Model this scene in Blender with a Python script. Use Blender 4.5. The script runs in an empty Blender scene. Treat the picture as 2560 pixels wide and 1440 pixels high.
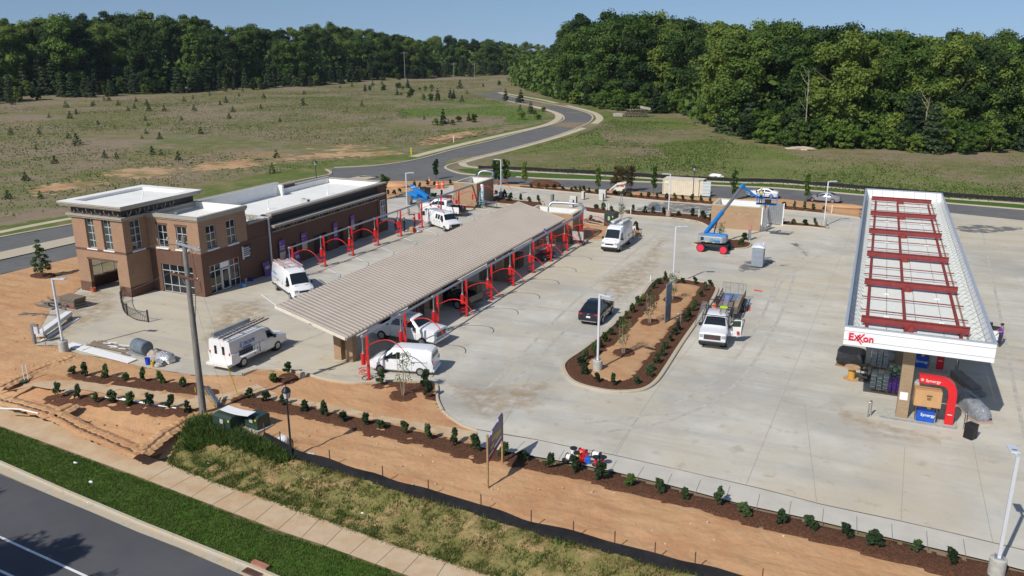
import bpy, bmesh, math, random
import numpy as np
from mathutils import Vector, Matrix, noise
R=math.radians; PI=math.pi
random.seed(7); rng=np.random.default_rng(7)
SC=bpy.context.scene; COL=SC.collection
# ---------------- calibration: photograph pixel (2560x1440) -> point on the ground ----------------
F=2076.26; TH=.2861965; H=22.; YA=R(23.45); S_,C_=math.sin(YA),math.cos(YA)
def ray(px,py):
    a=(px-1280)/F; b=(py-720)/F
    X=a; Y=math.cos(TH)-b*math.sin(TH); Z=-math.sin(TH)-b*math.cos(TH)
    return X*C_-Y*S_, X*S_+Y*C_, Z
def gz(px,py,z=0.):
    u,v,w=ray(px,py); t=(z-H)/w
    return u*t,v*t
def sm(t): t=max(0.,min(1.,t)); return t*t*(3-2*t)
# front slope: everything camera-side of the silt fence line falls to the street
FA=gz(650,1100); FB=gz(1811,1447)
_fd=Vector((FB[0]-FA[0],FB[1]-FA[1])).normalized(); _fn=Vector((_fd.y,-_fd.x))
if _fn.y>0: _fn=-_fn
LA=gz(0,262); LB=gz(1260,190)
_ld=Vector((LB[0]-LA[0],LB[1]-LA[1])).normalized(); _ln=Vector((-_ld.y,_ld.x))
if _ln.y<0: _ln=-_ln
def T(u,v):
    s=(u-FA[0])*_fn.x+(v-FA[1])*_fn.y
    z=-.8*sm((s+.2)/4.5)
    q=(u-LA[0])*_ln.x+(v-LA[1])*_ln.y
    a=(u-LA[0])*_ld.x+(v-LA[1])*_ld.y
    if q>0: z+=15*sm(q/150)*sm((560-a)/420)
    return z
def at(px,py,dz=0.):
    z=0.
    for _ in range(6):
        u,v=gz(px,py,z+dz); z=T(u,v)
    return Vector((u,v,z))
def ats(pts): return [at(*p) for p in pts]
# ---------------- materials ----------------
MATS={}
def mat(name,col,rough=.75,metal=0.,var=.12,scale=3.,col2=None,bump=0.,bscale=None,spec=.5,coord='Object',detail=4.,trans=0.,alpha=1.,coat=0.,mixf=.5,stretch=None):
    if name in MATS: return MATS[name]
    m=bpy.data.materials.new(name); m.use_nodes=True; nt=m.node_tree; N=nt.nodes; L=nt.links
    b=N['Principled BSDF']; b.inputs['Roughness'].default_value=rough; b.inputs['Metallic'].default_value=metal
    b.inputs['Specular IOR Level'].default_value=spec
    if coat: b.inputs['Coat Weight'].default_value=coat; b.inputs['Coat Roughness'].default_value=.05
    if trans: b.inputs['Transmission Weight'].default_value=trans
    if alpha<1: b.inputs['Alpha'].default_value=alpha
    if var<=0 and col2 is None and not bump:
        b.inputs['Base Color'].default_value=(*col,1)
    else:
        tc=N.new('ShaderNodeTexCoord') if coord=='Object' else N.new('ShaderNodeNewGeometry')
        out=tc.outputs['Object'] if coord=='Object' else tc.outputs['Position']
        if stretch:
            mp=N.new('ShaderNodeMapping'); mp.inputs['Scale'].default_value=stretch; L.new(out,mp.inputs[0]); out=mp.outputs[0]
        n=N.new('ShaderNodeTexNoise'); n.inputs['Scale'].default_value=scale; n.inputs['Detail'].default_value=detail; n.inputs['Roughness'].default_value=.6
        L.new(out,n.inputs['Vector'])
        r=N.new('ShaderNodeValToRGB'); L.new(n.outputs['Fac'],r.inputs[0])
        c2=col2 if col2 else tuple(c*(1-var) for c in col); c1=col if col2 else tuple(min(1,c*(1+var)) for c in col)
        r.color_ramp.elements[0].position=.5-.22*(mixf/.5); r.color_ramp.elements[1].position=.5+.22*(mixf/.5)
        r.color_ramp.elements[0].color=(*c2,1); r.color_ramp.elements[1].color=(*c1,1)
        L.new(r.outputs[0],b.inputs['Base Color'])
        if bump:
            n2=N.new('ShaderNodeTexNoise'); n2.inputs['Scale'].default_value=bscale or scale*4; n2.inputs['Detail'].default_value=5
            L.new(out,n2.inputs['Vector'])
            bp=N.new('ShaderNodeBump'); bp.inputs['Strength'].default_value=1; bp.inputs['Distance'].default_value=bump
            L.new(n2.outputs['Fac'],bp.inputs['Height']); L.new(bp.outputs[0],b.inputs['Normal'])
    MATS[name]=m; return m
def layered(name,layers,rough=.9,bump=.03,bscale=6.,spec=.2,stretch=None):
    """base colour, then (colour, noise scale, threshold, softness, strength) blended over it, all by world position"""
    m=bpy.data.materials.new(name); m.use_nodes=True; nt=m.node_tree; N=nt.nodes; L=nt.links
    b=N['Principled BSDF']; b.inputs['Roughness'].default_value=rough; b.inputs['Specular IOR Level'].default_value=spec
    g=N.new('ShaderNodeNewGeometry'); cur=None
    for i,l in enumerate(layers):
        if i==0:
            rgb=N.new('ShaderNodeRGB'); rgb.outputs[0].default_value=(*l,1); cur=rgb.outputs[0]; continue
        col,sc,th,so,stn=l[:5]; st=l[5] if len(l)>5 else stretch
        v=g.outputs['Position']
        mp=N.new('ShaderNodeMapping'); mp.inputs['Location'].default_value=(i*17.3,i*-9.1,i*3.3)
        if st: mp.inputs['Scale'].default_value=st[:3]; mp.inputs['Rotation'].default_value=(0,0,st[3] if len(st)>3 else 0)
        L.new(v,mp.inputs[0]); v=mp.outputs[0]
        n=N.new('ShaderNodeTexNoise'); n.inputs['Scale'].default_value=sc; n.inputs['Detail'].default_value=6; n.inputs['Roughness'].default_value=.65
        L.new(v,n.inputs['Vector'])
        mr=N.new('ShaderNodeMapRange'); mr.inputs['From Min'].default_value=th-so; mr.inputs['From Max'].default_value=th+so; mr.inputs['To Max'].default_value=stn
        L.new(n.outputs['Fac'],mr.inputs[0])
        mx=N.new('ShaderNodeMix'); mx.data_type='RGBA'; L.new(mr.outputs[0],mx.inputs[0]); L.new(cur,mx.inputs[6]); mx.inputs[7].default_value=(*col,1)
        cur=mx.outputs[2]
    L.new(cur,b.inputs['Base Color'])
    if bump:
        n2=N.new('ShaderNodeTexNoise'); n2.inputs['Scale'].default_value=bscale; n2.inputs['Detail'].default_value=6; L.new(g.outputs['Position'],n2.inputs['Vector'])
        bp=N.new('ShaderNodeBump'); bp.inputs['Distance'].default_value=bump; bp.inputs['Strength'].default_value=1
        L.new(n2.outputs['Fac'],bp.inputs['Height']); L.new(bp.outputs[0],b.inputs['Normal'])
    MATS[name]=m; return m
def brickmat(name,c1,c2,mortar,bw=.25,bh=.08):
    m=bpy.data.materials.new(name); m.use_nodes=True; nt=m.node_tree; N=nt.nodes; L=nt.links
    b=N['Principled BSDF']; b.inputs['Roughness'].default_value=.85; b.inputs['Specular IOR Level'].default_value=.2
    g=N.new('ShaderNodeNewGeometry'); sx=N.new('ShaderNodeSeparateXYZ'); L.new(g.outputs['Position'],sx.inputs[0])
    ad=N.new('ShaderNodeMath'); ad.operation='ADD'; L.new(sx.outputs[0],ad.inputs[0]); L.new(sx.outputs[1],ad.inputs[1])
    cb=N.new('ShaderNodeCombineXYZ'); L.new(ad.outputs[0],cb.inputs[0]); L.new(sx.outputs[2],cb.inputs[1])
    t=N.new('ShaderNodeTexBrick'); t.inputs['Scale'].default_value=1; t.inputs['Brick Width'].default_value=bw; t.inputs['Row Height'].default_value=bh; t.inputs['Mortar Size'].default_value=.008
    t.inputs['Color1'].default_value=(*c1,1); t.inputs['Color2'].default_value=(*c2,1); t.inputs['Mortar'].default_value=(*mortar,1)
    L.new(cb.outputs[0],t.inputs['Vector'])
    n=N.new('ShaderNodeTexNoise'); n.inputs['Scale'].default_value=.8; n.inputs['Detail'].default_value=5; L.new(g.outputs['Position'],n.inputs['Vector'])
    mr=N.new('ShaderNodeMapRange'); mr.inputs['To Min'].default_value=.82; mr.inputs['To Max'].default_value=1.15; L.new(n.outputs['Fac'],mr.inputs[0])
    mx=N.new('ShaderNodeVectorMath'); mx.operation='SCALE'; L.new(t.outputs['Color'],mx.inputs[0]); L.new(mr.outputs[0],mx.inputs['Scale'])
    L.new(mx.outputs[0],b.inputs['Base Color']); MATS[name]=m; return m
def leafmat(name,cols,rough=.6,patch=.35):
    m=bpy.data.materials.new(name); m.use_nodes=True; nt=m.node_tree; N=nt.nodes; L=nt.links
    b=N['Principled BSDF']; b.inputs['Roughness'].default_value=rough; b.inputs['Specular IOR Level'].default_value=.25
    tc=N.new('ShaderNodeTexCoord'); oi=N.new('ShaderNodeObjectInfo')
    n=N.new('ShaderNodeTexNoise'); n.inputs['Scale'].default_value=patch; n.inputs['Detail'].default_value=6; n.inputs['Roughness'].default_value=.7; L.new(tc.outputs['Object'],n.inputs['Vector'])
    ad=N.new('ShaderNodeMath'); ad.operation='MULTIPLY_ADD'; L.new(oi.outputs['Random'],ad.inputs[0]); ad.inputs[1].default_value=.66; ad.inputs[2].default_value=-.33
    a2=N.new('ShaderNodeMath'); L.new(ad.outputs[0],a2.inputs[0]); L.new(n.outputs['Fac'],a2.inputs[1])
    r=N.new('ShaderNodeValToRGB'); L.new(a2.outputs[0],r.inputs[0]); e=r.color_ramp.elements
    e[0].position=.2; e[1].position=.8; e[0].color=(*cols[0],1); e[1].color=(*cols[-1],1)
    for i,c in enumerate(cols[1:-1]):
        x=e.new(.2+.6*(i+1)/(len(cols)-1)); x.color=(*c,1)
    L.new(r.outputs[0],b.inputs['Base Color'])
    tr=N.new('ShaderNodeBsdfTranslucent'); L.new(r.outputs[0],tr.inputs[0]); mx=N.new('ShaderNodeMixShader'); mx.inputs[0].default_value=.25
    L.new(b.outputs[0],mx.inputs[1]); L.new(tr.outputs[0],mx.inputs[2]); L.new(mx.outputs[0],N['Material Output'].inputs[0])
    MATS[name]=m; return m
white=mat('white_paint',(.8,.8,.8),.35,var=.03,scale=1.5)
wpaint=mat('vehicle_white',(.78,.79,.8),.22,var=.03,scale=1.2,coat=.6,spec=.5)
black=mat('black_plastic',(.015,.015,.017),.5,var=.3,scale=6)
rubber=mat('rubber',(.022,.022,.022),.85,var=.3,scale=8)
glass=mat('dark_glass',(.012,.017,.02),.06,var=0,spec=.8)
chrome=mat('chrome',(.6,.6,.62),.2,1.,var=.08)
steel=mat('galvanised_steel',(.5,.52,.54),.42,.85,var=.18,scale=5)
greymetal=mat('grey_metal',(.3,.31,.32),.5,.5,var=.15)
red=mat('red_enamel',(.62,.012,.014),.35,var=.1,scale=4,coat=.3)
redsteel=mat('red_primer_steel',(.23,.035,.033),.6,var=.2,scale=2)
blue=mat('blue_enamel',(.01,.20,.56),.4,var=.1,scale=3,coat=.2)
concrete=layered('concrete',[(.51,.475,.40),((.585,.565,.505),.35,.5,.12,.8),((.34,.33,.30),.10,.56,.1,.7),((.53,.46,.335),.06,.53,.07,.7),((.24,.235,.22),2.2,.69,.05,.5),((.33,.32,.30),.5,.58,.1,.5,(.1,1,1,.4)),((.38,.32,.23),.9,.64,.05,.6)],.85,.004,8.)
walkc=layered('old_walk_concrete',[(.50,.36,.22),((.58,.46,.32),.8,.5,.12,.8),((.46,.27,.13),.6,.58,.08,.5)],.9,.004,9.)
kerbm=layered('kerb_concrete',[(.46,.42,.34),((.52,.40,.25),1.2,.5,.1,.6),((.30,.28,.24),2.5,.62,.06,.5)],.88,.006,9.)
conc2=mat('cast_concrete',(.42,.41,.37),.85,var=.18,scale=4,bump=.006)
asphalt=layered('asphalt',[(.085,.086,.098),((.11,.11,.115),.3,.5,.15,.7),((.065,.065,.07),.08,.55,.1,.6),((.14,.135,.13),40.,.6,.05,.5)],.9,.004,30.)
asphalt2=layered('far_asphalt',[(.135,.135,.135),((.17,.165,.155),.15,.5,.15,.7),((.10,.10,.105),.4,.58,.1,.6)],.9,.004,20.)
dirt=layered('red_clay',[(.50,.28,.14),((.55,.34,.18),.25,.5,.12,.8),((.42,.19,.095),.16,.57,.07,.5),((.50,.38,.25),1.8,.62,.08,.45),((.33,.20,.11),3.,.62,.08,.35),((.36,.19,.09),.8,.58,.07,.55,(.12,1.5,1,.45))],.95,.06,2.6)
mulch=layered('mulch',[(.10,.045,.026),((.16,.075,.04),7.,.5,.08,.8),((.035,.015,.009),14.,.56,.05,.8)],.95,.06,16.)
fieldm=layered('field_ground',[(.165,.155,.06),((.25,.19,.135),.03,.50,.05,.85),((.10,.14,.03),.05,.56,.05,.6),((.28,.21,.15),.3,.54,.08,.5),((.09,.115,.03),.4,.6,.06,.5),((.36,.23,.12),.03,.67,.03,.5)],.95,.12,1.6)
lawn=layered('mown_grass_soil',[(.055,.115,.014),((.08,.15,.022),1.2,.5,.1,.8),((.10,.105,.03),.8,.6,.06,.6),((.025,.06,.008),6.,.58,.05,.6)],.95,.05,14.)
lush=layered('lush_grass_soil',[(.10,.155,.03),((.135,.185,.04),.3,.5,.1,.8),((.17,.165,.07),.12,.56,.06,.7),((.06,.11,.02),.8,.6,.06,.5)],.95,.1,3.)
lawn2=layered('far_grass_soil',[(.095,.135,.028),((.14,.165,.045),.4,.5,.12,.8),((.25,.20,.10),.25,.56,.08,.7)],.95,.06,6.)
slope=layered('weedy_slope',[(.22,.19,.07),((.42,.27,.14),.9,.54,.06,.75),((.13,.14,.035),.7,.55,.06,.6),((.10,.085,.04),3.,.62,.05,.5)],.95,.08,4.)
brick=brickmat('tan_brick',(.37,.225,.14),(.32,.19,.118),(.33,.24,.17))
brickd=brickmat('brown_brick',(.165,.085,.058),(.13,.066,.046),(.14,.105,.085))
block=brickmat('tan_block',(.40,.27,.165),(.365,.245,.15),(.33,.24,.16),.4,.2)
trim=mat('taupe_trim',(.36,.325,.27),.6,var=.08)
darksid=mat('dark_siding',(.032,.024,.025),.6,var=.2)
roofm=mat('white_roof_membrane',(.80,.79,.75),.7,var=.06,scale=.5)
wood=mat('wood',(.36,.22,.10),.8,var=.3,scale=3,stretch=(1,1,8))
oldwood=mat('weathered_wood',(.20,.16,.12),.85,var=.4,scale=5,bump=.01,stretch=(4,4,.5))
bark=mat('bark',(.11,.085,.06),.95,var=.35,scale=4,bump=.02)
skin=mat('skin',(.42,.22,.14),.6,var=.05)
# ---------------- mesh builder ----------------
class M:
    def __init__(s): s.v=[]; s.f=[]; s.mi=[]; s.cur=0
    def add(s,vs,fs,mi=None):
        o=len(s.v); s.v+= [tuple(x) for x in vs]; s.f+=[tuple(i+o for i in f) for f in fs]; s.mi+=[s.cur if mi is None else mi]*len(fs); return s
    def box(s,x0,y0,z0,x1,y1,z1,mi=None):
        x0,x1=min(x0,x1),max(x0,x1); y0,y1=min(y0,y1),max(y0,y1); z0,z1=min(z0,z1),max(z0,z1)
        return s.add([(x0,y0,z0),(x1,y0,z0),(x1,y1,z0),(x0,y1,z0),(x0,y0,z1),(x1,y0,z1),(x1,y1,z1),(x0,y1,z1)],[(0,3,2,1),(4,5,6,7),(0,1,5,4),(1,2,6,5),(2,3,7,6),(3,0,4,7)],mi)
    def obox(s,c,sx,sy,sz,rz=0.,ry=0.,rx=0.,mi=None):
        m=Matrix.Rotation(rz,3,'Z')@Matrix.Rotation(ry,3,'Y')@Matrix.Rotation(rx,3,'X'); c=Vector(c)
        vs=[c+m@Vector((a*sx/2,b*sy/2,d*sz/2)) for d in(-1,1) for a,b in((-1,-1),(1,-1),(1,1),(-1,1))]
        return s.add(vs,[(0,3,2,1),(4,5,6,7),(0,1,5,4),(1,2,6,5),(2,3,7,6),(3,0,4,7)],mi)
    def bar(s,a,b,w,h=None,mi=None):
        a,b=Vector(a),Vector(b); d=(b-a); h=h or w
        if d.length<1e-6: return s
        d=d.normalized(); up=Vector((0,0,1)) if abs(d.z)<.95 else Vector((0,1,0)); x=d.cross(up).normalized(); y=x.cross(d).normalized()
        vs=[p+x*i*w/2+y*j*h/2 for p in(a,b) for i,j in((-1,-1),(1,-1),(1,1),(-1,1))]
        return s.add(vs,[(0,1,2,3),(7,6,5,4),(0,4,5,1),(1,5,6,2),(2,6,7,3),(3,7,4,0)],mi)
    def tube(s,pts,r,n=8,mi=None,cap=True):
        pts=[Vector(p) for p in pts]; rr=r if isinstance(r,(list,tuple)) else [r]*len(pts); o=len(s.v); px=None
        for i,p in enumerate(pts):
            d=(pts[min(i+1,len(pts)-1)]-pts[max(i-1,0)]).normalized()
            if px is None:
                up=Vector((0,0,1)) if abs(d.z)<.9 else Vector((1,0,0)); x=d.cross(up).normalized()
            else: x=(px-d*px.dot(d)); x=x.normalized() if x.length>1e-6 else d.orthogonal().normalized()
            px=x; y=d.cross(x)
            for k in range(n):
                a=2*PI*k/n; q=p+(x*math.cos(a)+y*math.sin(a))*rr[i]; s.v.append(tuple(q))
        for i in range(len(pts)-1):
            for k in range(n):
                a=o+i*n+k; b=o+i*n+(k+1)%n; s.f.append((a,b,b+n,a+n)); s.mi.append(s.cur if mi is None else mi)
        if cap:
            s.f.append(tuple(o+k for k in range(n))[::-1]); s.f.append(tuple(o+(len(pts)-1)*n+k for k in range(n))); s.mi+=[s.cur if mi is None else mi]*2
        return s
    def cyl(s,a,b,r,r2=None,n=12,mi=None): return s.tube([a,b],[r,r if r2 is None else r2],n,mi)
    def prism(s,poly,z0,z1,mi=None):
        n=len(poly); vs=[(p[0],p[1],z0) for p in poly]+[(p[0],p[1],z1) for p in poly]
        return s.add(vs,[tuple(range(n))[::-1],tuple(range(n,2*n))]+[(i,(i+1)%n,(i+1)%n+n,i+n) for i in range(n)],mi)
    def ball(s,c,r,sx=1,sy=1,sz=1,n=8,m=6,mi=None,jit=0.):
        vs=[];fs=[]
        for j in range(m+1):
            for i in range(n):
                a=2*PI*i/n; b=PI*j/m; k=r*(1+random.uniform(-jit,jit))
                vs.append((c[0]+k*sx*math.sin(b)*math.cos(a),c[1]+k*sy*math.sin(b)*math.sin(a),c[2]+k*sz*math.cos(b)))
        for j in range(m):
            for i in range(n): fs.append((j*n+i,(j+1)*n+i,(j+1)*n+(i+1)%n,j*n+(i+1)%n))
        return s.add(vs,fs,mi)
    def obj(s,name,mats,parent=None,smooth=False,loc=None,rz=0.,bevel=0.,merge=False,sub=0):
        me=bpy.data.meshes.new(name); me.from_pydata(s.v,[],s.f)
        mats=mats if isinstance(mats,(list,tuple)) else [mats]
        for m in mats: me.materials.append(m)
        if len(mats)>1: me.polygons.foreach_set('material_index',s.mi)
        bm=bmesh.new(); bm.from_mesh(me)
        if merge: bmesh.ops.remove_doubles(bm,verts=bm.verts,dist=1e-4)
        bmesh.ops.recalc_face_normals(bm,faces=bm.faces); bm.to_mesh(me); bm.free()
        if smooth: me.polygons.foreach_set('use_smooth',[True]*len(me.polygons))
        o=bpy.data.objects.new(name,me); COL.objects.link(o)
        if loc is not None: o.location=loc
        o.rotation_euler=(0,0,rz)
        if parent: o.parent=parent
        if sub:
            k=o.modifiers.new('s','SUBSURF'); k.levels=sub; k.render_levels=sub
        if bevel:
            k=o.modifiers.new('b','BEVEL'); k.width=bevel; k.segments=2; k.limit_method='ANGLE'; k.angle_limit=R(40)
        if smooth and not sub: me.set_sharp_from_angle(angle=R(38))
        return o
def tag(o,label,cat,group=None,kind=None):
    if label: o['label']=label
    if cat: o['category']=cat
    if group: o['group']=group
    if kind: o['kind']=kind
    return o
def thing(name,label,cat,loc=(0,0,0),rz=0.,group=None):
    o=bpy.data.objects.new(name,None); COL.objects.link(o); o.location=loc; o.rotation_euler=(0,0,rz); return tag(o,label,cat,group)
KIDS={}
def dup(root,loc,rz=None,label=None,group=None,scale=None):
    if root.name not in KIDS: KIDS[root.name]=[(c,list(c.children)) for c in root.children]
    r=root.copy(); COL.objects.link(r); r.location=loc
    if rz is not None: r.rotation_euler=(0,0,rz)
    if label: r['label']=label
    if group: r['group']=group
    if scale is not None: r.scale=scale if hasattr(scale,'__len__') else (scale,)*3
    for ch,gs in KIDS[root.name]:
        c=ch.copy(); COL.objects.link(c); c.parent=r
        for g in gs: d=g.copy(); COL.objects.link(d); d.parent=c
    return r
ORD=['first','second','third','fourth','fifth','sixth','seventh','eighth','ninth','tenth','eleventh','twelfth','thirteenth','fourteenth','fifteenth','sixteenth','seventeenth','eighteenth','nineteenth','twentieth']
def ordn(i,n):
    """i counted from 0"""
    if i==n-1 and n>2: return 'last'
    t=['','','twenty','thirty','forty']
    return ORD[i] if i<20 else t[(i+1)//10]+'-'+ORD[(i+1)%10-1] if (i+1)%10 else {30:'thirtieth',40:'fortieth'}[i+1]
def textpart(name,s,size,m,parent,loc,rot,ext=.01,shear=0.,align='LEFT',xs=1.,space=1.,offset=0.):
    c=bpy.data.curves.new(name,'FONT'); c.body=s; c.size=size; c.extrude=ext; c.align_x=align; c.shear=shear; c.space_character=space; c.offset=offset
    o=bpy.data.objects.new(name+'_tmp',c); COL.objects.link(o); dg=bpy.context.evaluated_depsgraph_get()
    me=bpy.data.meshes.new_from_object(o.evaluated_get(dg)); bpy.data.objects.remove(o)
    me.materials.clear(); me.materials.append(m); o=bpy.data.objects.new(name,me); COL.objects.link(o)
    o.location=loc; o.rotation_euler=rot; o.scale=(xs,1,1); o.parent=parent; return o
# ---------------- sheets ----------------
def inpoly(x,y,P):
    c=False; n=len(P); j=n-1
    for i in range(n):
        if (P[i][1]>y)!=(P[j][1]>y) and x<(P[j][0]-P[i][0])*(y-P[i][1])/(P[j][1]-P[i][1])+P[i][0]: c=not c
        j=i
    return c
def flat(name,pts,z,m,kind='structure',smoothn=0):
    """flat polygon sheet following nothing but its own height z (pts are site points)"""
    P=[Vector((p[0],p[1])) for p in pts]
    if smoothn: P=cr(P,smoothn,True)
    bm=bmesh.new(); vs=[bm.verts.new((p.x,p.y,(z(p.x,p.y) if callable(z) else z))) for p in P]
    es=[bm.edges.new((vs[i],vs[(i+1)%len(vs)])) for i in range(len(vs))]
    bmesh.ops.triangle_fill(bm,use_beauty=True,use_dissolve=False,edges=es); bmesh.ops.recalc_face_normals(bm,faces=bm.faces)
    for f in bm.faces:
        if f.normal.z<0: f.normal_flip()
    me=bpy.data.meshes.new(name); bm.to_mesh(me); bm.free(); me.materials.append(m)
    o=bpy.data.objects.new(name,me); COL.objects.link(o)
    if kind: o['kind']=kind
    return o
def cr(P,n=4,closed=False):
    P=[Vector(p) for p in P]; out=[]; N=len(P)
    for i in range(N if closed else N-1):
        if closed: a,b,c,d=P[(i-1)%N],P[i],P[(i+1)%N],P[(i+2)%N]
        else: a,b,c,d=P[max(i-1,0)],P[i],P[i+1],P[min(i+2,N-1)]
        for k in range(n):
            t=k/n; out.append(.5*((2*b)+(c-a)*t+(2*a-5*b+4*c-d)*t*t+(3*b-a-3*c+d)*t**3))
    if not closed: out.append(P[-1])
    return out
def patch(name,pts,cell,m,lift=.03,rag=.3,amp=.0,fs=1.2,mound=0.,kind='structure',zf=T,skirt=0.,fadew=0.):
    """ragged-edged ground patch made of small cells, follows the terrain, with lumps"""
    P=[(p[0],p[1]) for p in pts]; xs=[p[0] for p in P]; ys=[p[1] for p in P]
    x0,x1,y0,y1=min(xs)-1,max(xs)+1,min(ys)-1,max(ys)+1
    nx=int((x1-x0)/cell)+1; ny=int((y1-y0)/cell)+1; idx={}; vs=[]; fs_=[]; keep=set()
    for i in range(nx):
        for j in range(ny):
            x=x0+(i+.5)*cell; y=y0+(j+.5)*cell
            a=noise.noise((x*.9,y*.9,3.1)); b=noise.noise((x*.9,y*.9,9.7)); c=noise.noise((x*4,y*4,1.7)); 
            if inpoly(x+rag*(a+.5*c),y+rag*(b-.5*c),P): keep.add((i,j))
    def vid(i,j):
        k=(i,j)
        if k not in idx:
            x=x0+i*cell; y=y0+j*cell
            inner=all(q in keep for q in((i,j),(i-1,j),(i,j-1),(i-1,j-1)))
            z=zf(x,y)+lift
            if inner:
                z+=amp*(noise.noise((x*fs,y*fs,0))+.5*noise.noise((x*fs*3,y*fs*3,5)))+mound; z=max(z,zf(x,y)+lift*.45)
            else: z-=lift*.7
            idx[k]=len(vs); vs.append((x,y,z))
        return idx[k]
    for (i,j) in sorted(keep): fs_.append((vid(i,j),vid(i+1,j),vid(i+1,j+1),vid(i,j+1)))
    me=bpy.data.meshes.new(name); me.from_pydata(vs,[],fs_); me.materials.append(m); me.polygons.foreach_set('use_smooth',[True]*len(fs_))
    if fadew:
        A=np.array(P); B=np.roll(A,-1,0); D=B-A; L2=(D**2).sum(1)+1e-9; q=np.array([v[:2] for v in vs]); best=np.full(len(q),1e9)
        for a,d,l in zip(A,D,L2):
            t=np.clip(((q-a)@d)/l,0,1); best=np.minimum(best,np.linalg.norm(q-(a+t[:,None]*d),axis=1))
        me.attributes.new('fade','FLOAT','POINT').data.foreach_set('value',np.clip(best/fadew,0,1))
    o=bpy.data.objects.new(name,me); COL.objects.link(o)
    if kind: o['kind']=kind
    return o
def ribbon(name,pts,w,h,m,z=0.,kind='structure',n=4,closed=False,zf=None):
    """kerb: a raised strip of width w and height h along a line"""
    P=cr([Vector((p[0],p[1])) for p in pts],n,closed) if n>1 else [Vector((p[0],p[1])) for p in pts]
    mb=M(); L=[];N=len(P)
    for i,p in enumerate(P):
        a=P[(i-1)%N] if closed else P[max(i-1,0)]; b=P[(i+1)%N] if closed else P[min(i+1,N-1)]
        d=(b-a).normalized(); q=Vector((-d.y,d.x)); zz=z+(zf(p.x,p.y) if zf else 0)
        a1=p+q*w/2; a2=p-q*w/2; c=.03
        L.append([(a1.x,a1.y,zz-.1),(a1.x,a1.y,zz+h-c),((a1-q*c).x,(a1-q*c).y,zz+h),((a2+q*c).x,(a2+q*c).y,zz+h),(a2.x,a2.y,zz+h-c),(a2.x,a2.y,zz-.1)])
    for l in L: mb.v+=l
    for i in range(N if closed else N-1):
        j=(i+1)%N
        for k in range(5): mb.f.append((i*6+k,i*6+k+1,j*6+k+1,j*6+k)); mb.mi.append(0)
    o=mb.obj(name,m); 
    if kind: o['kind']=kind
    return o
def strip(name,pts,w,z,m,n=5,kind='structure',zf=None):
    P=cr([Vector((p[0],p[1])) for p in pts],n) if n>1 else [Vector((p[0],p[1])) for p in pts]; mb=M()
    for i,p in enumerate(P):
        d=(P[min(i+1,len(P)-1)]-P[max(i-1,0)]).normalized(); q=Vector((-d.y,d.x))*w/2
        for r in (p+q,p-q): mb.v.append((r.x,r.y,z+(zf(r.x,r.y) if zf else 0)))
    for i in range(len(P)-1): mb.f.append((2*i,2*i+1,2*i+3,2*i+2)); mb.mi.append(0)
    o=mb.obj(name,m)
    if kind: o['kind']=kind
    return o
EXPO=0.0
# ================= camera, sun, sky =================
cam=bpy.data.cameras.new('camera'); co=bpy.data.objects.new('camera',cam); COL.objects.link(co); SC.camera=co
cam.sensor_fit='HORIZONTAL'; cam.sensor_width=36; cam.lens=36*F/2560; cam.clip_end=6000; cam.clip_start=.5
co.location=(0,0,H); co.rotation_euler=(PI/2-TH,R(.1),YA)
SC.render.resolution_x=1024; SC.render.resolution_y=576
w=bpy.data.worlds.new('World'); SC.world=w; w.use_nodes=True; nt=w.node_tree
sk=nt.nodes.new('ShaderNodeTexSky'); sk.sky_type='NISHITA'; sk.sun_disc=False; bg=nt.nodes['Background']; bg.inputs[1].default_value=.10
SAZ=16.5   # shadows fall toward +y turned this much toward +x
sdir=Vector((math.sin(R(SAZ))*math.cos(R(42.5)),math.cos(R(SAZ))*math.cos(R(42.5)),-math.sin(R(42.5))))
sun_from=-sdir
sk.sun_elevation=R(42.5); sk.sun_rotation=math.atan2(sun_from.x,sun_from.y); sk.air_density=1.0; sk.dust_density=.6; sk.ozone_density=2.5; sk.altitude=200
tc=nt.nodes.new('ShaderNodeTexCoord'); s3=nt.nodes.new('ShaderNodeSeparateXYZ'); ma=nt.nodes.new('ShaderNodeMath'); ma.operation='MULTIPLY_ADD'; ma.inputs[1].default_value=.8; ma.inputs[2].default_value=.15; c3=nt.nodes.new('ShaderNodeCombineXYZ')
mz=nt.nodes.new('ShaderNodeMath'); mz.operation='MAXIMUM'; mz.inputs[1].default_value=0.
nt.links.new(tc.outputs['Generated'],s3.inputs[0]); nt.links.new(s3.outputs[2],mz.inputs[0]); nt.links.new(mz.outputs[0],ma.inputs[0]); nt.links.new(s3.outputs[0],c3.inputs[0]); nt.links.new(s3.outputs[1],c3.inputs[1]); nt.links.new(ma.outputs[0],c3.inputs[2]); nt.links.new(c3.outputs[0],sk.inputs[0])
nt.links.new(sk.outputs[0],bg.inputs[0])
sl=bpy.data.lights.new('sun','SUN'); sl.energy=4.2; sl.angle=R(.5); sl.color=(1,.95,.87); so=bpy.data.objects.new('sun',sl); COL.objects.link(so)
so.rotation_euler=sdir.to_track_quat('-Z','Y').to_euler()
SC.view_settings.view_transform='Standard'; SC.view_settings.look='None'; SC.view_settings.exposure=EXPO; SC.view_settings.gamma=1
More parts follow.
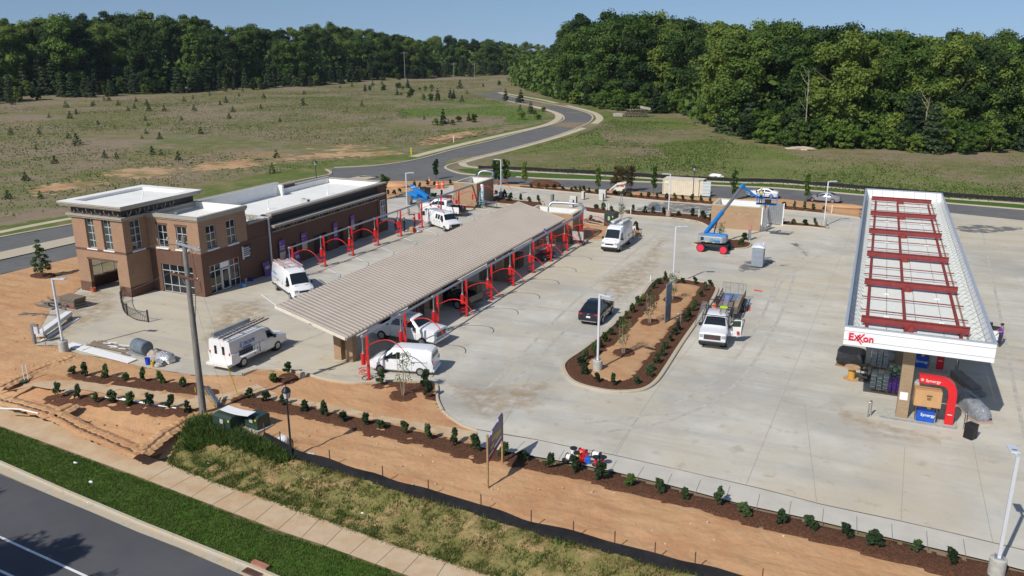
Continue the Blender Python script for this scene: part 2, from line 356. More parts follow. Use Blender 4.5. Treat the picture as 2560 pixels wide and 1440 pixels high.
# ================= ground =================
def lines(a,b,step,lo,hi,g=1.25):
    L=list(np.arange(a,b+.01,step)); s=step; x=a
    while x>lo: s*=g; x-=s; L.insert(0,x)
    s=step; x=b
    while x<hi: s*=g; x+=s; L.append(x)
    return L
U=lines(-80,40,1.5,-1900,1500,1.13); V=lines(8,135,1.5,-60,2600,1.10)
vs=[(u,v,T(u,v)+(0 if v<136 else .35*noise.noise((u*.03,v*.03,0)))) for v in V for u in U]; nU=len(U)
me=bpy.data.meshes.new('ground'); me.from_pydata(vs,[],[(j*nU+i,j*nU+i+1,(j+1)*nU+i+1,(j+1)*nU+i) for j in range(len(V)-1) for i in range(nU-1)])
me.materials.append(fieldm); me.polygons.foreach_set('use_smooth',[True]*len(me.polygons))
g=bpy.data.objects.new('ground',me); COL.objects.link(g); g['kind']='structure'
def clampv(P): return [Vector((p[0],p[1])) for p in P]
KERB=[(960,500),(972,497),(1010,487),(1060,475),(1110,467),(1135,465),(1232,465),(1300,471),(1400,480),(1525,492),(1645,504),(1780,515),(1880,522),(1952,527),(2065,538),(2149,548)]
FRONT=[(606,938),(640,926),(675,924),(707,926),(750,933),(812,950),(875,959),(930,957),(1010,955),(1085,960),(1092,1000),(1105,1030),(1141,1058),(1190,1079),(1340,1105),(1408,1120),(1533,1144),(1900,1229),(2049,1268),(2249,1311),(2415,1350),(2600,1395)]
LOTL=[(207,716),(170,742),(125,775),(95,830),(87,862),(150,862),(172,876),(200,885),(250,892),(362,918),(475,936),(500,939)]
kb=ats(KERB); fr=ats(FRONT); ll=ats(LOTL)
rightside=[Vector((45,20)),Vector((60,60)),Vector((62,112))]
lot=[Vector(p[:2]) for p in ll+fr]+rightside+[Vector(at(2360,533)[:2])]+[Vector(p[:2]) for p in kb[::-1]]+[Vector((-64,98)),Vector((-64,88)),Vector((-66,54))]
flat('concrete_lot',lot,.035,concrete)
# roads
flat('front_road',[gz(x,y,-.8) for x,y in((-900,1000),(-100,1155),(0,1186),(131,1240),(458,1377),(593,1434),(800,1525),(700,2500),(-1500,2500),(-2500,1100))],-.77,asphalt)
def Zf(pts,z=-.8): return [gz(x,y,z) for x,y in pts]
gut=Zf([(-500,1005),(-100,1136),(0,1171),(143,1233),(245,1275),(355,1322),(458,1361),(611,1427),(800,1512)])
strip('gutter',gut,.62,-.755,kerbm,n=1)
gk=Zf([(-500,990),(-100,1124),(0,1158),(156,1227),(361,1314),(629,1421),(815,1500)])
ribbon('front_kerb',gk,.22,.13,kerbm,z=-.77,n=1)
strip('lane_line',Zf([(-300,1240),(0,1343),(214,1441),(500,1580)]),.13,-.766,white,n=1)
strip('lane_line',Zf([(-300,1320),(0,1427),(214,1530)]),.13,-.766,white,n=1)
verge=Zf([(-500,978),(0,1152),(156,1221),(361,1308),(629,1415),(830,1502),(1300,1560),(1190,1505),(1000,1437),(808,1367),(697,1330),(470,1243),(339,1192),(183,1134),(0,1067),(-500,905)],-.72)
patch('verge_grass_soil',verge,.3,lawn,lift=.06,rag=.12,amp=.04)
fw=Zf([(-500,905),(0,1067),(183,1134),(339,1192),(470,1243),(697,1330),(808,1367),(1000,1437),(1190,1505),(1400,1510),(1196,1434),(1092,1400),(985,1367),(799,1299),(640,1241),(525,1205),(418,1159),(300,1113),(160,1057),(0,1000),(-500,830)])
flat('front_sidewalk',fw,-.70,walkc)
slp=[at(*p) for p in((455,1075),(500,1035),(560,1062),(660,1100),(732,1142),(823,1170),(955,1212),(1069,1248),(1200,1284),(1325,1326),(1430,1354),(1533,1380),(1633,1409),(1733,1434),(1900,1490))]+[Vector((*p,0)) for p in Zf([(1700,1620),(1400,1510),(1196,1434),(1092,1400),(985,1367),(799,1299),(640,1241),(525,1205),(418,1159),(440,1120)],-.75)]
patch('weedy_bank',slp,.3,slope,lift=.09,rag=.25,amp=.16,fs=1.5)
# joints in the front sidewalk
mb=M()
for a,b in(((365,1200),(430,1163)),((418,1222),(482,1186)),((470,1246),(528,1206)),((525,1263),(588,1226)),((582,1282),(640,1243)),((632,1303),(682,1261)),((690,1325),(740,1281)),((750,1345),(796,1298)),((808,1367),(858,1316)),((868,1388),(918,1344)),((935,1412),(986,1366)),((1000,1437),(1048,1386)),((1090,1440),(1112,1407))):
    A,B=gz(*a,-.7),gz(*b,-.7); mb.bar((A[0],A[1],-.697),(B[0],B[1],-.697),.025,.004)
mb.obj('sidewalk_joint',mat('joint',(.10,.075,.05),.9,var=.2))['kind']='structure'
# dirt zones
DZ=[
 ('clay_ground',[(-40,735),(207,712),(170,742),(125,775),(95,830),(87,862),(150,862),(172,876),(250,892),(362,918),(475,936),(500,939),(606,936),(640,926),(675,924),(750,932),(812,950),(875,959),(930,957),(1085,960),(1092,1000),(1105,1030),(1141,1058),(1190,1080),(1200,1120),(1339,1170),(1450,1195),(1533,1220),(1700,1260),(1900,1318),(2138,1380),(2346,1437),(2600,1500),(1900,1500),(1811,1447),(1733,1430),(1633,1405),(1533,1376),(1430,1350),(1325,1322),(1200,1280),(1069,1244),(955,1208),(823,1167),(732,1138),(660,1098),(560,1060),(500,1040),(455,1075),(440,1120),(418,1157),(160,1055),(0,1000),(-300,890),(-300,780)],.35,.10),
 ('clay_verge',[(-300,772),(0,684),(194,639),(230,632),(210,716),(120,735),(-40,735),(-300,800)],.4,.06),
 ('clay_bank',[(905,470),(940,455),(975,452),(1135,452),(1170,458),(1275,460),(1482,473),(1590,478),(1655,488),(1782,496),(1952,498),(2037,508),(2152,516),(2148,546),(2065,537),(1952,526),(1780,514),(1645,503),(1525,491),(1400,479),(1300,470),(1232,464),(1135,464),(1060,474),(1010,486),(960,500),(900,505)],.4,.10),
]
for n,pp,c,a in DZ: patch(n,ats(pp),c,dirt,lift=.05,rag=.25,amp=a)
# orange bare patches in the far field
BARE=([(700,372),(770,366),(850,362),(930,362),(985,370),(1010,382),(960,392),(860,392),(760,398),(650,405),(640,395)],[(1057,352),(1100,338),(1150,330),(1207,322),(1200,334),(1130,348),(1100,360),(1050,362)],[(640,378),(680,372),(705,385),(690,398),(650,400)],[(500,408),(620,396),(690,402),(640,416),(520,425),(460,432)],[(250,432),(330,418),(460,418),(420,440),(300,448)],[(100,462),(260,446),(240,470),(60,482)])
bare=layered('bare_soil',[(.42,.265,.145),((.50,.35,.21),.3,.5,.1,.7),((.17,.16,.06),.22,.53,.06,.85),((.44,.20,.09),.12,.58,.06,.6)],.95,.1,2.)
for pp in BARE:
    patch('bare_clay',ats(pp),.9,bare,lift=.05,rag=5.5,amp=.25,fs=.25)
# grass verges near the far roads
def asph(name,pp,z=.03,m=asphalt2): return flat(name,[at(*p)[:2] for p in pp],z,m)
asph('divided_road',[(-400,670),(0,593),(183,560),(400,519),(817,437),(832,420),(947,414),(1041,400),(1117,416),(1132,427),(1165,437),(1275,442),(1375,449),(1525,454),(1657,459),(1785,466),(1952,474),(2155,491),(2360,511),(2560,528),(2900,560),(2900,600),(2560,556),(2370,536),(2152,516),(2037,508),(1952,498),(1782,496),(1655,488),(1590,478),(1482,473),(1275,460),(1170,458),(1135,453),(975,453),(925,470),(500,570),(194,640),(0,684),(-400,775)])
asph('winding_road',[(1041,400),(1135,375),(1229,353),(1322,328),(1385,312),(1404,303),(1410,297),(1408,290),(1394,283),(1354,270),(1322,264),(1260,250),(1197,239),(1175,233),(1185,227),(1229,225),(1225,220),(1240,216),(1272,212),(1275,216),(1252,222),(1254,228),(1243,232),(1254,236),(1291,244),(1354,256),(1432,272),(1463,281),(1479,289),(1482,294),(1479,303),(1447,319),(1385,342),(1291,369),(1197,392),(1135,409),(1117,416)],.034)
strip('median',[at(*p)[:2] for p in((-300,703),(0,640),(190,598),(500,532),(890,449),(922,443))],3.4,.13,kerbm)
def walk(pp,w=1.6,z=.07): strip('far_sidewalk',[at(*p)[:2] for p in pp],w,z,mat('far_walk',(.50,.44,.31),.9,var=.12,scale=.5))
walk([(-300,640),(0,579),(90,561),(180,545),(400,508)],1.4)
walk([(1154,406),(1197,394),(1260,379),(1385,345),(1447,325),(1478,313),(1494,304),(1499,297),(1494,289),(1479,281),(1447,272),(1354,250),(1291,239),(1247,231)],2.2)
walk([(1032,392),(1135,366),(1260,337),(1354,316),(1388,303),(1397,291),(1382,280),(1332,267)],2.2)
walk([(1154,406),(1160,414),(1185,419),(1300,429),(1475,438),(1660,449.5),(1840,458),(1952,461),(2155,478),(2355,497.5),(2560,513),(2800,535)],1.5)
for nm,pp in (('road_kerb',[(-300,655),(0,592),(183,559),(400,518),(800,441),(822,436),(826,430),(815,424)]),('road_kerb',[(1290,443),(1375,448),(1525,453),(1657,458),(1785,465),(1952,473),(2155,490),(2360,510),(2560,527),(2900,559)]),
  ('road_kerb',[(1190,438),(1150,434),(1125,426),(1113,418),(1135,409),(1197,392),(1291,369),(1385,342),(1447,319),(1474,306),(1482,294),(1474,285),(1463,281),(1432,272),(1354,256),(1291,244),(1247,233)]),
  ('road_kerb',[(835,419),(947,413),(1041,399),(1135,374),(1229,352),(1322,327),(1385,311),(1404,303),(1410,297),(1406,289),(1394,283),(1354,270),(1322,264),(1260,250)])):
    ribbon(nm,[at(*p)[:2] for p in pp],.5,.11,kerbm,z=.03)
GL=[0]
def green(pp,m=lawn,c=.6,rag=.3): GL[0]+=1; patch('verge_lawn' if c<1.7 else 'meadow',ats(pp),c,m,lift=.055 if c<1.7 else .03,rag=rag,amp=.02)
green([(-300,655),(0,591),(183,558),(400,517),(800,440),(815,436),(826,430),(800,418),(760,416),(650,435),(500,470),(330,505),(180,535),(0,563),(-300,620)],lawn2)
green([(1190,437),(1290,442),(1525,452),(1785,464),(1952,472),(2155,489),(2360,509),(2560,526),(2800,550),(2800,537),(2560,514),(2360,499),(2155,479.5),(1952,462),(1840,459),(1660,451),(1475,440),(1300,432),(1190,423),(1165,420),(1140,424)],lawn)
green([(1120,414),(1150,405),(1250,378),(1385,341),(1447,318),(1480,303),(1500,300),(1520,290),(1560,292),(1500,320),(1400,350),(1300,378),(1230,392),(1180,405),(1150,412)],lawn2,.9)
green([(1500,296),(1480,283),(1440,271),(1330,248),(1290,240),(1300,235),(1360,245),(1440,258),(1500,272),(1540,285)],lawn2,1.5)
green([(830,420),(947,413),(1041,399),(1135,374),(1229,352),(1322,327),(1385,311),(1360,305),(1250,330),(1150,352),(1100,362),(1010,385),(900,395),(800,402),(700,408),(640,418),(760,418)],lawn2,1.2)
green([(1000,275),(1130,252),(1220,250),(1290,262),(1350,275),(1375,292),(1340,310),(1230,322),(1130,330),(1020,322)],lush,1.6,5.)
green([(1250,392),(1400,356),(1500,326),(1545,298),(1700,300),(1790,345),(1860,375),(1700,392),(1500,405),(1300,418)],lush,1.6,5.)
green([(1180,414),(1230,394),(1400,354),(1500,322),(1540,296),(1700,296),(1800,335),(1914,370),(2121,386),(2411,394),(2750,392),(2750,520),(2560,503),(2370,490),(2146,470),(1947,454),(1765,448),(1657,442),(1500,434),(1320,424)],layered('meadow_soil',[(.135,.175,.045),((.215,.20,.095),.05,.52,.07,.7),((.085,.14,.025),.15,.55,.06,.6),((.27,.215,.135),.35,.59,.06,.45)],.95,.12,2.5),1.8,1.5)
# lot kerbs
ribbon('lot_kerb',[p[:2] for p in kb],.18,.15,kerbm,z=.03)
ribbon('lot_kerb',[p[:2] for p in fr[0:12]],.18,.15,kerbm,z=.03)
# walkway along the front of the lot and in the clay, and its joints
WK=[(1190,1079),(1340,1105),(1408,1120),(1533,1144),(1900,1229),(2049,1268),(2249,1311),(2415,1350),(2600,1395),(2650,1460),(2465,1411),(2318,1376),(2138,1334),(2007,1302),(1860,1270),(1672,1220),(1533,1186),(1450,1168),(1339,1148),(1200,1124)]
flat('walkway',[at(*p)[:2] for p in WK],.16,mat('new_walk_concrete',(.52,.49,.43),.85,var=.1,scale=.6,coord='World'))
ribbon('lot_kerb',[p[:2] for p in fr[11:]],.16,.13,kerbm,z=.03,n=2)
flat('walkway',[at(*p)[:2] for p in((150,1000),(185,952),(350,972),(490,992),(560,985),(640,962),(700,990),(820,1012),(945,1040),(1060,1060),(1141,1074),(1189,1083),(1199,1122),(1098,1089),(1000,1065),(825,1030),(725,1009),(655,995),(560,1000),(490,1022),(340,998),(200,975))],.075,walkc)
flat('walkway',[at(*p)[:2] for p in((0,1012),(85,962),(140,952),(185,952),(200,968),(150,982),(115,980),(80,975),(0,1008),(-60,1030))],.08,walkc)
mb=M()
jx=[((1252,1096),(1228,1128)),((1310,1103),(1275,1138)),((1409,1125),(1390,1158)),((1468,1138),(1453,1168)),((1540,1152),(1522,1182)),((1608,1167),(1590,1196)),((1678,1185),(1664,1216)),((1750,1200),(1737,1232)),((1823,1216),(1812,1250)),((1898,1235),(1889,1272)),((1976,1254),(1969,1294)),((2057,1272),(2053,1312)),((2140,1291),(2140,1334)),((2227,1312),(2229,1352)),((2314,1330),(2318,1374)),((2406,1350),(2413,1398))]
for a,b in jx:
    A,B=gz(*a,.16),gz(*b,.16); mb.bar((A[0],A[1],.163),(B[0],B[1],.163),.03,.004)
mb.obj('walkway_joint',mat('joint2',(.20,.19,.17),.9,var=.2))['kind']='structure'
# sawn joints across the lot
mb=M()
for a,b in(((2135,560),(1860,1220)),((1600,1035),(1533,1144)),((1690,1035),(1600,1040)),((2010,1010),(2040,1262)),((2260,1120),(2250,1308)),((2430,1110),(2480,1360)),((1650,960),(1520,1150)),((1860,700),(1650,960)),((1240,1090),(1330,930))): 
    A,B=gz(*a,.035),gz(*b,.035); mb.bar((A[0],A[1],.0385),(B[0],B[1],.0385),.03,.003)
for v in range(46,112,6): mb.bar((-29,v,.0385),(-18.5,v,.0385),.02,.003)
for v in range(60,116,7): mb.bar((-8.5,v,.0385),(-1,v,.0385),.02,.003); mb.bar((9,v,.0385),(55,v,.0385),.02,.003)
for u in (14,20,26,32): mb.bar((u,40,.0385),(u,108,.0385),.02,.003)
mb.obj('slab_joint',mat('joint3',(.34,.325,.29),.9,var=.2))['kind']='structure'
# stains: clay tracked over concrete, wet runoff, puddle
stain=lambda c,n: layered(n,[c,(tuple(x*.8 for x in c),1.1,.5,.1,.6),((.42,.36,.27),.5,.6,.08,.6)],.9,0)
def fade(m,k=1.,ns=1.2):
    nt=m.node_tree; N=nt.nodes; L=nt.links; b=N['Principled BSDF']; a=N.new('ShaderNodeAttribute'); a.attribute_name='fade'; g=N.new('ShaderNodeNewGeometry'); n=N.new('ShaderNodeTexNoise'); n.inputs['Scale'].default_value=ns; n.inputs['Detail'].default_value=6; L.new(g.outputs['Position'],n.inputs['Vector'])
    r=N.new('ShaderNodeMapRange'); r.inputs['From Min'].default_value=.35; r.inputs['From Max'].default_value=.62; L.new(n.outputs['Fac'],r.inputs[0]); q=N.new('ShaderNodeMath'); q.operation='MULTIPLY'; L.new(a.outputs['Fac'],q.inputs[0]); L.new(r.outputs[0],q.inputs[1]); q2=N.new('ShaderNodeMath'); q2.operation='MULTIPLY'; q2.inputs[1].default_value=k; L.new(q.outputs[0],q2.inputs[0]); L.new(q2.outputs[0],b.inputs['Alpha']); return m
tan=fade(stain((.50,.37,.22),'clay_film'),.5)
for pp in ([(1640,700),(1735,612),(1725,600),(1700,625),(1640,680),(1560,760),(1480,840),(1440,880),(1500,845),(1560,790)],[(87,862),(125,775),(207,718),(300,720),(310,760),(280,800),(220,820),(170,850)],[(2060,980),(2190,1045),(2400,1095),(2400,1125),(2180,1105),(2060,1040)],[(1100,950),(1250,960),(1400,940),(1380,1020),(1200,1060),(1110,1000)],[(1480,700),(1600,640),(1640,590),(1680,600),(1640,700),(1540,790)],[(540,760),(660,740),(700,790),(600,860),(480,860)],[(1740,590),(1735,612),(1640,740),(1655,700),(1700,640)],[(606,930),(700,915),(800,925),(900,930),(1085,950),(1080,958),(930,956),(812,948),(700,924)]):
    patch('clay_stain',ats(pp),.3,tan,lift=.012+.035,rag=.9,zf=lambda x,y:0.,fadew=1.6)
wet=fade(mat('wet_concrete',(.17,.165,.16),.4,var=.25,scale=1.5,coord='World'),.95,.9)
for pp in ([(1556,545),(1580,528),(1630,505),(1790,512),(1800,545),(1700,533),(1620,531)],[(1835,675),(1860,655),(1920,640),(1950,655),(1915,672),(1895,680),(1850,682)],[(1925,665),(1985,658),(2010,640),(1985,618),(1970,610),(1995,606),(2005,625),(2025,640),(2000,655),(1960,668)],[(2383,568),(2440,564),(2560,572),(2560,578),(2450,588),(2390,580)]):
    patch('wet_patch',ats(pp),.2,wet,lift=.009+.035,rag=.6,zf=lambda x,y:0.,fadew=.35)
water=mat('puddle_water',(.10,.10,.09),.04,var=0,spec=.9)
patch('puddle',ats([(1600,532),(1640,512),(1655,512),(1655,533)]),.2,water,lift=.048,rag=.3,zf=lambda x,y:0.)
# paint marks
for pp,c in(((  [(1884,724),(1905,728),(1905,731),(1884,728)]),(.7,.08,.05)),([(1867,770),(1876,765),(1874,778),(1866,778)],(.65,.07,.05)),([(1870,757),(1880,760),(1874,764)],(.05,.2,.6))):
    flat('survey_paint',[gz(*p,.035) for p in pp],.043,mat('paint%.2f'%c[0],c,.8,var=.2))
tm=mat('tyre_mark',(.445,.42,.365),.85,var=.2,scale=1.5,coord='World')
for pp in ([(1180,1010),(1290,900),(1420,770),(1560,650),(1640,590)],[(1200,1035),(1320,920),(1450,790),(1580,670),(1660,600)],[(1460,1060),(1640,1030),(1800,940),(1900,800),(1950,680)],[(1480,1085),(1680,1050),(1840,960),(1940,810),(1985,690)],[(2450,560),(2480,700),(2520,900),(2560,1100)],[(2050,640),(1960,700),(1930,760)],[(640,870),(760,850),(880,800)],[(1720,600),(1620,570),(1560,560)]):
    strip('tyre_mark',[gz(*q) for q in pp],.24,.0405,tm)
# parking stripes in front of the vacuum posts (left row)
stripes=M()
for k in range(-2,8):
    v=68.07+k*5.05; stripes.bar((-50.0,v-.45,.043),(-44.3,v-4.0,.043),.11,.006)
stripes.obj('parking_stripe',white)['kind']='structure'
# ================= brick car-wash building =================
def panel(mb,ax,pos,a0,a1,z0,z1,th,ops=(),mi=None):
    """wall slab with openings; ax 'x': wall runs along x at y=pos..pos+th ; ax 'y': runs along y at x=pos..pos+th"""
    xs=sorted({a0,a1,*[o[0] for o in ops],*[o[1] for o in ops]}); zs=sorted({z0,z1,*[o[2] for o in ops],*[o[3] for o in ops]})
    for i in range(len(xs)-1):
        run=None
        for j in range(len(zs)-1):
            cx=(xs[i]+xs[i+1])/2; cz=(zs[j]+zs[j+1])/2
            hole=any(o[0]<cx<o[1] and o[2]<cz<o[3] for o in ops)
            if not hole: run=[zs[j],zs[j+1]] if run is None else [run[0],zs[j+1]]
            if (hole or j==len(zs)-2) and run:
                if ax=='x': mb.box(xs[i],pos,run[0],xs[i+1],pos+th,run[1],mi)
                else: mb.box(pos,xs[i],run[0],pos+th,xs[i+1],run[1],mi)
                run=None
def window(parent,ax,pos,a0,a1,z0,z1,nx,nz,name='window',frame=None,sill=True,glassm=None,zr=None,out=-1,w=.06,nopane=False):
    f=M(); d=.05
    zz=zr or [z0+(z1-z0)*k/nz for k in range(nz+1)]
    def b(A0,A1,Z0,Z1,p0,p1):
        if ax=='x': f.box(A0,p0,Z0,A1,p1,Z1)
        else: f.box(p0,A0,Z0,p1,A1,Z1)
    for k in range(nx+1):
        c=a0+(a1-a0)*k/nx; c=min(max(c,a0+w/2),a1-w/2); b(c-w/2,c+w/2,z0,z1,pos-d,pos+d)
    for k,c in enumerate(zz):
        c=min(max(c,z0+w/2),z1-w/2); b(a0,a1,c-w/2,c+w/2,pos-d*.9,pos+d*.9)
    o=f.obj(name,frame or mat('window_frame',(.62,.64,.65),.4,.3,var=.05),parent)
    if not nopane:
        g=M()
        if ax=='x': g.box(a0+.01,pos-.01,z0+.01,a1-.01,pos+.01,z1-.01)
        else: g.box(pos-.01,a0+.01,z0+.01,pos+.01,a1-.01,z1-.01)
        g.obj('pane',glassm or glass,o)
    if sill:
        s=M()
        if ax=='x': s.box(a0-.12,pos+out*.34,z0-.12,a1+.12,pos+out*.02,z0-.005)
        else: s.box(pos+out*.02,a0-.12,z0-.12,pos+out*.34,a1+.12,z0-.005)
        s.obj('sill',white,o)
    return o
B=thing('brick_building','brown and tan brick building with two flat white roofed towers and bracketed cornice','building',(0,0,0))
wins=mat('window_glass',(.05,.075,.07),.08,var=.5,scale=1.2,spec=.9)
# --- tower ---
tf=M(); W1=[(-64.75,-63.7,4.22,6.98),(-62.7,-61.6,4.22,6.98)]; DO=(-65.02,-61.48,0,3.15)
panel(tf,'x',52.2,-66.4,-60.15,.95,3.98,.35,[(DO[0],DO[1],.95,3.15)]); panel(tf,'x',52.2,-66.4,-60.15,4.18,7.05,.35,W1)
sv=[(54.0,55.2,4.2,6.9)]
panel(tf,'y',-60.45,52.553,60.9,.95,3.98,.3); panel(tf,'y',-60.45,52.553,60.9,4.18,7.05,.3,[(53.0,54.15,4.2,6.9)])
panel(tf,'y',-66.4,52.553,61.0,.95,7.05,.3,[(53.2,57.2,1.05,3.0)]); panel(tf,'x',60.6,-66.1,-60.45,0,7.05,.3)
tf.obj('wall',brick,B)
pl=M(); panel(pl,'x',52.18,-66.42,-60.13,0,.95,.373,[(DO[0],DO[1],0,.95)]); pl.box(-60.45,52.555,0,-60.12,57.9,.95); pl.box(-66.42,52.555,0,-66.1,61,.95)
pl.box(-66.41,52.17,3.98,-60.13,52.56,4.18); pl.box(-60.45,52.56,3.98,-60.12,57.9,4.18); pl.box(-65.15,52.17,3.151,-61.35,52.54,3.33)
pl.obj('brick_band',brickd,B)
cn=M(); cn.box(-66.6,52.0,7.05,-59.95,61.1,7.2); cn.box(-66.7,51.9,7.2,-59.85,61.1,7.36); cn.obj('cornice',trim,B)
dk=M(); dk.box(-66.35,52.25,7.36,-60.2,60.9,8.1)
dk.obj('frieze',darksid,B)
sf=M(); 
def rim(mb,x0,y0,x1,y1,z0,z1,w):
    mb.box(x0,y0,z0,x1,y0+w,z1); mb.box(x0,y1-w,z0,x1,y1,z1); mb.box(x0,y0+w,z0,x0+w,y1-w,z1); mb.box(x1-w,y0+w,z0,x1,y1-w,z1)
sf.box(-67.0,51.7,8.06,-59.55,61.2,8.16); rim(sf,-67.08,51.62,-59.47,61.28,8.16,8.3,.25); rim(sf,-67.16,51.54,-59.39,61.36,8.3,8.45,.25)
sf.obj('eave',trim,B)
rf=M(); rf.box(-66.9,51.8,8.165,-59.6,61.1,8.18); rim(rf,-67.15,51.55,-59.4,61.35,8.455,8.47,1.0); rim(rf,-66.3,52.4,-60.25,60.5,8.18,8.454,.12)
rf.obj('roof',roofm,B)
for x,y in((-63,57.5),(-61.5,56)): vp=M(); vp.cyl((x,y,8.18),(x,y,8.65),.05); vp.obj('vent_pipe',white,B)
def bracket(p,d,up=.0,s=1.):
    p=Vector(p); d=Vector(d); b=M(); pts=[p+d*.55*s*math.sin(a)+Vector((0,0,.55*s*(1-math.cos(a)))) for a in [k*PI/2/5 for k in range(6)]]
    b.tube(pts,.035,4); b.bar(p+Vector((0,0,-.05)),p+Vector((0,0,.3)),.06); b.obj('bracket',trim,B)
for i in range(6): bracket((-65.9+i*1.08,52.22,7.42),(0,-1,0))
for i in range(6): bracket((-60.18,52.9+i*1.0,7.42),(1,0,0))
for i,(a0,a1,z0,z1) in enumerate(W1): window(B,'x',52.47,a0,a1,z0,z1,2,4,glassm=wins)
window(B,'y',-60.28,53.0,54.15,4.2,6.9,2,4,out=1,glassm=wins)
window(B,'y',-66.25,53.2,57.2,1.05,3.0,3,2,sill=False,nopane=True,frame=greymetal)
# --- second block ---
tb=M(); W2=[(-58.95,-57.75,4.28,6.37),(-56.7,-55.45,4.28,6.37)]; ST=(-58.95,-55.2,0.05,2.72)
panel(tb,'x',54.85,-60.1,-54.05,4.02,6.95,.3,W2); tb.obj('wall',brick,B); tb=M(); panel(tb,'y',-54.35,55.153,61.0,4.02,6.95,.3,[(55.75,56.95,4.25,6.37),(58.35,59.55,4.15,6.37)])
tb.obj('wall',brick,B)
pb=M(); panel(pb,'x',54.83,-60.1,-54.03,0,4.02,.32,[ST]); pb.obj('wall',brickd,B); pb=M(); panel(pb,'y',-54.35,55.153,64.6,0,4.02,.32,[(55.68,59.65,.05,2.72)]); panel(pb,'y',-54.37,61.0,64.6,4.02,5.5,.3)
pb.obj('wall',brickd,B)
for a_,b_ in((-59.05,-57.65),(-56.8,-55.35)): pb=M(); pb.box(a_,54.81,6.371,b_,55.1,6.55); pb.obj('lintel',brickd,B)
c2=M(); rim(c2,-60.14,54.75,-53.95,61.1,6.95,7.1,.3); rim(c2,-60.2,54.65,-53.87,61.15,7.1,7.38,.3); c2.box(-54.4,61.15,5.5,-53.9,64.6,5.68); c2.obj('cornice',trim,B)
r2=M(); r2.box(-60.2,55.0,6.6,-54.3,60.8,6.75); rim(r2,-60.05,54.95,-54.17,60.85,6.75,7.385,.06); r2.box(-60.1,61.16,5.07,-54.42,64.38,5.1); r2.obj('roof',roofm,B)
vp=M(); vp.cyl((-59.3,57.5,6.75),(-59.3,57.5,7.0),.18); vp.obj('vent_pipe',white,B)
for a0,a1,z0,z1 in W2: window(B,'x',55.0,a0,a1,z0,z1,2,3)
for a0,a1,z0 in((55.75,56.95,4.25),(58.35,59.55,4.15)): window(B,'y',-54.2,a0,a1,z0,6.37,2,3,out=1)
window(B,'x',54.98,ST[0],ST[1],.05,2.72,4,3,name='storefront',sill=False,zr=[.05,.75,2.1,2.72])
window(B,'y',-54.2,55.68,57.2,.05,2.72,2,3,name='storefront',sill=False,zr=[.05,.75,2.1,2.72])
window(B,'y',-54.2,58.3,59.65,.05,2.72,2,3,name='storefront',sill=False,zr=[.05,.75,2.1,2.72])
dr=window(B,'y',-54.18,57.25,58.25,.05,2.08,1,1,name='door',sill=False,w=.12)
pn=M(); pn.box(-54.23,57.22,2.15,-54.17,58.27,2.72); pn.obj('door_panel',white,B)
# --- long main block ---
mbk=M(); panel(mbk,'y',-54.4,64.6,84.0,0,4.02,.3,[(66.9,68.2,0,2.2),(71.2,73.6,0,2.3),(75.6,76.7,0,2.2),(79.4,80.6,0,2.25)]); mbk.box(-54.37,83.9,0,-54.0,86.0,5.75)
mbk.box(-62.4,85.7,0,-54.37,86.0,5.9); mbk.box(-62.6,61.2,0,-62.3,85.7,6.0); mbk.box(-62.5,76.0,0,-62.2,79,6.35)
mbk.obj('wall',brickd,B)
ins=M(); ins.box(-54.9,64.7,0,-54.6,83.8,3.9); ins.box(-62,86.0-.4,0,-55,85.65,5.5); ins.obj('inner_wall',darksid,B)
fs=M(); fs.box(-54.45,64.6,4.02,-53.98,83.95,4.12); fs.box(-54.45,64.6,4.12,-54.1,83.95,5.72,1)
fs.box(-55.3,64.55,4.12,-54.45,64.95,5.72,1); fs.obj('frieze',[trim,darksid],B)
lg=M(); lg.box(-54.1,64.15,4.62,-53.35,84.6,4.74); lg.box(-54.1,64.1,4.74,-53.27,84.65,4.86); lg.obj('ledge',trim,B)
for k in range(9):
    for q in(-.3,.3): bracket((-54.09,65.6+k*2.2+q,4.13),(1,0,0),s=.85)
cp=M(); cp.box(-54.6,64.5,5.72,-53.9,84.0,5.93); cp.box(-54.7,84.0,5.75,-53.9,86.1,5.9); cp.box(-62.5,85.6,5.9,-54.7,86.1,6.02); cp.box(-62.7,61.2,6.0,-62.15,76.05,6.85); cp.box(-62.7,78.95,6.0,-62.15,86.1,6.12); cp.box(-62.7,76.05,6.35,-62.15,78.95,6.5)
cp.box(-62.05,64.4,4.6,-54.6,64.62,5.62); cp.obj('coping',trim,B)
rm=M(); rm.box(-62.3,64.63,5.25,-54.6,85.5,5.4); rm.box(-62.3,61.3,4.9,-54.6,64.39,5.06); rm.box(-62.15,61.3,4.9,-62.05,76.0,6.83); rm.box(-62.15,76,4.9,-62.05,85.5,6.0); rm.box(-62.05,85.45,4.9,-54.6,85.55,5.88); rm.box(-54.62,64.7,4.9,-54.52,85.45,5.72)
rm.box(-62.04,75.7,4.9,-61.4,76.0,6.6)
rm.obj('roof',roofm,B)
for x,y in((-57.5,68.5),(-57.2,78.5)): vp=M(); vp.cyl((x,y,5.4),(x,y,6.2),.06); vp.cyl((x,y,6.16),(x,y,6.3),.1); vp.cyl((x,y,5.4),(x,y,5.55),.13,.07); vp.obj('vent_pipe',white,B)
window(B,'y',-53.98,84.35,85.45,1.6,3.9,2,3,out=1,w=.07)
for a_,b_ in((66.95,68.15),(75.65,76.65),(79.45,80.55)): dd=M(); dd.box(-54.45,a_,0,-54.38,b_,2.15); dd.obj('door',mat('brown_door',(.035,.018,.014),.5),B)
dg=M(); dg.box(-54.3,72.3,0,-54.0,72.36,2.2); dg.obj('door',mat('grey_door',(.09,.10,.14),.5),B)
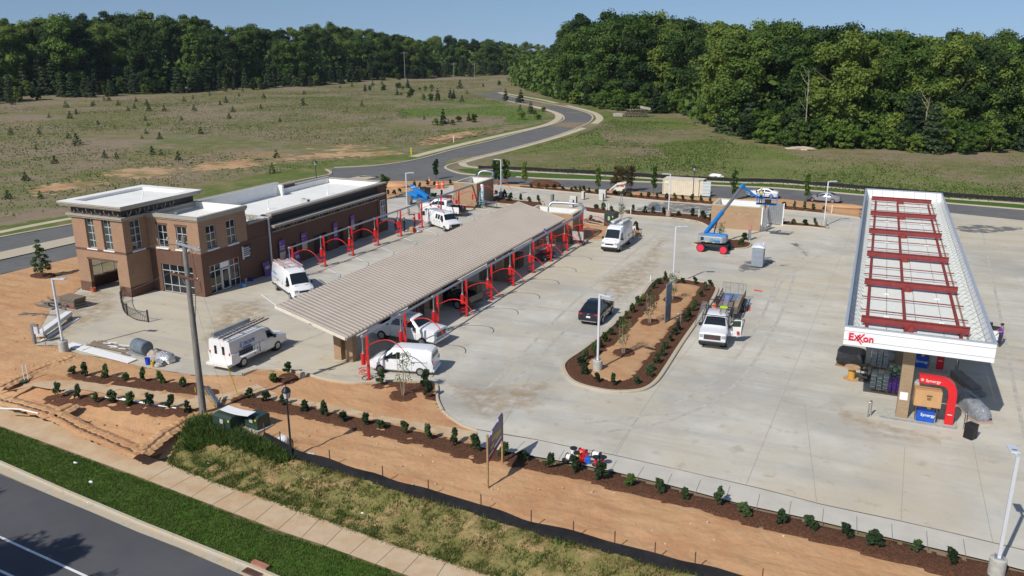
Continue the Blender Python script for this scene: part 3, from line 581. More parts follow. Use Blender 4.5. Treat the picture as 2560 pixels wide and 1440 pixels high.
# roof units
def acunit(name,label,loc,s=(.9,.5,.6)):
    t=thing(name,label,'air conditioner',loc); m=M(); m.box(-s[0]/2,-s[1]/2,0.05,s[0]/2,s[1]/2,s[2]); m.obj('housing',mat('hvac_grey',(.5,.51,.50),.5,.2),t,bevel=.02)
    m=M(); m.box(s[0]/2,-s[1]/2+.05,.1,s[0]/2+.012,s[1]/2-.05,s[2]-.06); m.obj('grille',mat('hvac_grille',(.06,.09,.085),.6),t)
    m=M(); m.cyl((-.2,0,s[2]),(-.2,0,s[2]+.04),.2,n=16); m.obj('fan_guard',greymetal,t); return t
acunit('condenser_unit','small grey condenser with dark grille on the white roof of the long building',(-55.6,72.2,5.4))
acunit('condenser_unit','grey and black condenser unit in the roof gap between tower and long building',(-55.5,61.8,5.1),(1.1,.6,1.0))
t=thing('scrap_conduit','tangle of thin metal conduit and white debris lying in the roof gap','debris',(-55.3,63,5.1)); m=M()
for k in range(9): a=random.uniform(0,PI); m.bar((random.uniform(-.4,.4),random.uniform(-.9,.5),.15),(random.uniform(-.5,.8),random.uniform(-.6,1.4),random.uniform(.3,.9)),.03)
m.obj('conduit',steel,t); m=M(); 
for k in range(5): m.obox((random.uniform(-.4,.4),random.uniform(-.6,1.1),.12),.4,.3,.2,random.uniform(0,3))
m.obj('offcut',white,t)
# wall signs and banners
def sidesign(name,label,cat,v,z0,z1,wd,build,u=-53.96,group=None):
    t=thing(name,label,cat,(u,v,0),0,group); build(t,wd,z0,z1); return t
purple=mat('banner_purple',(.13,.06,.32),.5,var=.15); cream=mat('banner_cream',(.55,.48,.33),.6)
def banner(big,small,flip=False):
    def f(t,wd,z0,z1):
        m=M(); m.box(0,-wd/2,z0,.03,wd/2,z1); m.obj('panel',purple,t)
        h=z1-z0
        if not flip: m=M(); m.box(.03,-wd/2+.02,z0+.02,.036,wd/2-.02,z0+h*.38); m.obj('lower_panel',cream,t)
        rot=(PI/2,0,PI/2)
        big and textpart('lettering',big,.34,white if flip is None else cream,t,(.034,-wd/2+.06,z1-.42),rot,.004,xs=.8)
        y=z1-.72
        for ln in small:
            if ln=='#': m=M(); m.box(.03,-wd/2+.1,y,.036,wd/2-.12,y+.13); m.obj('lettering_block',cream,t); y-=.24; continue
            textpart('lettering',ln,.19,cream,t,(.034,-wd/2+.06,y),rot,.004,xs=.8); y-=.27
    return f
sidesign('banner','purple and cream banner reading 10 behind the ladder van','banner',65.8,1.0,3.0,.95,banner('10',['#','#']))
sidesign('banner','purple banner reading FREE VACS left of the dark doorway','banner',69.4,1.2,3.0,.9,banner('Free',['Vacs']))
sidesign('banner','tall purple banner right of the dark doorway','banner',75.0,1.0,3.0,.75,banner('',['#','#','#','#'],True))
sidesign('banner','short purple banner nearest the far end of the long wall','banner',78.4,1.5,3.2,.75,banner('',['#','#']))
for i,(v,lb) in enumerate(((66.6,'purple sign board leaning below the first banner'),(67.6,'purple sign board beside the ladder van front corner'),(62.9,'purple sign board leaning on the wall behind the ladder van'))):
    t=thing('leaning_sign_board',lb,'sign board',(-53.6,v,0)); m=M(); m.obox((0,0,.75),.03,.85,1.4,ry=-R(12)); m.obj('panel',purple,t)
    m=M(); m.obox((.02,0,.9),.02,.6,.3,ry=-R(12)); m.obox((.02,0,.45),.02,.6,.12,ry=-R(12)); m.obj('lettering_block',cream,t)
    for y_ in(.43,-.43): m=M(); m.bar((.13,y_,0),(-.15,y_,1.45),.025); m.obj('leg',steel,t)
def menu(t,wd,z0,z1):
    m=M(); m.box(0,-wd/2,z0,.08,wd/2,z1); m.obj('panel',mat('menu_black',(.02,.02,.025),.4),t)
    m=M(); m.box(.0,-wd/2-.08,z0+.1,.14,-wd/2-.002,z1+.05); m.obj('frame',white,t)
    lt=mat('menu_lit',(.42,.43,.46),.5)
    for k in range(5):
        zz=z1-.16-k*.2; m=M(); m.box(.08,-wd/2+.08,zz-.06,.088,wd/2-(.15 if k%2 else .3),zz+.06); m.obj('text_row',lt if k<4 else white,t)
sidesign('wall_sign','black menu sign with rows of white lettering beside the glass entrance','sign',60.65,2.25,3.55,1.15,menu)
def bucket(name,label,loc,col,r=.15,h=.36,cat='bucket',fl=False):
    t=thing(name,label,cat,loc,random.uniform(0,6)); m=M(); m.tube([(0,0,0),(0,0,h)],[r*.85,r],14,cap=False); m.cyl((0,0,0),(0,0,.01),r*.84,n=14); m.obj('pail',mat('bk%.2f%.2f'%(col[0],col[2]),col,.4),t,smooth=True)
    m=M(); m.tube([(math.cos(a)*r,0,h-.03+math.sin(a)*r*.5) for a in [PI*k/8 for k in range(9)]],.006,5); m.obj('handle',steel,t)
    if fl: m=M(); m.cyl((0,0,h-.05),(0,0,h-.04),r*.9,n=14); m.obj('contents',fl,t)
    return t
bucket('bucket','light blue bucket stacked near the glass entrance',(*gz(612,705),.035),(.35,.5,.65),.2,.4)
bucket('bucket','mid blue tub on the paving near the glass entrance',(*gz(608,717),.035),(.08,.25,.6),.28,.35)
bucket('bucket','dark blue bucket against the brick wall',(*gz(628,702),.035),(.02,.04,.4),.18,.38)
bucket('bucket','orange bucket by the left tower doorway',(*gz(233,729),.035),(.55,.12,.06),.22,.4)
# ================= vacuum canopy =================
V_=thing('vacuum_canopy','long beige ribbed metal canopy sloping over brick columns','canopy',(0,0,0))
x0,x1,z0_,z1_,v0,v1=-36.9,-31.2,4.58,3.02,43.75,86.7
def cz(x): return z1_+(z0_-z1_)*(x1-x)/(x1-x0)
rb=M(); n=98; pitch=(v1-v0)/n
for k in range(n):
    a=v0+k*pitch
    A=[(a,0),(a+pitch*.52,0),(a+pitch*.66,.05),(a+pitch*.90,.05),(a+pitch,0)]
    for i in range(4):
        (ya,ha),(yb,hb)=A[i],A[i+1]
        rb.add([(x0,ya,cz(x0)+ha),(x1,ya,cz(x1)+ha),(x1,yb,cz(x1)+hb),(x0,yb,cz(x0)+hb)],[(0,1,2,3)],0)
rb.obj('roof',layered('tan_roof_metal',[(.45,.385,.325),((.40,.34,.285),.3,.5,.1,.5),((.50,.43,.36),1.5,.62,.06,.4),((.36,.31,.26),.6,.6,.08,.5,(1,.08,1))],.55,0,spec=.4),V_)
un=M(); un.add([(x0,v0,z0_-.06),(x1,v0,z1_-.06),(x1,v1,z1_-.06),(x0,v1,z0_-.06)],[(0,1,2,3)]); un.obj('underside',mat('canopy_under',(.35,.34,.32),.7),V_)
tr_=M(); tr_.bar((x0,v0-.03,z0_-.03),(x1,v0-.03,z1_-.03),.05,.22); tr_.obj('edge_trim',mat('cream_trim',(.72,.66,.55),.5),V_); tr_=M(); tr_.bar((x0,v1+.03,z0_-.03),(x1,v1+.03,z1_-.03),.05,.16); tr_.obj('edge_trim',mat('cream_trim',(.72,.66,.55),.5),V_)
gt=M(); gt.bar((x1+.05,v0,z1_-.06),(x1+.05,v1,z1_-.06),.1,.12); gt.bar((x0-.02,v0,z0_-.03),(x0-.02,v1,z0_-.03),.04,.08); gt.obj('gutter',trim,V_)
bm_=M()
for v in (46.9,60.0,73.0,85.0):
    bm_.bar((x0+.3,v,z0_-.25),(x1-.2,v,z1_-.22),.16,.28)
for xx in(-35.8,-33.9,-32.2): bm_.bar((xx,v0+.3,cz(xx)-.16),(xx,v1-.3,cz(xx)-.16),.12,.16)
bm_.obj('beam',steel,V_)
for v in(46.9,60.0,73.0,85.0):
    for xx in(-34.0,-33.0):
        c=M(); c.box(xx-.3,v-.3,0,xx+.3,v+.3,2.3); cc=c.obj('column',block,V_); c=M(); c.box(xx-.08,v-.08,2.3,xx+.08,v+.08,cz(xx)-.3); c.obj('post',steel,cc); c=M(); c.box(xx-.34,v-.34,2.3,xx+.34,v+.34,2.36); c.obj('cap',conc2,cc)
# ================= masonry enclosures =================
def enclosure(name,label,x0,y0,x1,y1,h,openside=None):
    t=thing(name,label,'enclosure',(0,0,0)); w=.3; m=M()
    if openside!='y0': m.box(x0,y0,0,x1,y0+w,h)
    m.box(x0,y1-w,0,x1,y1,h); m.box(x0,y0+w,0,x0+w,y1-w,h)
    if openside!='x1': m.box(x1-w,y0+w,0,x1,y1-w,h)
    m.obj('wall',block,t); m=M(); k=.02
    m.box(x0+w,y1-w-k,0,x1-w,y1-w,h-.02); m.box(x0+w,y0+w,0,x0+w+k,y1-w-k,h-.02)
    if openside!='y0': m.box(x0+w+k,y0+w,0,x1-w,y0+w+k,h-.02)
    m.obj('inner_face',mat('white_render',(.8,.8,.78),.7,var=.05),t)
    m=M(); rim(m,x0-.03,y0-.03,x1+.03,y1+.03,h,h+.06,w+.06); m.obj('coping',mat('tan_coping',(.55,.48,.33),.7),t); return t
enclosure('vacuum_enclosure','tan block enclosure with white inside behind the ribbed canopy',-36.4,87.8,-30.6,91.6,3.35)
enclosure('vacuum_enclosure','tan block enclosure at the far end of the left vacuum row',-53.8,103.3,-50.2,108.9,3.3)
en=enclosure('dumpster_enclosure','tan block dumpster enclosure with open corrugated steel gate',-17.7,102.8,-11.75,107.6,2.85,'x1')
for (a,b) in (((-11.6,102.9),(-10.9,103.05)),((-11.55,107.55),(-9.6,107.3))):
    g=M(); A=Vector((*a,0));Bv=Vector((*b,0)); d=(Bv-A); L_=d.length; d.normalize(); nrm=Vector((-d.y,d.x,0)); q=int(L_/.12)
    for k in range(q):
        p0=A+d*k*.12; p1=A+d*(k+1)*.12; o0=nrm*(.03 if k%2 else 0); o1=nrm*(0 if k%2 else .03)
        g.add([p0+o0+Vector((0,0,.12)),p1+o1+Vector((0,0,.12)),p1+o1+Vector((0,0,2.75)),p0+o0+Vector((0,0,2.75))],[(0,1,2,3)])
    g.obj('gate',steel,en)
for p in((-11.6,102.75),(-11.55,107.6),(-9.6,107.3)): gp=M(); gp.box(p[0]-.06,p[1]-.06,0,p[0]+.06,p[1]+.06,2.85); gp.obj('gate_post',white,en)
for x in(-16.2,-15.2,-14.3,-13.45,-13.2): lm=M(); lm.cyl((x,102.8,1.95),(x,102.72,1.95),.07); lm.obj('wall_outlet',cream,en)
# ================= vacuum stations =================
def post_proto(label,side,group):
    """side=+1: arch reaches toward +x"""
    t=thing('vacuum_post',label,'vacuum post',(0,0,0),0,group)
    m=M(); m.box(-.07,-.07,.02,.07,.07,3.18); m.box(-.17,-.17,0,.17,.17,.03); m.obj('post',red,t)
    m=M(); s=side; pts=[(-.25*s,-.0,2.15),(0,.0,2.42)]
    for k in range(15):
        a=k/14; x=s*(.0+3.15*a); z=2.42+ .95*math.sin(PI*(.0+.62*a)/1.0)*1.0-.95*(a**3)*1.35; pts.append((x,.05,z))
    m.tube(pts[1:],.032,8); m.tube([pts[0],(0,0,2.42)],.03,6); m.obj('boom_arm',red,t)
    e=pts[-1]; m=M(); m.cyl(e,(e[0]+.03*s,e[1],e[2]-.22),.035,.02); m.obj('nozzle',steel,t)
    m=M(); m.cyl((-.35,-.05,1.05),(-.35,-.05,1.85),.16,n=16); m.box(-.3,-.08,1.2,-.05,-.04,1.26); m.box(-.3,-.08,1.6,-.05,-.04,1.66); can=m.obj('canister',red,t,smooth=True)
    m=M(); m.cyl((-.35,-.05,1.85),(-.35,-.05,2.05),.1,.06); m.cyl((-.35,-.05,2.05),(-.35,-.05,3.0),.045); m.obj('riser_pipe',steel,t)
    m=M()
    for z in(.35,.62): m.tube([(-.52+.3*math.cos(a),.1+.3*math.sin(a),z) for a in [2*PI*k/14 for k in range(15)]],.022,6)
    for z in(.35,.62): m.bar((-.82,.1,z),(-.07,.0,z),.03); m.bar((-.52,-.2,z),(-.52,.4,z),.02)
    m.obj('hose_hoop',red,t)
    m=M(); m.tube([(-.2+.38*math.cos(a),.1+.38*math.sin(a),.03) for a in [2*PI*k/16 for k in range(17)]],.02,5); m.obj('hose_coil',black,t)
    m=M(); m.box(-.08,-.08,1.0,.08,.08,1.06); m.box(-.08,-.08,.9,.08,.08,.94); m.obj('clamp',black,t); return t
pr1=post_proto('red vacuum post nearest the camera, in front of the small white van',1,'vacuum posts along the right edge of the canopy')
KN=lambda k,n,row:f'{ordn(k,n)} red vacuum post from the camera in the row {row}'
for k in range(10):
    loc=(-29.93,44.4+4.98*k,.04)
    if k==0: pr1.location=loc
    else: dup(pr1,loc,0,KN(k,10,'right of the ribbed canopy'))
pr2=None
for k in range(10):
    loc=(-50.5,63.05+5.05*k,.04); lb=KN(k,10,'between brick building and canopy')
    if k==0: pr2=dup(pr1,loc,0,lb,'vacuum posts along the brick building')
    else: dup(pr1,loc,0,lb,'vacuum posts along the brick building')
def vacpipe(label,u,va,vb,rise,uu):
    t=thing('vacuum_pipe',label,'pipe',(0,0,0)); m=M(); pts=[(u-.35,va,3.1)]+[(u-.35,va+(vb-va)*k/10,3.1) for k in range(1,11)]
    m.tube(pts,[.07+.07*k/10 for k in range(11)],10)
    e=(u-.35,vb,3.1); R_=.9; cur=[e]
    cur+=[(u-.35,vb+1.2,3.35),(u-.7,vb+2.3,3.75),(u-1.6,vb+2.7,3.85),(uu,vb+2.7,3.85),(uu-.5,vb+2.6,3.7),(uu-.7,vb+2.4,3.3),(uu-.7,vb+2.4,2.4)]
    m.tube(cr([Vector(p) for p in cur],4),.15,10); m.obj('duct',mat('duct_steel',(.40,.43,.50),.4,.6,var=.1),t,smooth=True)
    m=M()
    for k in range(10): v=va+.1+k*(vb-va-.5)/9.; m.cyl((u-.35,v,3.1),(u-.35,v+.25,3.1),.13)
    m.obj('coupling',steel,t)
vacpipe('overhead grey steel vacuum pipe along the right row of red posts',-29.93,44.2,89.0,1,-34.2)
vacpipe('overhead grey steel vacuum pipe along the row beside the brick building',-50.5,62.9,108.6,1,-52.9)
# ================= fuel canopy =================
K=thing('fuel_canopy','unfinished white fuel canopy with open top, dark red beams and red lettering on its front','canopy',(0,0,0))
a0,a1,b0,b1,zt,zb=-.45,7.42,50.4,103.0,5.95,4.85
fm=M()
for (x0,y0,x1,y1) in((a0,b0,a1,b0+.06),(a0,b1-.06,a1,b1)): fm.box(x0,y0,zb,x1,y1,zt)
fm.box(a0,b0+.06,zb,a0+.06,b1-.06,zt); fm.box(a1-.06,b0+.06,zb,a1,b1-.06,zt)
fm.obj('fascia',mat('fascia_white',(.82,.83,.84),.35,var=.02,scale=.4),K)
gr=M(); gr.box(a0-.02,b0-.012,zb+.27,a1+.02,b0-.004,zb+.29); gr.box(a0-.02,b0-.012,zt-.27,a1+.02,b0-.004,zt-.25); gr.obj('panel_seam',greymetal,K)
cpp=M(); rim(cpp,a0-.03,b0-.03,a1+.03,b1+.03,zt,zt+.05,.16); cpp.obj('coping',mat('coping_alu',(.6,.64,.7),.35,.5),K)
dk=M(); n=int((b1-b0)/.3)
for k in range(n):
    y=b0+.1+k*.3; dk.box(a0+.1,y,4.9,a1-.1,y+.255,4.96,0); dk.box(a0+.1,y+.255,4.9,a1-.1,y+.3,4.93,1)
dk.obj('deck',[mat('deck_white',(.74,.76,.70),.5,var=.06),mat('deck_gap',(.36,.39,.36),.7)],K)
zB=5.55
for i,v in enumerate((54.15,63.5,72.6,81.95,91.0,100.1)):
    m=M(); xa,xb=.40-.02*i,6.45-.03*i; m.box(xa,v-.015,5.2,xb,v+.015,5.58); m.box(xa,v-.09,5.58,xb,v+.09,5.62); m.box(xa,v-.09,5.16,xb,v+.09,5.2); m.obj('cross_beam',redsteel,K)
    m=M(); m.box(2.95,v-.2,4.97,3.55,v+.2,5.16); m.box(3.1,v-.35,4.97,3.4,v+.35,5.3); m.obj('beam_seat',redsteel,K)
for xx in(.75,2.95,6.0):
    m=M(); m.box(xx-.07,b0+1.2,5.10,xx+.07,100.1,5.14); m.box(xx-.012,b0+1.2,4.97,xx+.012,100.1,5.10); m.box(xx-.09,b0+1.2,4.965,xx+.09,100.1,4.985); m.obj('purlin',redsteel,K)
vs_=[57.0,60.2,66.6,69.2,75.8,78.9,85.2,88.5,94.0,97.2,52.3]
for v in vs_: m=M(); m.box(.3,v-.05,5.145,6.6,v+.05,5.2); m.obj('purlin',redsteel,K)
st=M()
for k in range(52):
    y=b0+.5+k*1.0
    st.bar((a0+.08,y,5.9),(a0+.85,y,4.97),.025); st.bar((a0+.08,y,5.0),(a0+.5,y+.25,5.25),.02); st.bar((a1-.08,y,5.9),(a1-.95,y,4.97),.025); st.bar((a1-.08,y,5.1),(a1-.6,y+.2,5.3),.02)
for k in range(7): x=a0+.7+k*1.1; st.bar((x,b1-.08,5.9),(x,b1-.9,4.97),.03)
st.obj('fascia_brace',steel,K)['kind']='stuff'
for v in (56.5,62,66,75,79.5,84.5,89,94,98):
    for x in(1.9,5.1): lt=M(); lt.box(x-.16,v-.12,4.965,x+.16,v+.12,5.06); lt.obj('light_housing',white,K)
for x in(1.9,5.1,3.6): rd=M(); rd.cyl((x,b0+1,5.0),(x,b1-2,5.0),.015,n=5); rd.obj('conduit',greymetal,K)
brown=mat('rust_strip',(.28,.19,.13),.8); rd=M(); rd.box(a1-1.1,b0+1,4.97,a1-.98,b1-2,5.0); rd.obj('edge_strip',brown,K)
for v in(52.0,61.5,71,80.5,90,99.5):
    m=M(); m.box(2.95,v-.3,0.0,3.6,v+.3,4.9); m.obj('column',brickmat('grey_brown_brick',(.36,.255,.155),(.30,.21,.13),(.34,.27,.19)) if v==52.0 else MATS['grey_brown_brick'],K)
m=M(); m.box(3.03,51.69,1.35,3.47,51.698,1.85); m.obj('paper_notice',white,K)
exred=mat('letter_red',(.72,.015,.05),.4)
# lettering: E, then two tall crossed x, then o n
def lett(s,x,z,size,sh=0): return textpart('letter',s,size,exred,K,(x,b0-.03,z),(PI/2,0,0),.03,shear=sh,offset=.012)
lett('E',-.22,5.17,.62); lett('on',.60,5.17,.56)
m=M(); 
def dslash(xa,za,xb,zb_,w=.075): m.add([(xa,b0-.06,za),(xa+w,b0-.06,za),(xb+w,b0-.06,zb_),(xb,b0-.06,zb_),(xa,b0-.001,za),(xa+w,b0-.001,za),(xb+w,b0-.001,zb_),(xb,b0-.001,zb_)],[(0,1,2,3),(7,6,5,4),(0,4,5,1),(1,5,6,2),(2,6,7,3),(3,7,4,0)])
dslash(.10,5.50,.50,4.98); dslash(.26,5.50,.58,5.10); dslash(.08,5.17,.38,5.56); dslash(.26,5.17,.60,5.62)
m.obj('letter',exred,K)
# ================= vehicles =================
class Veh:
    def __init__(s,name,label,cat,loc,rz,st,paint,wheels,wr,group=None,wname='wheel'):
        s.t=thing(name,label,cat,loc,rz,group); s.st=st; s.paint=paint; m=M(); rings=[s.ring(*q) for q in st]; n=len(rings[0])
        for r in rings: m.v+=r
        for i in range(len(rings)-1):
            for k in range(n): m.f.append((i*n+k,i*n+(k+1)%n,(i+1)*n+(k+1)%n,(i+1)*n+k)); m.mi.append(0)
        m.f.append(tuple(range(n))); m.f.append(tuple((len(rings)-1)*n+k for k in range(n))[::-1]); m.mi+=[0,0]
        s.body=m.obj('body',paint,s.t,smooth=True)
        for (x,y) in wheels: s.wheel(x,y,wr)
    def ring(s,x,zb,hb,hr,w,wr):
        k=min(.10,(hr-hb)*.5)
        h=[(.86*w,zb),(.985*w,zb+.12),(w,zb+(hb-zb)*.55),(.985*w,hb),(wr,hr-k),(wr-.07,hr),(wr*.45,hr+.03)]
        return [(x,a,b) for a,b in h]+[(x,-a,b) for a,b in h[::-1]]
    def interp(s,x):
        st=s.st
        for a,b in zip(st,st[1:]):
            if min(a[0],b[0])<=x<=max(a[0],b[0]):
                t=(x-a[0])/(b[0]-a[0]); return [p+(q-p)*t for p,q in zip(a,b)]
        return list(st[0] if abs(x-st[0][0])<abs(x-st[-1][0]) else st[-1])
    def sp(s,x,t,side,off=.012):
        _,zb,hb,hr,w,wr=s.interp(x); k=min(.10,(hr-hb)*.5)
        return (x,side*(.985*w+(wr-.985*w)*t+off),hb+(hr-k-hb)*t)
    def sidewin(s,poly,name='side_window',both=True,only=0):
        for sd in((1,-1) if not only else (only,)):
            m=M(); v=[s.sp(x,t,sd) for x,t in poly]; n=len(v); v2=[(a,b-sd*.03,c) for a,b,c in v]
            m.add(v+v2,[tuple(range(n)),tuple(range(n,2*n))[::-1]]+[(i,(i+1)%n,(i+1)%n+n,i+n) for i in range(n)]); m.obj(name,glass,s.t)
    def screen(s,xa,xb,name,t0=.08,t1=.92,inset=.07,sgn=1):
        a=s.interp(xa); b=s.interp(xb); m=M(); v=[]
        A=Vector((xa,0,a[3])); Bv=Vector((xb,0,b[3])); nrm=Vector((-(Bv.z-A.z),0,(Bv.x-A.x))).normalized()
        if nrm.z<0: nrm=-nrm
        if abs(nrm.z)<.1 and nrm.x*sgn<0: nrm=-nrm
        rows=[]
        for t in(t0,t1):
            x=xa+(xb-xa)*t; q=s.interp(x); wd=q[5]-inset; rows.append([(x,wd,q[3]),(x,wd*.45,q[3]+.03),(x,-wd*.45,q[3]+.03),(x,-wd,q[3])])
        o=nrm*.012
        vs=[tuple(Vector(p)+o) for r in rows for p in r]; vs+=[tuple(Vector(p)-nrm*.02) for p in vs]
        m.add(vs,[(0,1,5,4),(1,2,6,5),(2,3,7,6),(8,9,1,0),(9,10,2,1),(10,11,3,2),(4,5,13,12),(5,6,14,13),(6,7,15,14),(0,4,12,8),(3,11,15,7)]); m.obj(name,glass,s.t)
    def wheel(s,x,y,r):
        sd=1 if y>0 else -1; m=M(); m.tube([(0,-.11,0),(0,-.09,0),(0,.09,0),(0,.11,0)],[r*.9,r,r,r*.9],20); 
        e=bpy.data.objects.new('wheel',None); COL.objects.link(e); e.parent=s.t; e.location=(x,y,r)
        m.obj('tyre',rubber,e,smooth=True); m=M(); m.cyl((0,sd*.111,0),(0,sd*.125,0),r*.62,n=16)
        for k in range(5): a=2*PI*k/5; m.obox((math.cos(a)*r*.3,sd*.128,math.sin(a)*r*.3),r*.5,.02,.05,ry=-a)
        m.cyl((0,sd*.125,0),(0,sd*.145,0),r*.16,n=10); m.obj('rim',mat('alloy',(.45,.45,.47),.35,.7,var=.1),e)
        m=M(); yb=y+sd*.02; m.cyl((x,yb-sd*.35,r*1.04),(x,yb,r*1.04),r*1.2,n=22); m.obj('wheel_arch',black,s.t)
    def seams(s,xs,z0=.45,z1=1.35,hz=1.05):
        for sd in(1,-1):
            m=M()
            for x in xs: q=s.interp(x); w=q[4]; m.box(x-.008,sd*(w-.06),z0,x+.008,sd*(w+.006),min(z1,q[2]))
            m.obj('door_seam',mat('seam_grey',(.16,.16,.165),.6),s.t); m=M()
            for x in xs[:-1]: q=s.interp(x-.12); m.box(x-.22,sd*(q[4]-.02),hz-.02,x-.06,sd*(q[4]+.03),hz+.02)
            m.obj('door_handle',black,s.t)
    def box(s,name,m_,*bx,bevel=0.):
        m=M()
        for b in bx: m.box(*b)
        return m.obj(name,m_,s.t,bevel=bevel)
lamp=mat('headlight_glass',(.36,.37,.39),.12,var=.25,scale=9); tail=mat('tail_light_red',(.5,.012,.02),.2,var=.1); amber=mat('amber',(.7,.25,.03),.3,var=.1)
def lights(V,xf,zf,yf,xr,zr,yr,fh=.2,fw=.32,rh=.3,rw=.14,am=False):
    for sd in(1,-1):
        V.box('headlight',lamp,(xf-.12,sd*yf-fw/2,zf-fh/2,xf+.02,sd*yf+fw/2,zf+fh/2),bevel=.03); V.box('tail_light',tail,(xr-.02,sd*yr-rw/2,zr-rh/2,xr+.1,sd*yr+rw/2,zr+rh/2),bevel=.02)
        V.box('mirror',black,(V.mx-.08,sd*V.my-(0 if sd>0 else .22),V.mz-.13,V.mx+.06,sd*V.my+(.22 if sd>0 else 0),V.mz+.13),bevel=.03)
        if am: V.box('marker_light',amber,(xf-.15,sd*(yf+.06)-.1,zf-.24,xf+.02,sd*(yf+.06)+.1,zf-.13))
def ladder(name,label,p0,p1,w,col,rungs=14,rail=.09,group=None,kind='ladder'):
    p0,p1=Vector(p0),Vector(p1); t=thing(name,label,kind,p0,0,group); d=p1-p0; up=Vector((0,0,1)) if abs(d.normalized().z)<.9 else Vector((0,1,0)); x=d.cross(up).normalized()*w/2
    for sd in(-1,1): m=M(); m.bar(x*sd,d+x*sd,.04,rail); m.obj('rail',col,t)
    m=M()
    for k in range(rungs): c=d*((k+.5)/rungs); m.bar(c-x,c+x,.035)
    m.obj('rungs',mat('rung_alu',(.6,.6,.6),.4,.6),t); return t
def on(V,p):  # vehicle-local point -> world
    a=V.t.rotation_euler[2]; c,s=math.cos(a),math.sin(a); l=V.t.location; return Vector((l[0]+p[0]*c-p[1]*s,l[1]+p[0]*s+p[1]*c,l[2]+p[2]))
def centre(px,py,off,rz):
    """ground contact of a wheel at a pixel + its local offset -> vehicle origin"""
    x,y=gz(px,py,.035); c,s=math.cos(rz),math.sin(rz); return (x-(off[0]*c-off[1]*s),y-(off[0]*s+off[1]*c),.035)
def transit(label,loc,rz,group):
    st=[(2.97,.38,.70,.74,.78,.66),(2.93,.30,.98,1.02,.90,.78),(2.55,.28,1.12,1.17,.99,.86),(2.12,.28,1.25,1.34,1.02,.88),(1.35,.28,1.38,2.30,1.03,.80),(1.0,.28,1.38,2.46,1.03,.84),(.2,.28,1.38,2.52,1.03,.86),(-2.86,.28,1.38,2.50,1.03,.86),(-2.97,.34,1.38,2.40,1.01,.82)]
    V=Veh('cargo_van',label,'van',loc,rz,st,wpaint,[(1.95,.93),(1.95,-.93),(-1.8,.93),(-1.8,-.93)],.36,group); V.mx,V.my,V.mz=1.75,1.0,1.35
    V.screen(2.12,1.35,'windscreen',.06,.93); V.sidewin([(1.95,.02),(1.05,.02),(1.05,.62),(1.38,.62)])
    lights(V,2.93,.96,.72,-2.99,1.2,.92,.24,.34,.5,.12)
    V.box('grille',black,(2.88,-.48,.80,2.965,.48,1.0),bevel=.03); V.box('front_bumper',black,(2.75,-.93,.30,3.02,.93,.62),bevel=.06)
    V.box('side_trim',mat('van_trim_grey',(.06,.062,.065),.6),(-2.9,1.0,.42,2.0,1.035,.62),(-2.9,-1.035,.42,2.0,-1.0,.62)); V.box('rear_bumper',black,(-3.03,-.95,.32,-2.9,.95,.55),bevel=.04)
    V.box('door_track',black,(-2.4,1.02,1.22,-.6,1.042,1.25),(-2.4,-1.042,1.22,-.6,-1.02,1.25)); V.box('hood_slot',black,(2.2,.25,1.29,2.3,.6,1.315),(2.2,-.6,1.29,2.3,-.25,1.315))
    V.seams([1.0,.2,-1.2,-2.7],.45,1.4,1.1)
    m=M()
    for x in(.4,-.9,-2.2): m.bar((x,-.85,2.62),(x,.85,2.62),.05); m.bar((x,-.8,2.5),(x,-.8,2.62),.04); m.bar((x,.8,2.5),(x,.8,2.62),.04)
    m.obj('roof_rack',steel,V.t); return V
GV='white work vans on the lot'
# ladder van left of the canopy
rz=R(-33); V=transit('white high roof van with pink ladders on its roof, between brick building and canopy',centre(690,725,(-1.8,-1.03),rz),rz,GV)
lb=M(); 
for k in range(6): lb.box(-2.5+k*.2,-1.035,1.62-.0,-2.36+k*.2,-1.028,1.84-.02*k)
lb.box(-2.3,-1.035,1.45,-1.5,-1.028,1.48); lb.obj('side_lettering',mat('letter_cyan',(.03,.30,.62),.5),V.t)
pink=mat('ladder_pink',(.62,.30,.28),.5,var=.1)
ladder('ladder','pink ladder on the near side of the van roof left of the canopy',on(V,(-2.9,-.5,2.68)),on(V,(.2,-.55,2.68)),.45,pink,12)
ladder('ladder','pink ladder on the far side of the van roof left of the canopy',on(V,(-2.3,.55,2.74)),on(V,(.9,.5,2.74)),.45,pink,12)
# right van
rz=R(-90); V=transit('white high roof van with white roof boxes facing the camera beside the green cabinet',((-25.45),88.2,.035),rz,GV)
for yy,nm in((.5,'long white roof box on the right side of the van beside the green cabinet'),(-.5,'long white roof box on the left side of the van beside the green cabinet')):
    p=on(V,(-1.2,-yy,2.78)); t=thing('roof_box',nm,'roof box',p,rz); m=M(); m.obox((0,0,0),2.9,.42,.16,ry=R(-3)); m.obj('box',mat('box_cream',(.66,.64,.58),.5),t,bevel=.02)
    m=M(); m.bar((-1.2,0,-.09),(-1.2,0,-.15),.05); m.bar((1.2,0,-.09),(1.2,0,-.15),.05); m.obj('foot',steel,t)
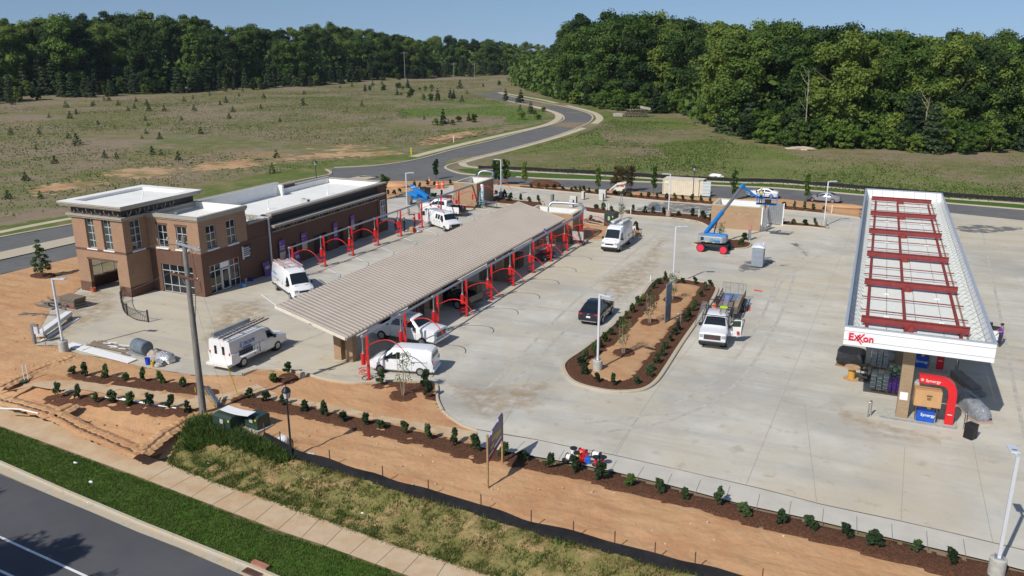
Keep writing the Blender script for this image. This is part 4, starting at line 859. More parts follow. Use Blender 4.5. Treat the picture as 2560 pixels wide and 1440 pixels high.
# passenger/express van
rz=R(-32); st=[(2.83,.42,.78,.82,.85,.74),(2.8,.34,1.02,1.05,.93,.82),(2.1,.3,1.16,1.2,.98,.86),(1.75,.3,1.2,1.27,1.0,.88),(1.15,.3,1.25,2.0,1.0,.76),(.9,.3,1.25,2.08,1.0,.8),(-2.7,.3,1.25,2.08,1.0,.8),(-2.83,.35,1.25,2.0,.98,.77)]
def gmvan(label,loc,rz,wins=True):
    V=Veh('cargo_van',label,'van',loc,rz,st,wpaint,[(1.75,.9),(1.75,-.9),(-1.7,.9),(-1.7,-.9)],.36,GV); V.mx,V.my,V.mz=1.45,.98,1.3
    V.screen(1.75,1.15,'windscreen',.08,.92); V.sidewin([(1.5,.06),(.75,.06),(.75,.85),(1.12,.85)])
    if wins:
        V.sidewin([(.6,.08),(.12,.08),(.12,.82),(.6,.82)],only=-1); V.sidewin([(.0,.08),(-.45,.08),(-.45,.82),(0,.82)],only=-1); V.sidewin([(.6,.08),(-.45,.08),(-.45,.82),(.6,.82)],only=1)
    lights(V,2.84,.88,.74,-2.85,1.15,.9,.17,.3,.5,.12,True); V.box('grille',black,(2.74,-.58,.62,2.86,.58,.96),bevel=.02); V.box('front_bumper',black,(2.72,-.95,.36,2.92,.95,.58),bevel=.04); V.box('rear_bumper',black,(-2.95,-.9,.38,-2.8,.9,.55)); V.seams([.68,.05,-.6,-2.5],.42,1.25,1.0)
    return V
V=gmvan('white passenger van with open rear door near the workers',centre(1076,566,(-1.7,-.95),rz),rz)
m=M(); m.obox((-3.1,-1.15,1.15),.6,.05,1.5,rz=R(60)); m.obox((-3.1,.95,1.15),.7,.05,1.5,rz=R(20)); d=m.obj('rear_door',wpaint,V.t); m=M(); m.obox((-3.12,-1.18,1.5),.42,.06,.55,rz=R(60)); m.obj('window',glass,d)
# utility body van (Stroupe)
rz=R(89); loc=centre(609,916,(-1.7,-1.0),rz)
stu=[(3.1,.42,.80,.84,.85,.74),(3.05,.34,1.0,1.05,.93,.82),(2.3,.3,1.16,1.2,.98,.86),(1.95,.3,1.2,1.27,1.0,.88),(1.4,.3,1.25,1.95,1.0,.76),(1.1,.3,1.25,2.05,1.0,.8),(.55,.3,1.25,2.05,1.0,.8)]
V=Veh('utility_van',"white utility body van with blue side lettering and ladders on its roof",'van',loc,rz,stu,wpaint,[(1.95,.9),(1.95,-.9),(-1.7,.93),(-1.7,-.93)],.37,GV); V.mx,V.my,V.mz=1.6,.98,1.3
V.screen(1.95,1.4,'windscreen',.08,.92); V.sidewin([(1.7,.06),(.95,.06),(.95,.85),(1.38,.85)])
m=M(); prof=[(1.02,.62),(1.06,1.25),(.98,1.35),(.90,2.18),(.8,2.26)]; ring=[(y,z) for y,z in prof]+[(-y,z) for y,z in prof[::-1]]
ring=[(.98,.45)]+ring+[(-.98,.45)]; xs=[.62,-2.85]; 
for x in xs: m.v+=[(x,y,z) for y,z in ring]
n=len(ring); m.f+=[(k,(k+1)%n,(k+1)%n+n,k+n) for k in range(n)]+[tuple(range(n)),tuple(range(n,2*n))[::-1]]; m.mi+=[0]*(n+2); m.obj('utility_body',wpaint,V.t)
lights(V,3.1,.88,.74,-2.87,1.3,.88,.15,.3,.2,.1); V.box('grille',black,(3.0,-.55,.66,3.11,.55,.94)); V.box('front_bumper',chrome,(3.02,-.93,.38,3.16,.93,.56),bevel=.03)
V.box('rear_bumper',mat('cream_white',(.72,.70,.64),.4),(-3.25,-1.0,.42,-2.85,1.0,.62),bevel=.03); V.box('rear_window',glass,(-2.88,.25,1.2,-2.84,.45,1.8),(-2.88,-.45,1.2,-2.84,-.25,1.8)); V.box('ladder_rack',steel,(-2.6,-.8,2.3,-2.54,.8,2.36),(.3,-.8,2.3,.36,.8,2.36),(-1.2,-.8,2.3,-1.14,.8,2.36))
V.box('side_locker',black,(-2.1,-1.10,1.02,-.75,-1.04,1.32)); V.box('open_locker_lid',wpaint,(-2.15,-1.45,.95,-.7,-1.06,.99)); V.box('locker_seam',black,(-.55,-1.075,.6,-.535,-1.03,1.3),(.0,-1.075,.6,.015,-1.03,1.3),(-.3,-1.085,.95,-.22,-1.05,1.02))
bl=mat('letter_blue',(.01,.07,.42),.5)
textpart('lettering','S',.52,bl,V.t,(-1.95,-.975,1.52),(R(95),0,0),.006,shear=.2); textpart('lettering','TROUPE',.38,bl,V.t,(-1.6,-.985,1.55),(R(95),0,0),.006,shear=.2,xs=.86)
textpart('lettering','704-882-8899',.15,bl,V.t,(-1.7,-1.02,1.37),(R(95),0,0),.006,shear=.1)
dk_=mat('ladder_dark',(.13,.09,.08),.6,var=.2)
ladder('ladder','dark extension ladder on the near edge of the utility van roof',on(V,(-3.15,-.55,2.5)),on(V,(1.6,-.45,2.58)),.4,dk_,16)
ladder('ladder','second dark ladder along the middle of the utility van roof',on(V,(-2.9,-.02,2.46)),on(V,(1.2,.0,2.5)),.35,greymetal,14)
t=thing('pipe_carrier','long grey square conduit carrier on the far edge of the utility van roof','pipe carrier',on(V,(-.9,.62,2.5)),rz); m=M(); m.obox((0,0,0),3.6,.3,.28); m.obj('tube',mat('carrier_grey',(.33,.34,.33),.6,.2),t,bevel=.02); m=M(); m.box(-1.84,-.14,-.13,-1.81,.14,.13); m.box(1.81,-.14,-.13,1.84,.14,.13); m.obj('end_cap',greymetal,t)
# small cargo van
rz=R(-168); st=[(2.33,.36,.66,.70,.74,.62),(2.22,.26,.82,.86,.83,.72),(1.85,.22,.96,1.02,.86,.76),(1.45,.22,1.05,1.14,.86,.76),(.65,.22,1.12,1.74,.87,.66),(.35,.22,1.12,1.82,.87,.69),(-1.9,.22,1.12,1.84,.87,.69),(-2.25,.24,1.12,1.72,.86,.67),(-2.36,.32,1.02,1.12,.83,.72)]
V=Veh('cargo_van','small white cargo van parked by the nearest red post behind the young tree','van',centre(1050,939,(-1.45,.80),rz),rz,st,wpaint,[(1.46,.77),(1.46,-.77),(-1.45,.77),(-1.45,-.77)],.31,GV); V.mx,V.my,V.mz=1.0,.86,1.2
V.screen(1.45,.65,'windscreen',.06,.94); V.sidewin([(1.2,.04),(.0,.04),(.0,.78),(.62,.8)]); V.screen(-2.25,-2.36,'rear_window',-.2,.75,sgn=-1); lights(V,2.27,.76,.66,-2.36,.98,.78,.16,.26,.28,.1); V.box('front_bumper',black,(2.2,-.6,.3,2.34,.6,.48),bevel=.03); V.box('door_track',black,(-1.9,.862,.98,-.8,.885,1.0),(-1.9,-.885,.98,-.8,-.862,1.0)); V.box('rear_bumper',wpaint,(-2.45,-.8,.3,-2.28,.8,.5),bevel=.04); V.seams([.0,-.85,-1.95],.35,1.1,.92)
# pickups
def pickup(label,loc,rz,paint,crew=True,chromeg=True,gate_open=False,group='pickup trucks'):
    st=[(3.02,.48,1.05,1.09,.88,.80),(2.98,.42,1.27,1.31,.97,.89),(2.3,.40,1.32,1.37,1.0,.92),(1.6,.40,1.36,1.43,1.0,.90),(.95,.40,1.38,2.0,1.0,.74),(.7,.40,1.38,2.06,1.0,.77),(-.75,.40,1.38,2.05,1.0,.77),(-1.0,.40,1.38,1.95,1.0,.77),(-1.12,.40,1.34,1.38,1.0,.92)]
    V=Veh('pickup_truck',label,'pickup truck',loc,rz,st,paint,[(1.95,.92),(1.95,-.92),(-1.75,.92),(-1.75,-.92)],.39,group); V.mx,V.my,V.mz=1.3,1.0,1.38
    V.screen(1.6,.95,'windscreen',.06,.92); V.screen(-1.05,-1.12,'rear_window',-1.5,.3,sgn=-1) if False else V.box('rear_window',glass,(-1.08,-.6,1.46,-1.0,.6,1.82))
    V.sidewin([(1.35,.06),(.2,.06),(.2,.88),(.92,.88)]); V.sidewin([(.1,.06),(-.85,.06),(-.72,.86),(.1,.86)])
    lights(V,3.03,1.06,.80,-3.06,1.05,.93,.24,.28,.34,.1,False); V.box('grille',mat('grille_dark',(.07,.07,.075),.4,.4),(2.9,-.62,.80,3.045,.62,1.18),bevel=.02); V.box('front_bumper',chrome if chromeg else black,(2.9,-.97,.44,3.14,.97,.68),bevel=.05); V.box('rear_bumper',chrome if chromeg else black,(-3.22,-.9,.5,-3.06,.9,.68),bevel=.03)
    b=M(); b.box(-3.06,.92,.6,-1.13,1.0,1.28); b.box(-3.06,-1.0,.6,-1.13,-.92,1.28); b.box(-1.22,-.92,.6,-1.13,.92,1.28); b.box(-3.0,-.98,.45,-1.13,.98,.6); bo=b.obj('bed',paint,V.t,bevel=.02)
    b=M(); b.box(-3.04,-.915,.605,-1.225,.915,.63); b.box(-3.04,-.918,.63,-1.23,-.90,1.25); b.box(-3.04,.90,.63,-1.23,.918,1.25); b.box(-1.24,-.9,.63,-1.222,.9,1.25); b.obj('bed_liner',black,V.t)
    V.seams([1.35,.15,-.92],.42,1.25,1.12)
    if gate_open: V.box('tailgate',black,(-3.6,-.9,.62,-3.07,.9,.68))
    else: V.box('tailgate',paint,(-3.1,-.92,.62,-3.05,.92,1.27))
    return V
pickup('white pickup truck with open tailgate behind the passenger van',(-52.3,97.2,.035),R(176),wpaint,gate_open=True)
V=pickup('white pickup truck with its nose out from under the canopy',centre(1055,868,(1.95,-1.0),R(-3)),R(-3),wpaint)
pickup('black pickup truck in the shade under the canopy',centre(1137,776,(-1.75,-1.0),R(160)),R(160),mat('black_paint',(.012,.012,.013),.25,coat=.5),chromeg=False) if False else pickup('black pickup truck in the shade under the canopy',(-33.1,61.9,.035),R(172),mat('black_paint',(.012,.012,.013),.25,coat=.5),chromeg=False)
# black SUV
bp_=mat('suv_black',(.008,.010,.018),.16,coat=.8,var=0)
st=[(2.28,.4,.72,.76,.74,.64),(2.2,.28,.86,.9,.86,.78),(1.5,.24,.98,1.03,.92,.84),(1.05,.24,1.02,1.1,.92,.82),(.35,.24,1.04,1.58,.92,.62),(-.1,.24,1.05,1.68,.92,.66),(-1.5,.24,1.08,1.64,.92,.64),(-2.1,.26,1.08,1.2,.90,.78),(-2.28,.34,1.0,1.06,.86,.76)]
V=Veh('black_suv','black sport utility car parked facing away beside the planted island','car',(-19.75,63.2,.035),R(90),st,bp_,[(1.35,.84),(1.35,-.84),(-1.33,.84),(-1.33,-.84)],.35); V.mx,V.my,V.mz=.85,.9,1.1
V.screen(1.05,.35,'windscreen',.08,.92); V.screen(-1.5,-2.1,'rear_window',.08,.8,sgn=-1); V.sidewin([(.75,.1),(-.45,.1),(-.45,.82),(.25,.82)]); V.sidewin([(-.52,.1),(-1.55,.1),(-1.35,.8),(-.52,.82)])
lights(V,2.24,.78,.68,-2.27,.98,.68,.14,.3,.12,.34); V.box('number_plate',white,(-2.31,-.17,.68,-2.285,.17,.82)); V.box('bumper_trim',mat('silver_trim',(.4,.4,.42),.3,.6),(-2.34,-.7,.36,-2.25,.7,.42)); V.box('badge',chrome,(-2.29,-.08,.96,-2.265,.08,1.03)); V.seams([.9,-.48,-1.5],.35,1.04,.92)
# sedans
st=[(2.33,.38,.6,.64,.70,.6),(2.2,.24,.74,.78,.84,.74),(1.5,.2,.84,.9,.89,.8),(.95,.2,.9,.98,.9,.78),(.2,.2,.94,1.34,.9,.58),(-.3,.2,.94,1.42,.9,.6),(-.9,.2,.95,1.38,.9,.58),(-1.7,.2,.96,1.08,.89,.72),(-2.2,.24,.92,.98,.85,.72),(-2.33,.34,.8,.84,.78,.66)]
def sedan(label,loc,rz,paint,nm):
    V=Veh(nm,label,'car',loc,rz,st,paint,[(1.38,.80),(1.38,-.80),(-1.4,.80),(-1.4,-.80)],.33,'sedans on the back road'); V.mx,V.my,V.mz=.75,.88,1.0
    V.screen(.95,.2,'windscreen',.08,.92); V.screen(-.9,-1.7,'rear_window',.1,.85,sgn=-1); V.sidewin([(.7,.12),(-.35,.12),(-.35,.82),(.12,.82)]); V.sidewin([(-.42,.12),(-1.35,.15),(-1.0,.8),(-.42,.82)]); lights(V,2.27,.66,.62,-2.32,.8,.64,.12,.3,.12,.3); V.box('front_bumper',black,(2.2,-.5,.32,2.34,.5,.46),bevel=.02); V.seams([.75,-.38,-1.3],.3,.92,.82)
    return V
sedan('white sedan on the back road behind the lift basket',(-14.6,127.0,.03),R(179),wpaint,'white_sedan')
sedan('silver sedan on the back road beside the tall light pole',(-6.0,126.7,.03),R(173),mat('silver_paint',(.42,.44,.50),.25,.6,coat=.5,var=0),'silver_sedan')
sedan('white car with an open door mostly hidden beyond the fuel canopy corner',(8.75,70.3,.035),R(83),wpaint,'white_car')
tt=[o for o in COL.objects if o.name.startswith('white_car')][0]
dd=M(); dd.obox((-.9,-1.4,.62),.06,.95,.7); d=dd.obj('open_door',wpaint,tt); dd=M(); dd.obox((-.9,-1.4,1.17),.04,.85,.36); d2=dd.obj('window',glass,d)
# work truck with ladders, and trailer
rz=R(-86); gm=(-9.75,62.3,.035)
V=pickup('white utility pickup with open driver door and ladder racks, nose toward the camera',gm,rz,wpaint,chromeg=False)
m=M(); m.box(-3.06,-1.04,1.28,-1.2,-.75,1.5); m.box(-3.06,.75,1.28,-1.2,1.04,1.5); m.obj('side_toolbox',mat('toolbox_dark',(.05,.05,.055),.5),V.t)
m=M()
for x in(1.3,-1.15,-2.9):
    m.bar((x,-.98,1.25),(x,-.98,2.15),.05); m.bar((x,.98,1.25),(x,.98,2.15),.05); m.bar((x,-.98,2.15),(x,.98,2.15),.05)
m.bar((1.3,-.98,2.15),(-2.9,-.98,2.15),.05); m.bar((1.3,.98,2.15),(-2.9,.98,2.15),.05); m.obj('ladder_rack',black,V.t)
m=M(); m.obox((1.0,1.42,.95),.07,1.0,.75,rz=R(12)); m.bar((1.1,.98,1.3),(.95,1.45,1.85),.06); m.bar((.95,1.45,1.85),(.88,1.88,1.82),.06); m.bar((.88,1.9,1.82),(.88,1.9,1.3),.06); dd=m.obj('open_door',wpaint,V.t); m=M(); m.obox((.98,1.5,1.55),.02,.75,.45,rz=R(12)); m.obj('window',mat('green_glass',(.03,.05,.03),.1),dd)
m=M(); m.cyl((1.045,1.15,.72),(1.06,1.15,.72),.2,n=14); m.box(1.045,1.62,.75,1.09,1.8,1.0); m.obj('door_decal',mat('decal_red',(.5,.02,.03),.5),dd); V.box('hood_decal',black,(1.5,-.28,1.335,1.95,.28,1.345))
m=M(); m.box(.85,-.98,2.18,-.6,.28,2.19) ; 
textpart('lettering','GMC',.2,mat('badge_red',(.35,.03,.03),.4),V.t,(3.05,-.28,.86),(PI/2,0,PI/2),.008)
ladder('ladder','long white ladder with lime band on top of the work truck rack',on(V,(.9,.45,2.28)),on(V,(-4.2,.35,2.22)),.42,mat('ladder_maroon',(.3,.06,.08),.5),18,.11)
t=thing('ladder_flag','lime green band tied around the work truck ladder','band',on(V,(-.45,.42,2.36)),rz); m=M(); m.box(-.14,-.27,-.1,.14,.27,.03); m.obj('band',mat('lime',(.38,.75,.03),.6),t); m=M(); m.box(.15,-.2,-.02,.19,.2,.0); m.obj('strap',mat('lime',(.38,.75,.03),.6),t)
ladder('ladder','white stepladder hung on the island side of the work truck',on(V,(1.0,-1.3,1.15)),on(V,(-4.3,-1.35,1.5)),.5,greymetal,16)
t=thing('flatbed_trailer','dark mesh sided trailer with tailgate up behind the work truck','trailer',(-9.95,70.0,.035),R(92)); m=M()
m.box(-3.0,-1.0,.55,2.6,1.0,.62); m.obj('deck',oldwood,t); m=M()
for y in(-1.0,1.0):
    m.bar((-3.0,y,1.05),(2.6,y,1.05),.05); m.bar((-3,y,.85),(2.6,y,.85),.04)
    for k in range(8): m.bar((-3+k*.8,y,.55),(-3+k*.8,y,1.05),.05)
m.bar((-3,-1,1.05),(-3,1,1.05),.05); m.bar((-3.0,-1,.5),(-4.3,0,.5),.08); m.bar((-3.0,1,.5),(-4.3,0,.5),.08); m.obj('side_rail',mat('trailer_brown',(.09,.07,.055),.7),t)
m=M(); 
for z in(.6,1.6): m.bar((2.65,-1,z),(2.65,1,z),.04)
for y in(-1,-.75,-.35,.35,.75,1): m.bar((2.65,y,.6),(2.65,y,1.6),.035)
for y in(-.55,.55): m.bar((2.65,y-.2,1.1),(2.65,y+.2,1.1),.03)
m.obj('tailgate',greymetal,t); mm=M()
for k in range(30): mm.bar((2.65,-1+k*.067,.6),(2.65,-1+k*.067,1.6),.008)
mm.obj('gate_mesh',greymetal,t)
for x in(-.5,.6):
    for y in(-1.15,1.15):
        e=bpy.data.objects.new('wheel',None); COL.objects.link(e); e.parent=t; e.location=(x,y,.34); m=M(); m.tube([(0,-.1,0),(0,.1,0)],[.34,.34],18); m.obj('tyre',rubber,e); m=M(); m.cyl((0,.101*(1 if y>0 else -1),0),(0,.115*(1 if y>0 else -1),0),.2,n=14); m.obj('rim',greymetal,e)
m=M(); 
for y in(-1.15,1.15): m.box(-1.0,y-.14,.7,1.1,y+.14,.74)
m.obj('mudguard',black,t)
sp=thing('spare_wheel','black spare tyre with white wheel lying on the trailer front','tyre',(-9.75,66.35,.9)); m=M(); m.tube([(0,0,-.1),(0,0,.1)],[.36,.36],18); m.obj('tyre',rubber,sp); m=M(); m.cyl((0,0,.1),(0,0,.13),.24,n=16); m.obj('rim',white,sp); sp.rotation_euler=(R(-50),0,0)
for (x,y,lx,ly,h,c,nm) in((-10.35,71.0,.7,2.4,.1,(.06,.17,.42),'blue mat lying on the trailer deck, left side'),(-9.6,71.6,.45,1.2,.1,(.07,.2,.45),'short blue mat by the trailer tailgate'),(-9.3,70.0,.35,3.6,.14,(.3,.24,.17),'grey brown planks lying along the right side of the trailer')):
    t=thing('trailer_load',nm,'load',(x,y,.655)); m=M(); m.obox((0,0,h/2),lx,ly,h,R(2)); m.obj('top',mat('ld%.2f%.2f'%(c[0],c[2]),c,.8,var=.3),t); m=M(); m.obox((.05,.1,h+.02),lx*.8,.06,.02,R(2)); m.obj('strap',greymetal,t)
t=thing('traffic_cone','small orange cone on the toolbox of the work truck','cone',(-10.45,65.2,1.5)); m=M(); m.cyl((0,0,0),(0,0,.42),.13,.03); m.obj('cone',mat('cone_orange',(.85,.12,.03),.5),t); m=M(); m.box(-.16,-.16,-.02,.16,.16,0.0); m.obj('base',MATS['cone_orange'],t)
# ================= lifts and machines =================
bt=thing('boom_lift','blue and grey telescopic boom lift with red wheels and raised basket','boom lift',(-15.0,90.55,.035),R(176)); m=M(); m.box(-1.45,-.75,.55,1.45,.75,.85); m.box(-.6,-.6,.85,.6,.6,1.05); m.obj('chassis',mat('lift_black',(.025,.026,.03),.6),bt,bevel=.04)
for x in(-1.25,1.25):
    for y in(-1.05,1.05):
        e=bpy.data.objects.new('wheel',None); COL.objects.link(e); e.parent=bt; e.location=(x,y,.47); m=M(); m.tube([(0,-.17,0),(0,-.13,0),(0,.13,0),(0,.17,0)],[.42,.47,.47,.42],20); m.obj('tyre',rubber,e)
        sd=1 if y>0 else -1; m=M(); m.cyl((0,sd*.171,0),(0,sd*.19,0),.37,n=18); m.obj('rim',mat('rim_red',(.75,.02,.06),.5),e)
hk=mat('lift_grey',(.30,.345,.38),.4,var=.08,coat=.3); m=M(); m.prism([(-1.0,-.95),(1.15,-1.0),(1.75,-.72),(1.9,0),(1.75,.72),(1.15,1.0),(-1.0,.95),(-1.3,.5),(-1.3,-.5)],1.1,1.78); m.obj('turntable_housing',hk,bt,bevel=.08)
m=M(); m.box(-1.25,-.35,1.35,.9,.35,1.95); m.obj('turntable_cover',blue,bt,bevel=.04)
textpart('lettering','Genie',.46,mat('genie_blue',(.015,.22,.50),.5),bt,(.35,1.005,1.22),(PI/2,0,PI),.006,shear=.2,offset=.01)
m=M(); m.box(1.0,1.0,1.3,1.35,1.012,1.65); m.obj('decal',black,bt); m=M(); m.box(.6,.97,1.12,.8,1.01,1.2); m.box(-.2,.97,1.12,0,1.01,1.2); m.obj('decal',mat('yellow',(.75,.6,.02),.5),bt)
base=Vector((-16.35,90.3,2.05))
def onz(px,py,V_0):  # point in a vertical plane through v=V_0
    u,v,w_=ray(px,py); t=V_0/v; return Vector((u*t,V_0,H+w_*t))
V0=93.0
q0=Vector((-16.1,90.6,1.9)); q1=onz(1806,530,94.3); q2=onz(1857,465,96.6); q3=onz(1882,487,97.6); q4=onz(1900,497,98.0)
I=bt.matrix_world.copy(); bt_inv=(Matrix.Translation(bt.location)@Matrix.Rotation(R(176),4,'Z')).inverted()
loc_=lambda p: bt_inv@Vector(p)
m=M(); m.bar(loc_(q0),loc_(q1),.34,.42); m.obj('boom',blue,bt,bevel=.02)
m=M(); m.bar(loc_(q1),loc_(q1+(q2-q1)*.93),.24,.30); m.obj('boom_extension',mat('ext_grey',(.25,.27,.30),.4,.6),bt,bevel=.02); m=M(); m.bar(loc_(q1+Vector((0,-.14,0))),loc_(q1+(q2-q1)*.9+Vector((0,-.14,0))),.05,.12); m.obj('cable_tray',black,bt)
m=M(); m.bar(loc_(q1+(q2-q1)*.9),loc_(q2+Vector((0,0,.1))),.3,.36); m.bar(loc_(q2),loc_(q3),.16,.2); m.bar(loc_(q2+Vector((.1,0,-.3))),loc_(q3+Vector((-.1,0,-.2))),.08,.1); m.bar(loc_(q3),loc_(q4),.2,.24); m.obj('jib',blue,bt)
m=M(); m.bar(loc_(q0+Vector((.9,0,-.1))),loc_(q0+(q1-q0)*.62+Vector((.1,0,-.25))),.12); m.obj('lift_cylinder',mat('cyl_dark',(.06,.06,.065),.4,.6),bt)
bc=q4+Vector((.75,0,-.2)); m=M(); bx,by,bz=1.1,.55,1.1
for z in(0,.55,1.1):
    P=[bc+Vector((sx*bx,sy*by,z-.4)) for sx,sy in((-1,-1),(1,-1),(1,1),(-1,1))]
    for i in range(4): m.bar(loc_(P[i]),loc_(P[(i+1)%4]),.05)
for sx in(-1,-.33,.33,1):
    for sy in(-1,1): m.bar(loc_(bc+Vector((sx*bx,sy*by,-.4))),loc_(bc+Vector((sx*bx,sy*by,.7))),.045)
m.obj('basket',blue,bt); m=M(); a=loc_(bc+Vector((0,0,-.42))); m.obox(a,2.2,1.1,.05,rz=-R(176)); m.obox(loc_(bc+Vector((.2,-.58,.0))),.7,.05,.5,rz=-R(176)); m.obj('basket_floor',black,bt)
# telehandler
th=thing('telehandler','blue telescopic handler with big grey tyres parked behind the brick building end','telehandler',(-58.2,101.6,.035),R(150)); 
tyre_d=mat('dusty_tyre',(.16,.145,.13),.9,var=.3,scale=3,bump=.02)
for x in(-1.5,1.5):
    for y in(-1.0,1.0):
        e=bpy.data.objects.new('wheel',None); COL.objects.link(e); e.parent=th; e.location=(x,y,.66); m=M(); m.tube([(0,-.22,0),(0,-.18,0),(0,.18,0),(0,.22,0)],[.56,.66,.66,.56],18); m.obj('tyre',tyre_d,e); sd=1 if y>0 else -1; m=M(); m.cyl((0,sd*.2,0),(0,sd*.225,0),.34,n=12); m.obj('rim',tyre_d,e)
m=M(); m.prism([(2.2,-.7),(2.2,.7),(-2.2,.7),(-2.2,-.7)],.7,1.25); m.box(-.5,.15,1.25,2.1,.95,1.75); m.obj('chassis',blue,th,bevel=.06)
m=M(); m.bar((2.1,-.12,2.2),(-2.9,-.12,1.5),.38,.46) if False else m.bar((2.3,.2,2.45),(-2.4,.2,1.45),.42,.55); m.obj('boom',blue,th,bevel=.03)
m=M()
for x,y in((-1.1,-.95),(.35,-.95),(-1.1,-.15),(.35,-.15)): m.bar((x,y,1.2),(x*.9-.05,y,2.45),.07)
m.box(-1.15,-1.0,2.45,.4,-.1,2.52); m.obj('cab_frame',black,th); m=M(); m.box(-1.05,-.9,1.3,.3,-.2,2.42); m.obj('cab_glass',mat('cab_glass',(.09,.11,.12),.1,var=0,trans=.3),th)
lw=mat('label_white',(.75,.77,.8),.5); textpart('lettering','Genie GTH',.3,lw,th,(1.9,.425,2.22),(PI/2,R(-12),PI),.005,xs=.9)
m=M(); m.bar((-2.4,.2,1.4),(-2.9,.2,.7),.3,.4); m.box(-3.0,-.5,.5,-2.9,.9,.95); m.box(-4.0,-.3,.5,-2.95,-.18,.56); m.box(-4.0,.58,.5,-2.95,.7,.56); m.obj('fork_carriage',black,th)
# scissor lift
s=thing('scissor_lift','red and white scissor lift working in the vacuum row near the enclosure','scissor lift',(-30.9,79.9,.035),R(78)); m=M(); m.box(-1.2,-.6,.2,1.2,.6,.6); m.obj('chassis',mat('lift_dark',(.09,.08,.08),.7),s,bevel=.03)
for x in(-.9,.9):
    for y in(-.55,.55): e=bpy.data.objects.new('wheel',None); COL.objects.link(e); e.parent=s; e.location=(x,y,.22); m=M(); m.tube([(0,-.08,0),(0,.08,0)],[.22,.22],14); m.obj('tyre',rubber,e); m=M(); m.cyl((0,.08 if y>0 else -.08,0),(0,.1 if y>0 else -.1,0),.12); m.obj('rim',white,e)
m=M()
for y in(-.4,.4):
    for z in(.6,.95): m.bar((-1.0,y,z),(1.0,y,z+.35),.07); m.bar((1.0,y,z),(-1.0,y,z+.35),.07)
m.obj('scissor_arms',mat('lift_red',(.45,.05,.05),.6,var=.2),s); m=M(); m.box(-1.2,-.55,1.3,1.2,.55,1.38); m.obj('platform',mat('lift_pale',(.62,.50,.46),.6,var=.15),s)
m=M()
for z in(1.9,2.4):
    m.bar((-1.2,-.55,z),(1.2,-.55,z),.04); m.bar((-1.2,.55,z),(1.2,.55,z),.04); m.bar((-1.2,-.55,z),(-1.2,.55,z),.04); m.bar((1.2,-.55,z),(1.2,.55,z),.04)
for x in(-1.2,-.4,.4,1.2):
    for y in(-.55,.55): m.bar((x,y,1.38),(x,y,2.4),.04)
m.obj('guard_rail',MATS['lift_red'],s)
# skid steer
s=thing('skid_steer','small white compact loader parked beside the potted trees','loader',(-35.0,121.3,.05),R(183)); m=M(); m.box(-1.0,-.55,.3,.7,.55,1.0); m.prism([(-1.1,-.5),(-.2,-.5),(-.2,.5),(-1.1,.5)],1.0,1.75); m.obj('body',mat('loader_white',(.72,.66,.56),.5,var=.1),s,bevel=.05)
m=M()
for y in(-.68,.68): m.bar((-1.0,y,1.75),(.3,y,1.5),.12,.16); m.bar((.3,y,1.5),(1.25,y,.6),.12,.16)
m.bar((1.25,-.68,.6),(1.25,.68,.6),.12); m.obj('loader_arms',MATS['loader_white'],s); m=M(); m.box(-.85,-.62,1.28,-.35,-.53,1.5); m.box(-.85,.53,1.28,-.35,.62,1.5); m.obj('badge',mat('badge_red2',(.6,.08,.04),.5),s)
for y in(-.62,.62): m=M(); m.tube([(-1.0,y,.28),(.75,y,.28)],.27,10); m.box(-1.0,y-.17,.02,.8,y+.17,.5); m.obj('track',rubber,s,bevel=.08)
# container
c=thing('storage_container','cream corrugated shipping container with one pale blue door open','container',(-25.85,125.0,.08)); L2,W_,Hh=2.95,1.22,2.35; m=M()
def corr(m,p0,p1,z0,z1,n,dep):
    p0,p1=Vector(p0),Vector(p1); d=p1-p0; nr=Vector((d.y,-d.x,0)).normalized()*dep; pts=[]
    for k in range(n):
        for f,o in((0,0),(.35,0),(.5,1),(.85,1)): pts.append(p0+d*((k+f)/n)+nr*(-o))
    pts.append(p1); v=[(p.x,p.y,z0) for p in pts]+[(p.x,p.y,z1) for p in pts]; q=len(pts); m.add(v,[(i,i+1,i+1+q,i+q) for i in range(q-1)])
corr(m,(-L2,-W_,0),(L2,-W_,0),.12,Hh-.1,20,.04); corr(m,(L2,W_,0),(-L2,W_,0),.12,Hh-.1,20,.04); corr(m,(-L2,W_,0),(-L2,-W_,0),.12,Hh-.1,8,.04)
m.box(-L2-.02,-W_-.02,0,L2+.02,-W_+.08,.12); m.box(-L2-.02,-W_-.02,Hh-.1,L2+.02,-W_+.08,Hh); m.box(-L2,W_-.08,0,L2,W_+.02,.12); m.box(-L2,W_-.08,Hh-.1,L2,W_+.02,Hh); m.box(-L2,-W_+.08,Hh-.05,L2,W_-.08,Hh-.01)
for x in(-L2,L2):
    for y in(-W_,W_): m.box(x-.06,y-.06,0,x+.06,y+.06,Hh)
m.obj('shell',mat('container_cream',(.66,.60,.47),.6,var=.1,scale=1.2),c)
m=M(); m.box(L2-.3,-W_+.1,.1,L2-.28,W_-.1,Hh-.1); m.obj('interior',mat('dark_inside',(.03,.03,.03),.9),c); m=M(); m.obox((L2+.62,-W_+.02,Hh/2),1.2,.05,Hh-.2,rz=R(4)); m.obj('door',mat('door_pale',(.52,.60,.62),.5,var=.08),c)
m=M(); m.obox((L2+.05,W_+.0,Hh/2),.1,.5,Hh-.25); m.obj('door',mat('door_tan',(.30,.27,.20),.6),c)
m=M()
for z in(.5,1.0,1.5,1.95): m.obox((L2+.62,-W_-.015,z),1.1,.02,.03,rz=R(4))
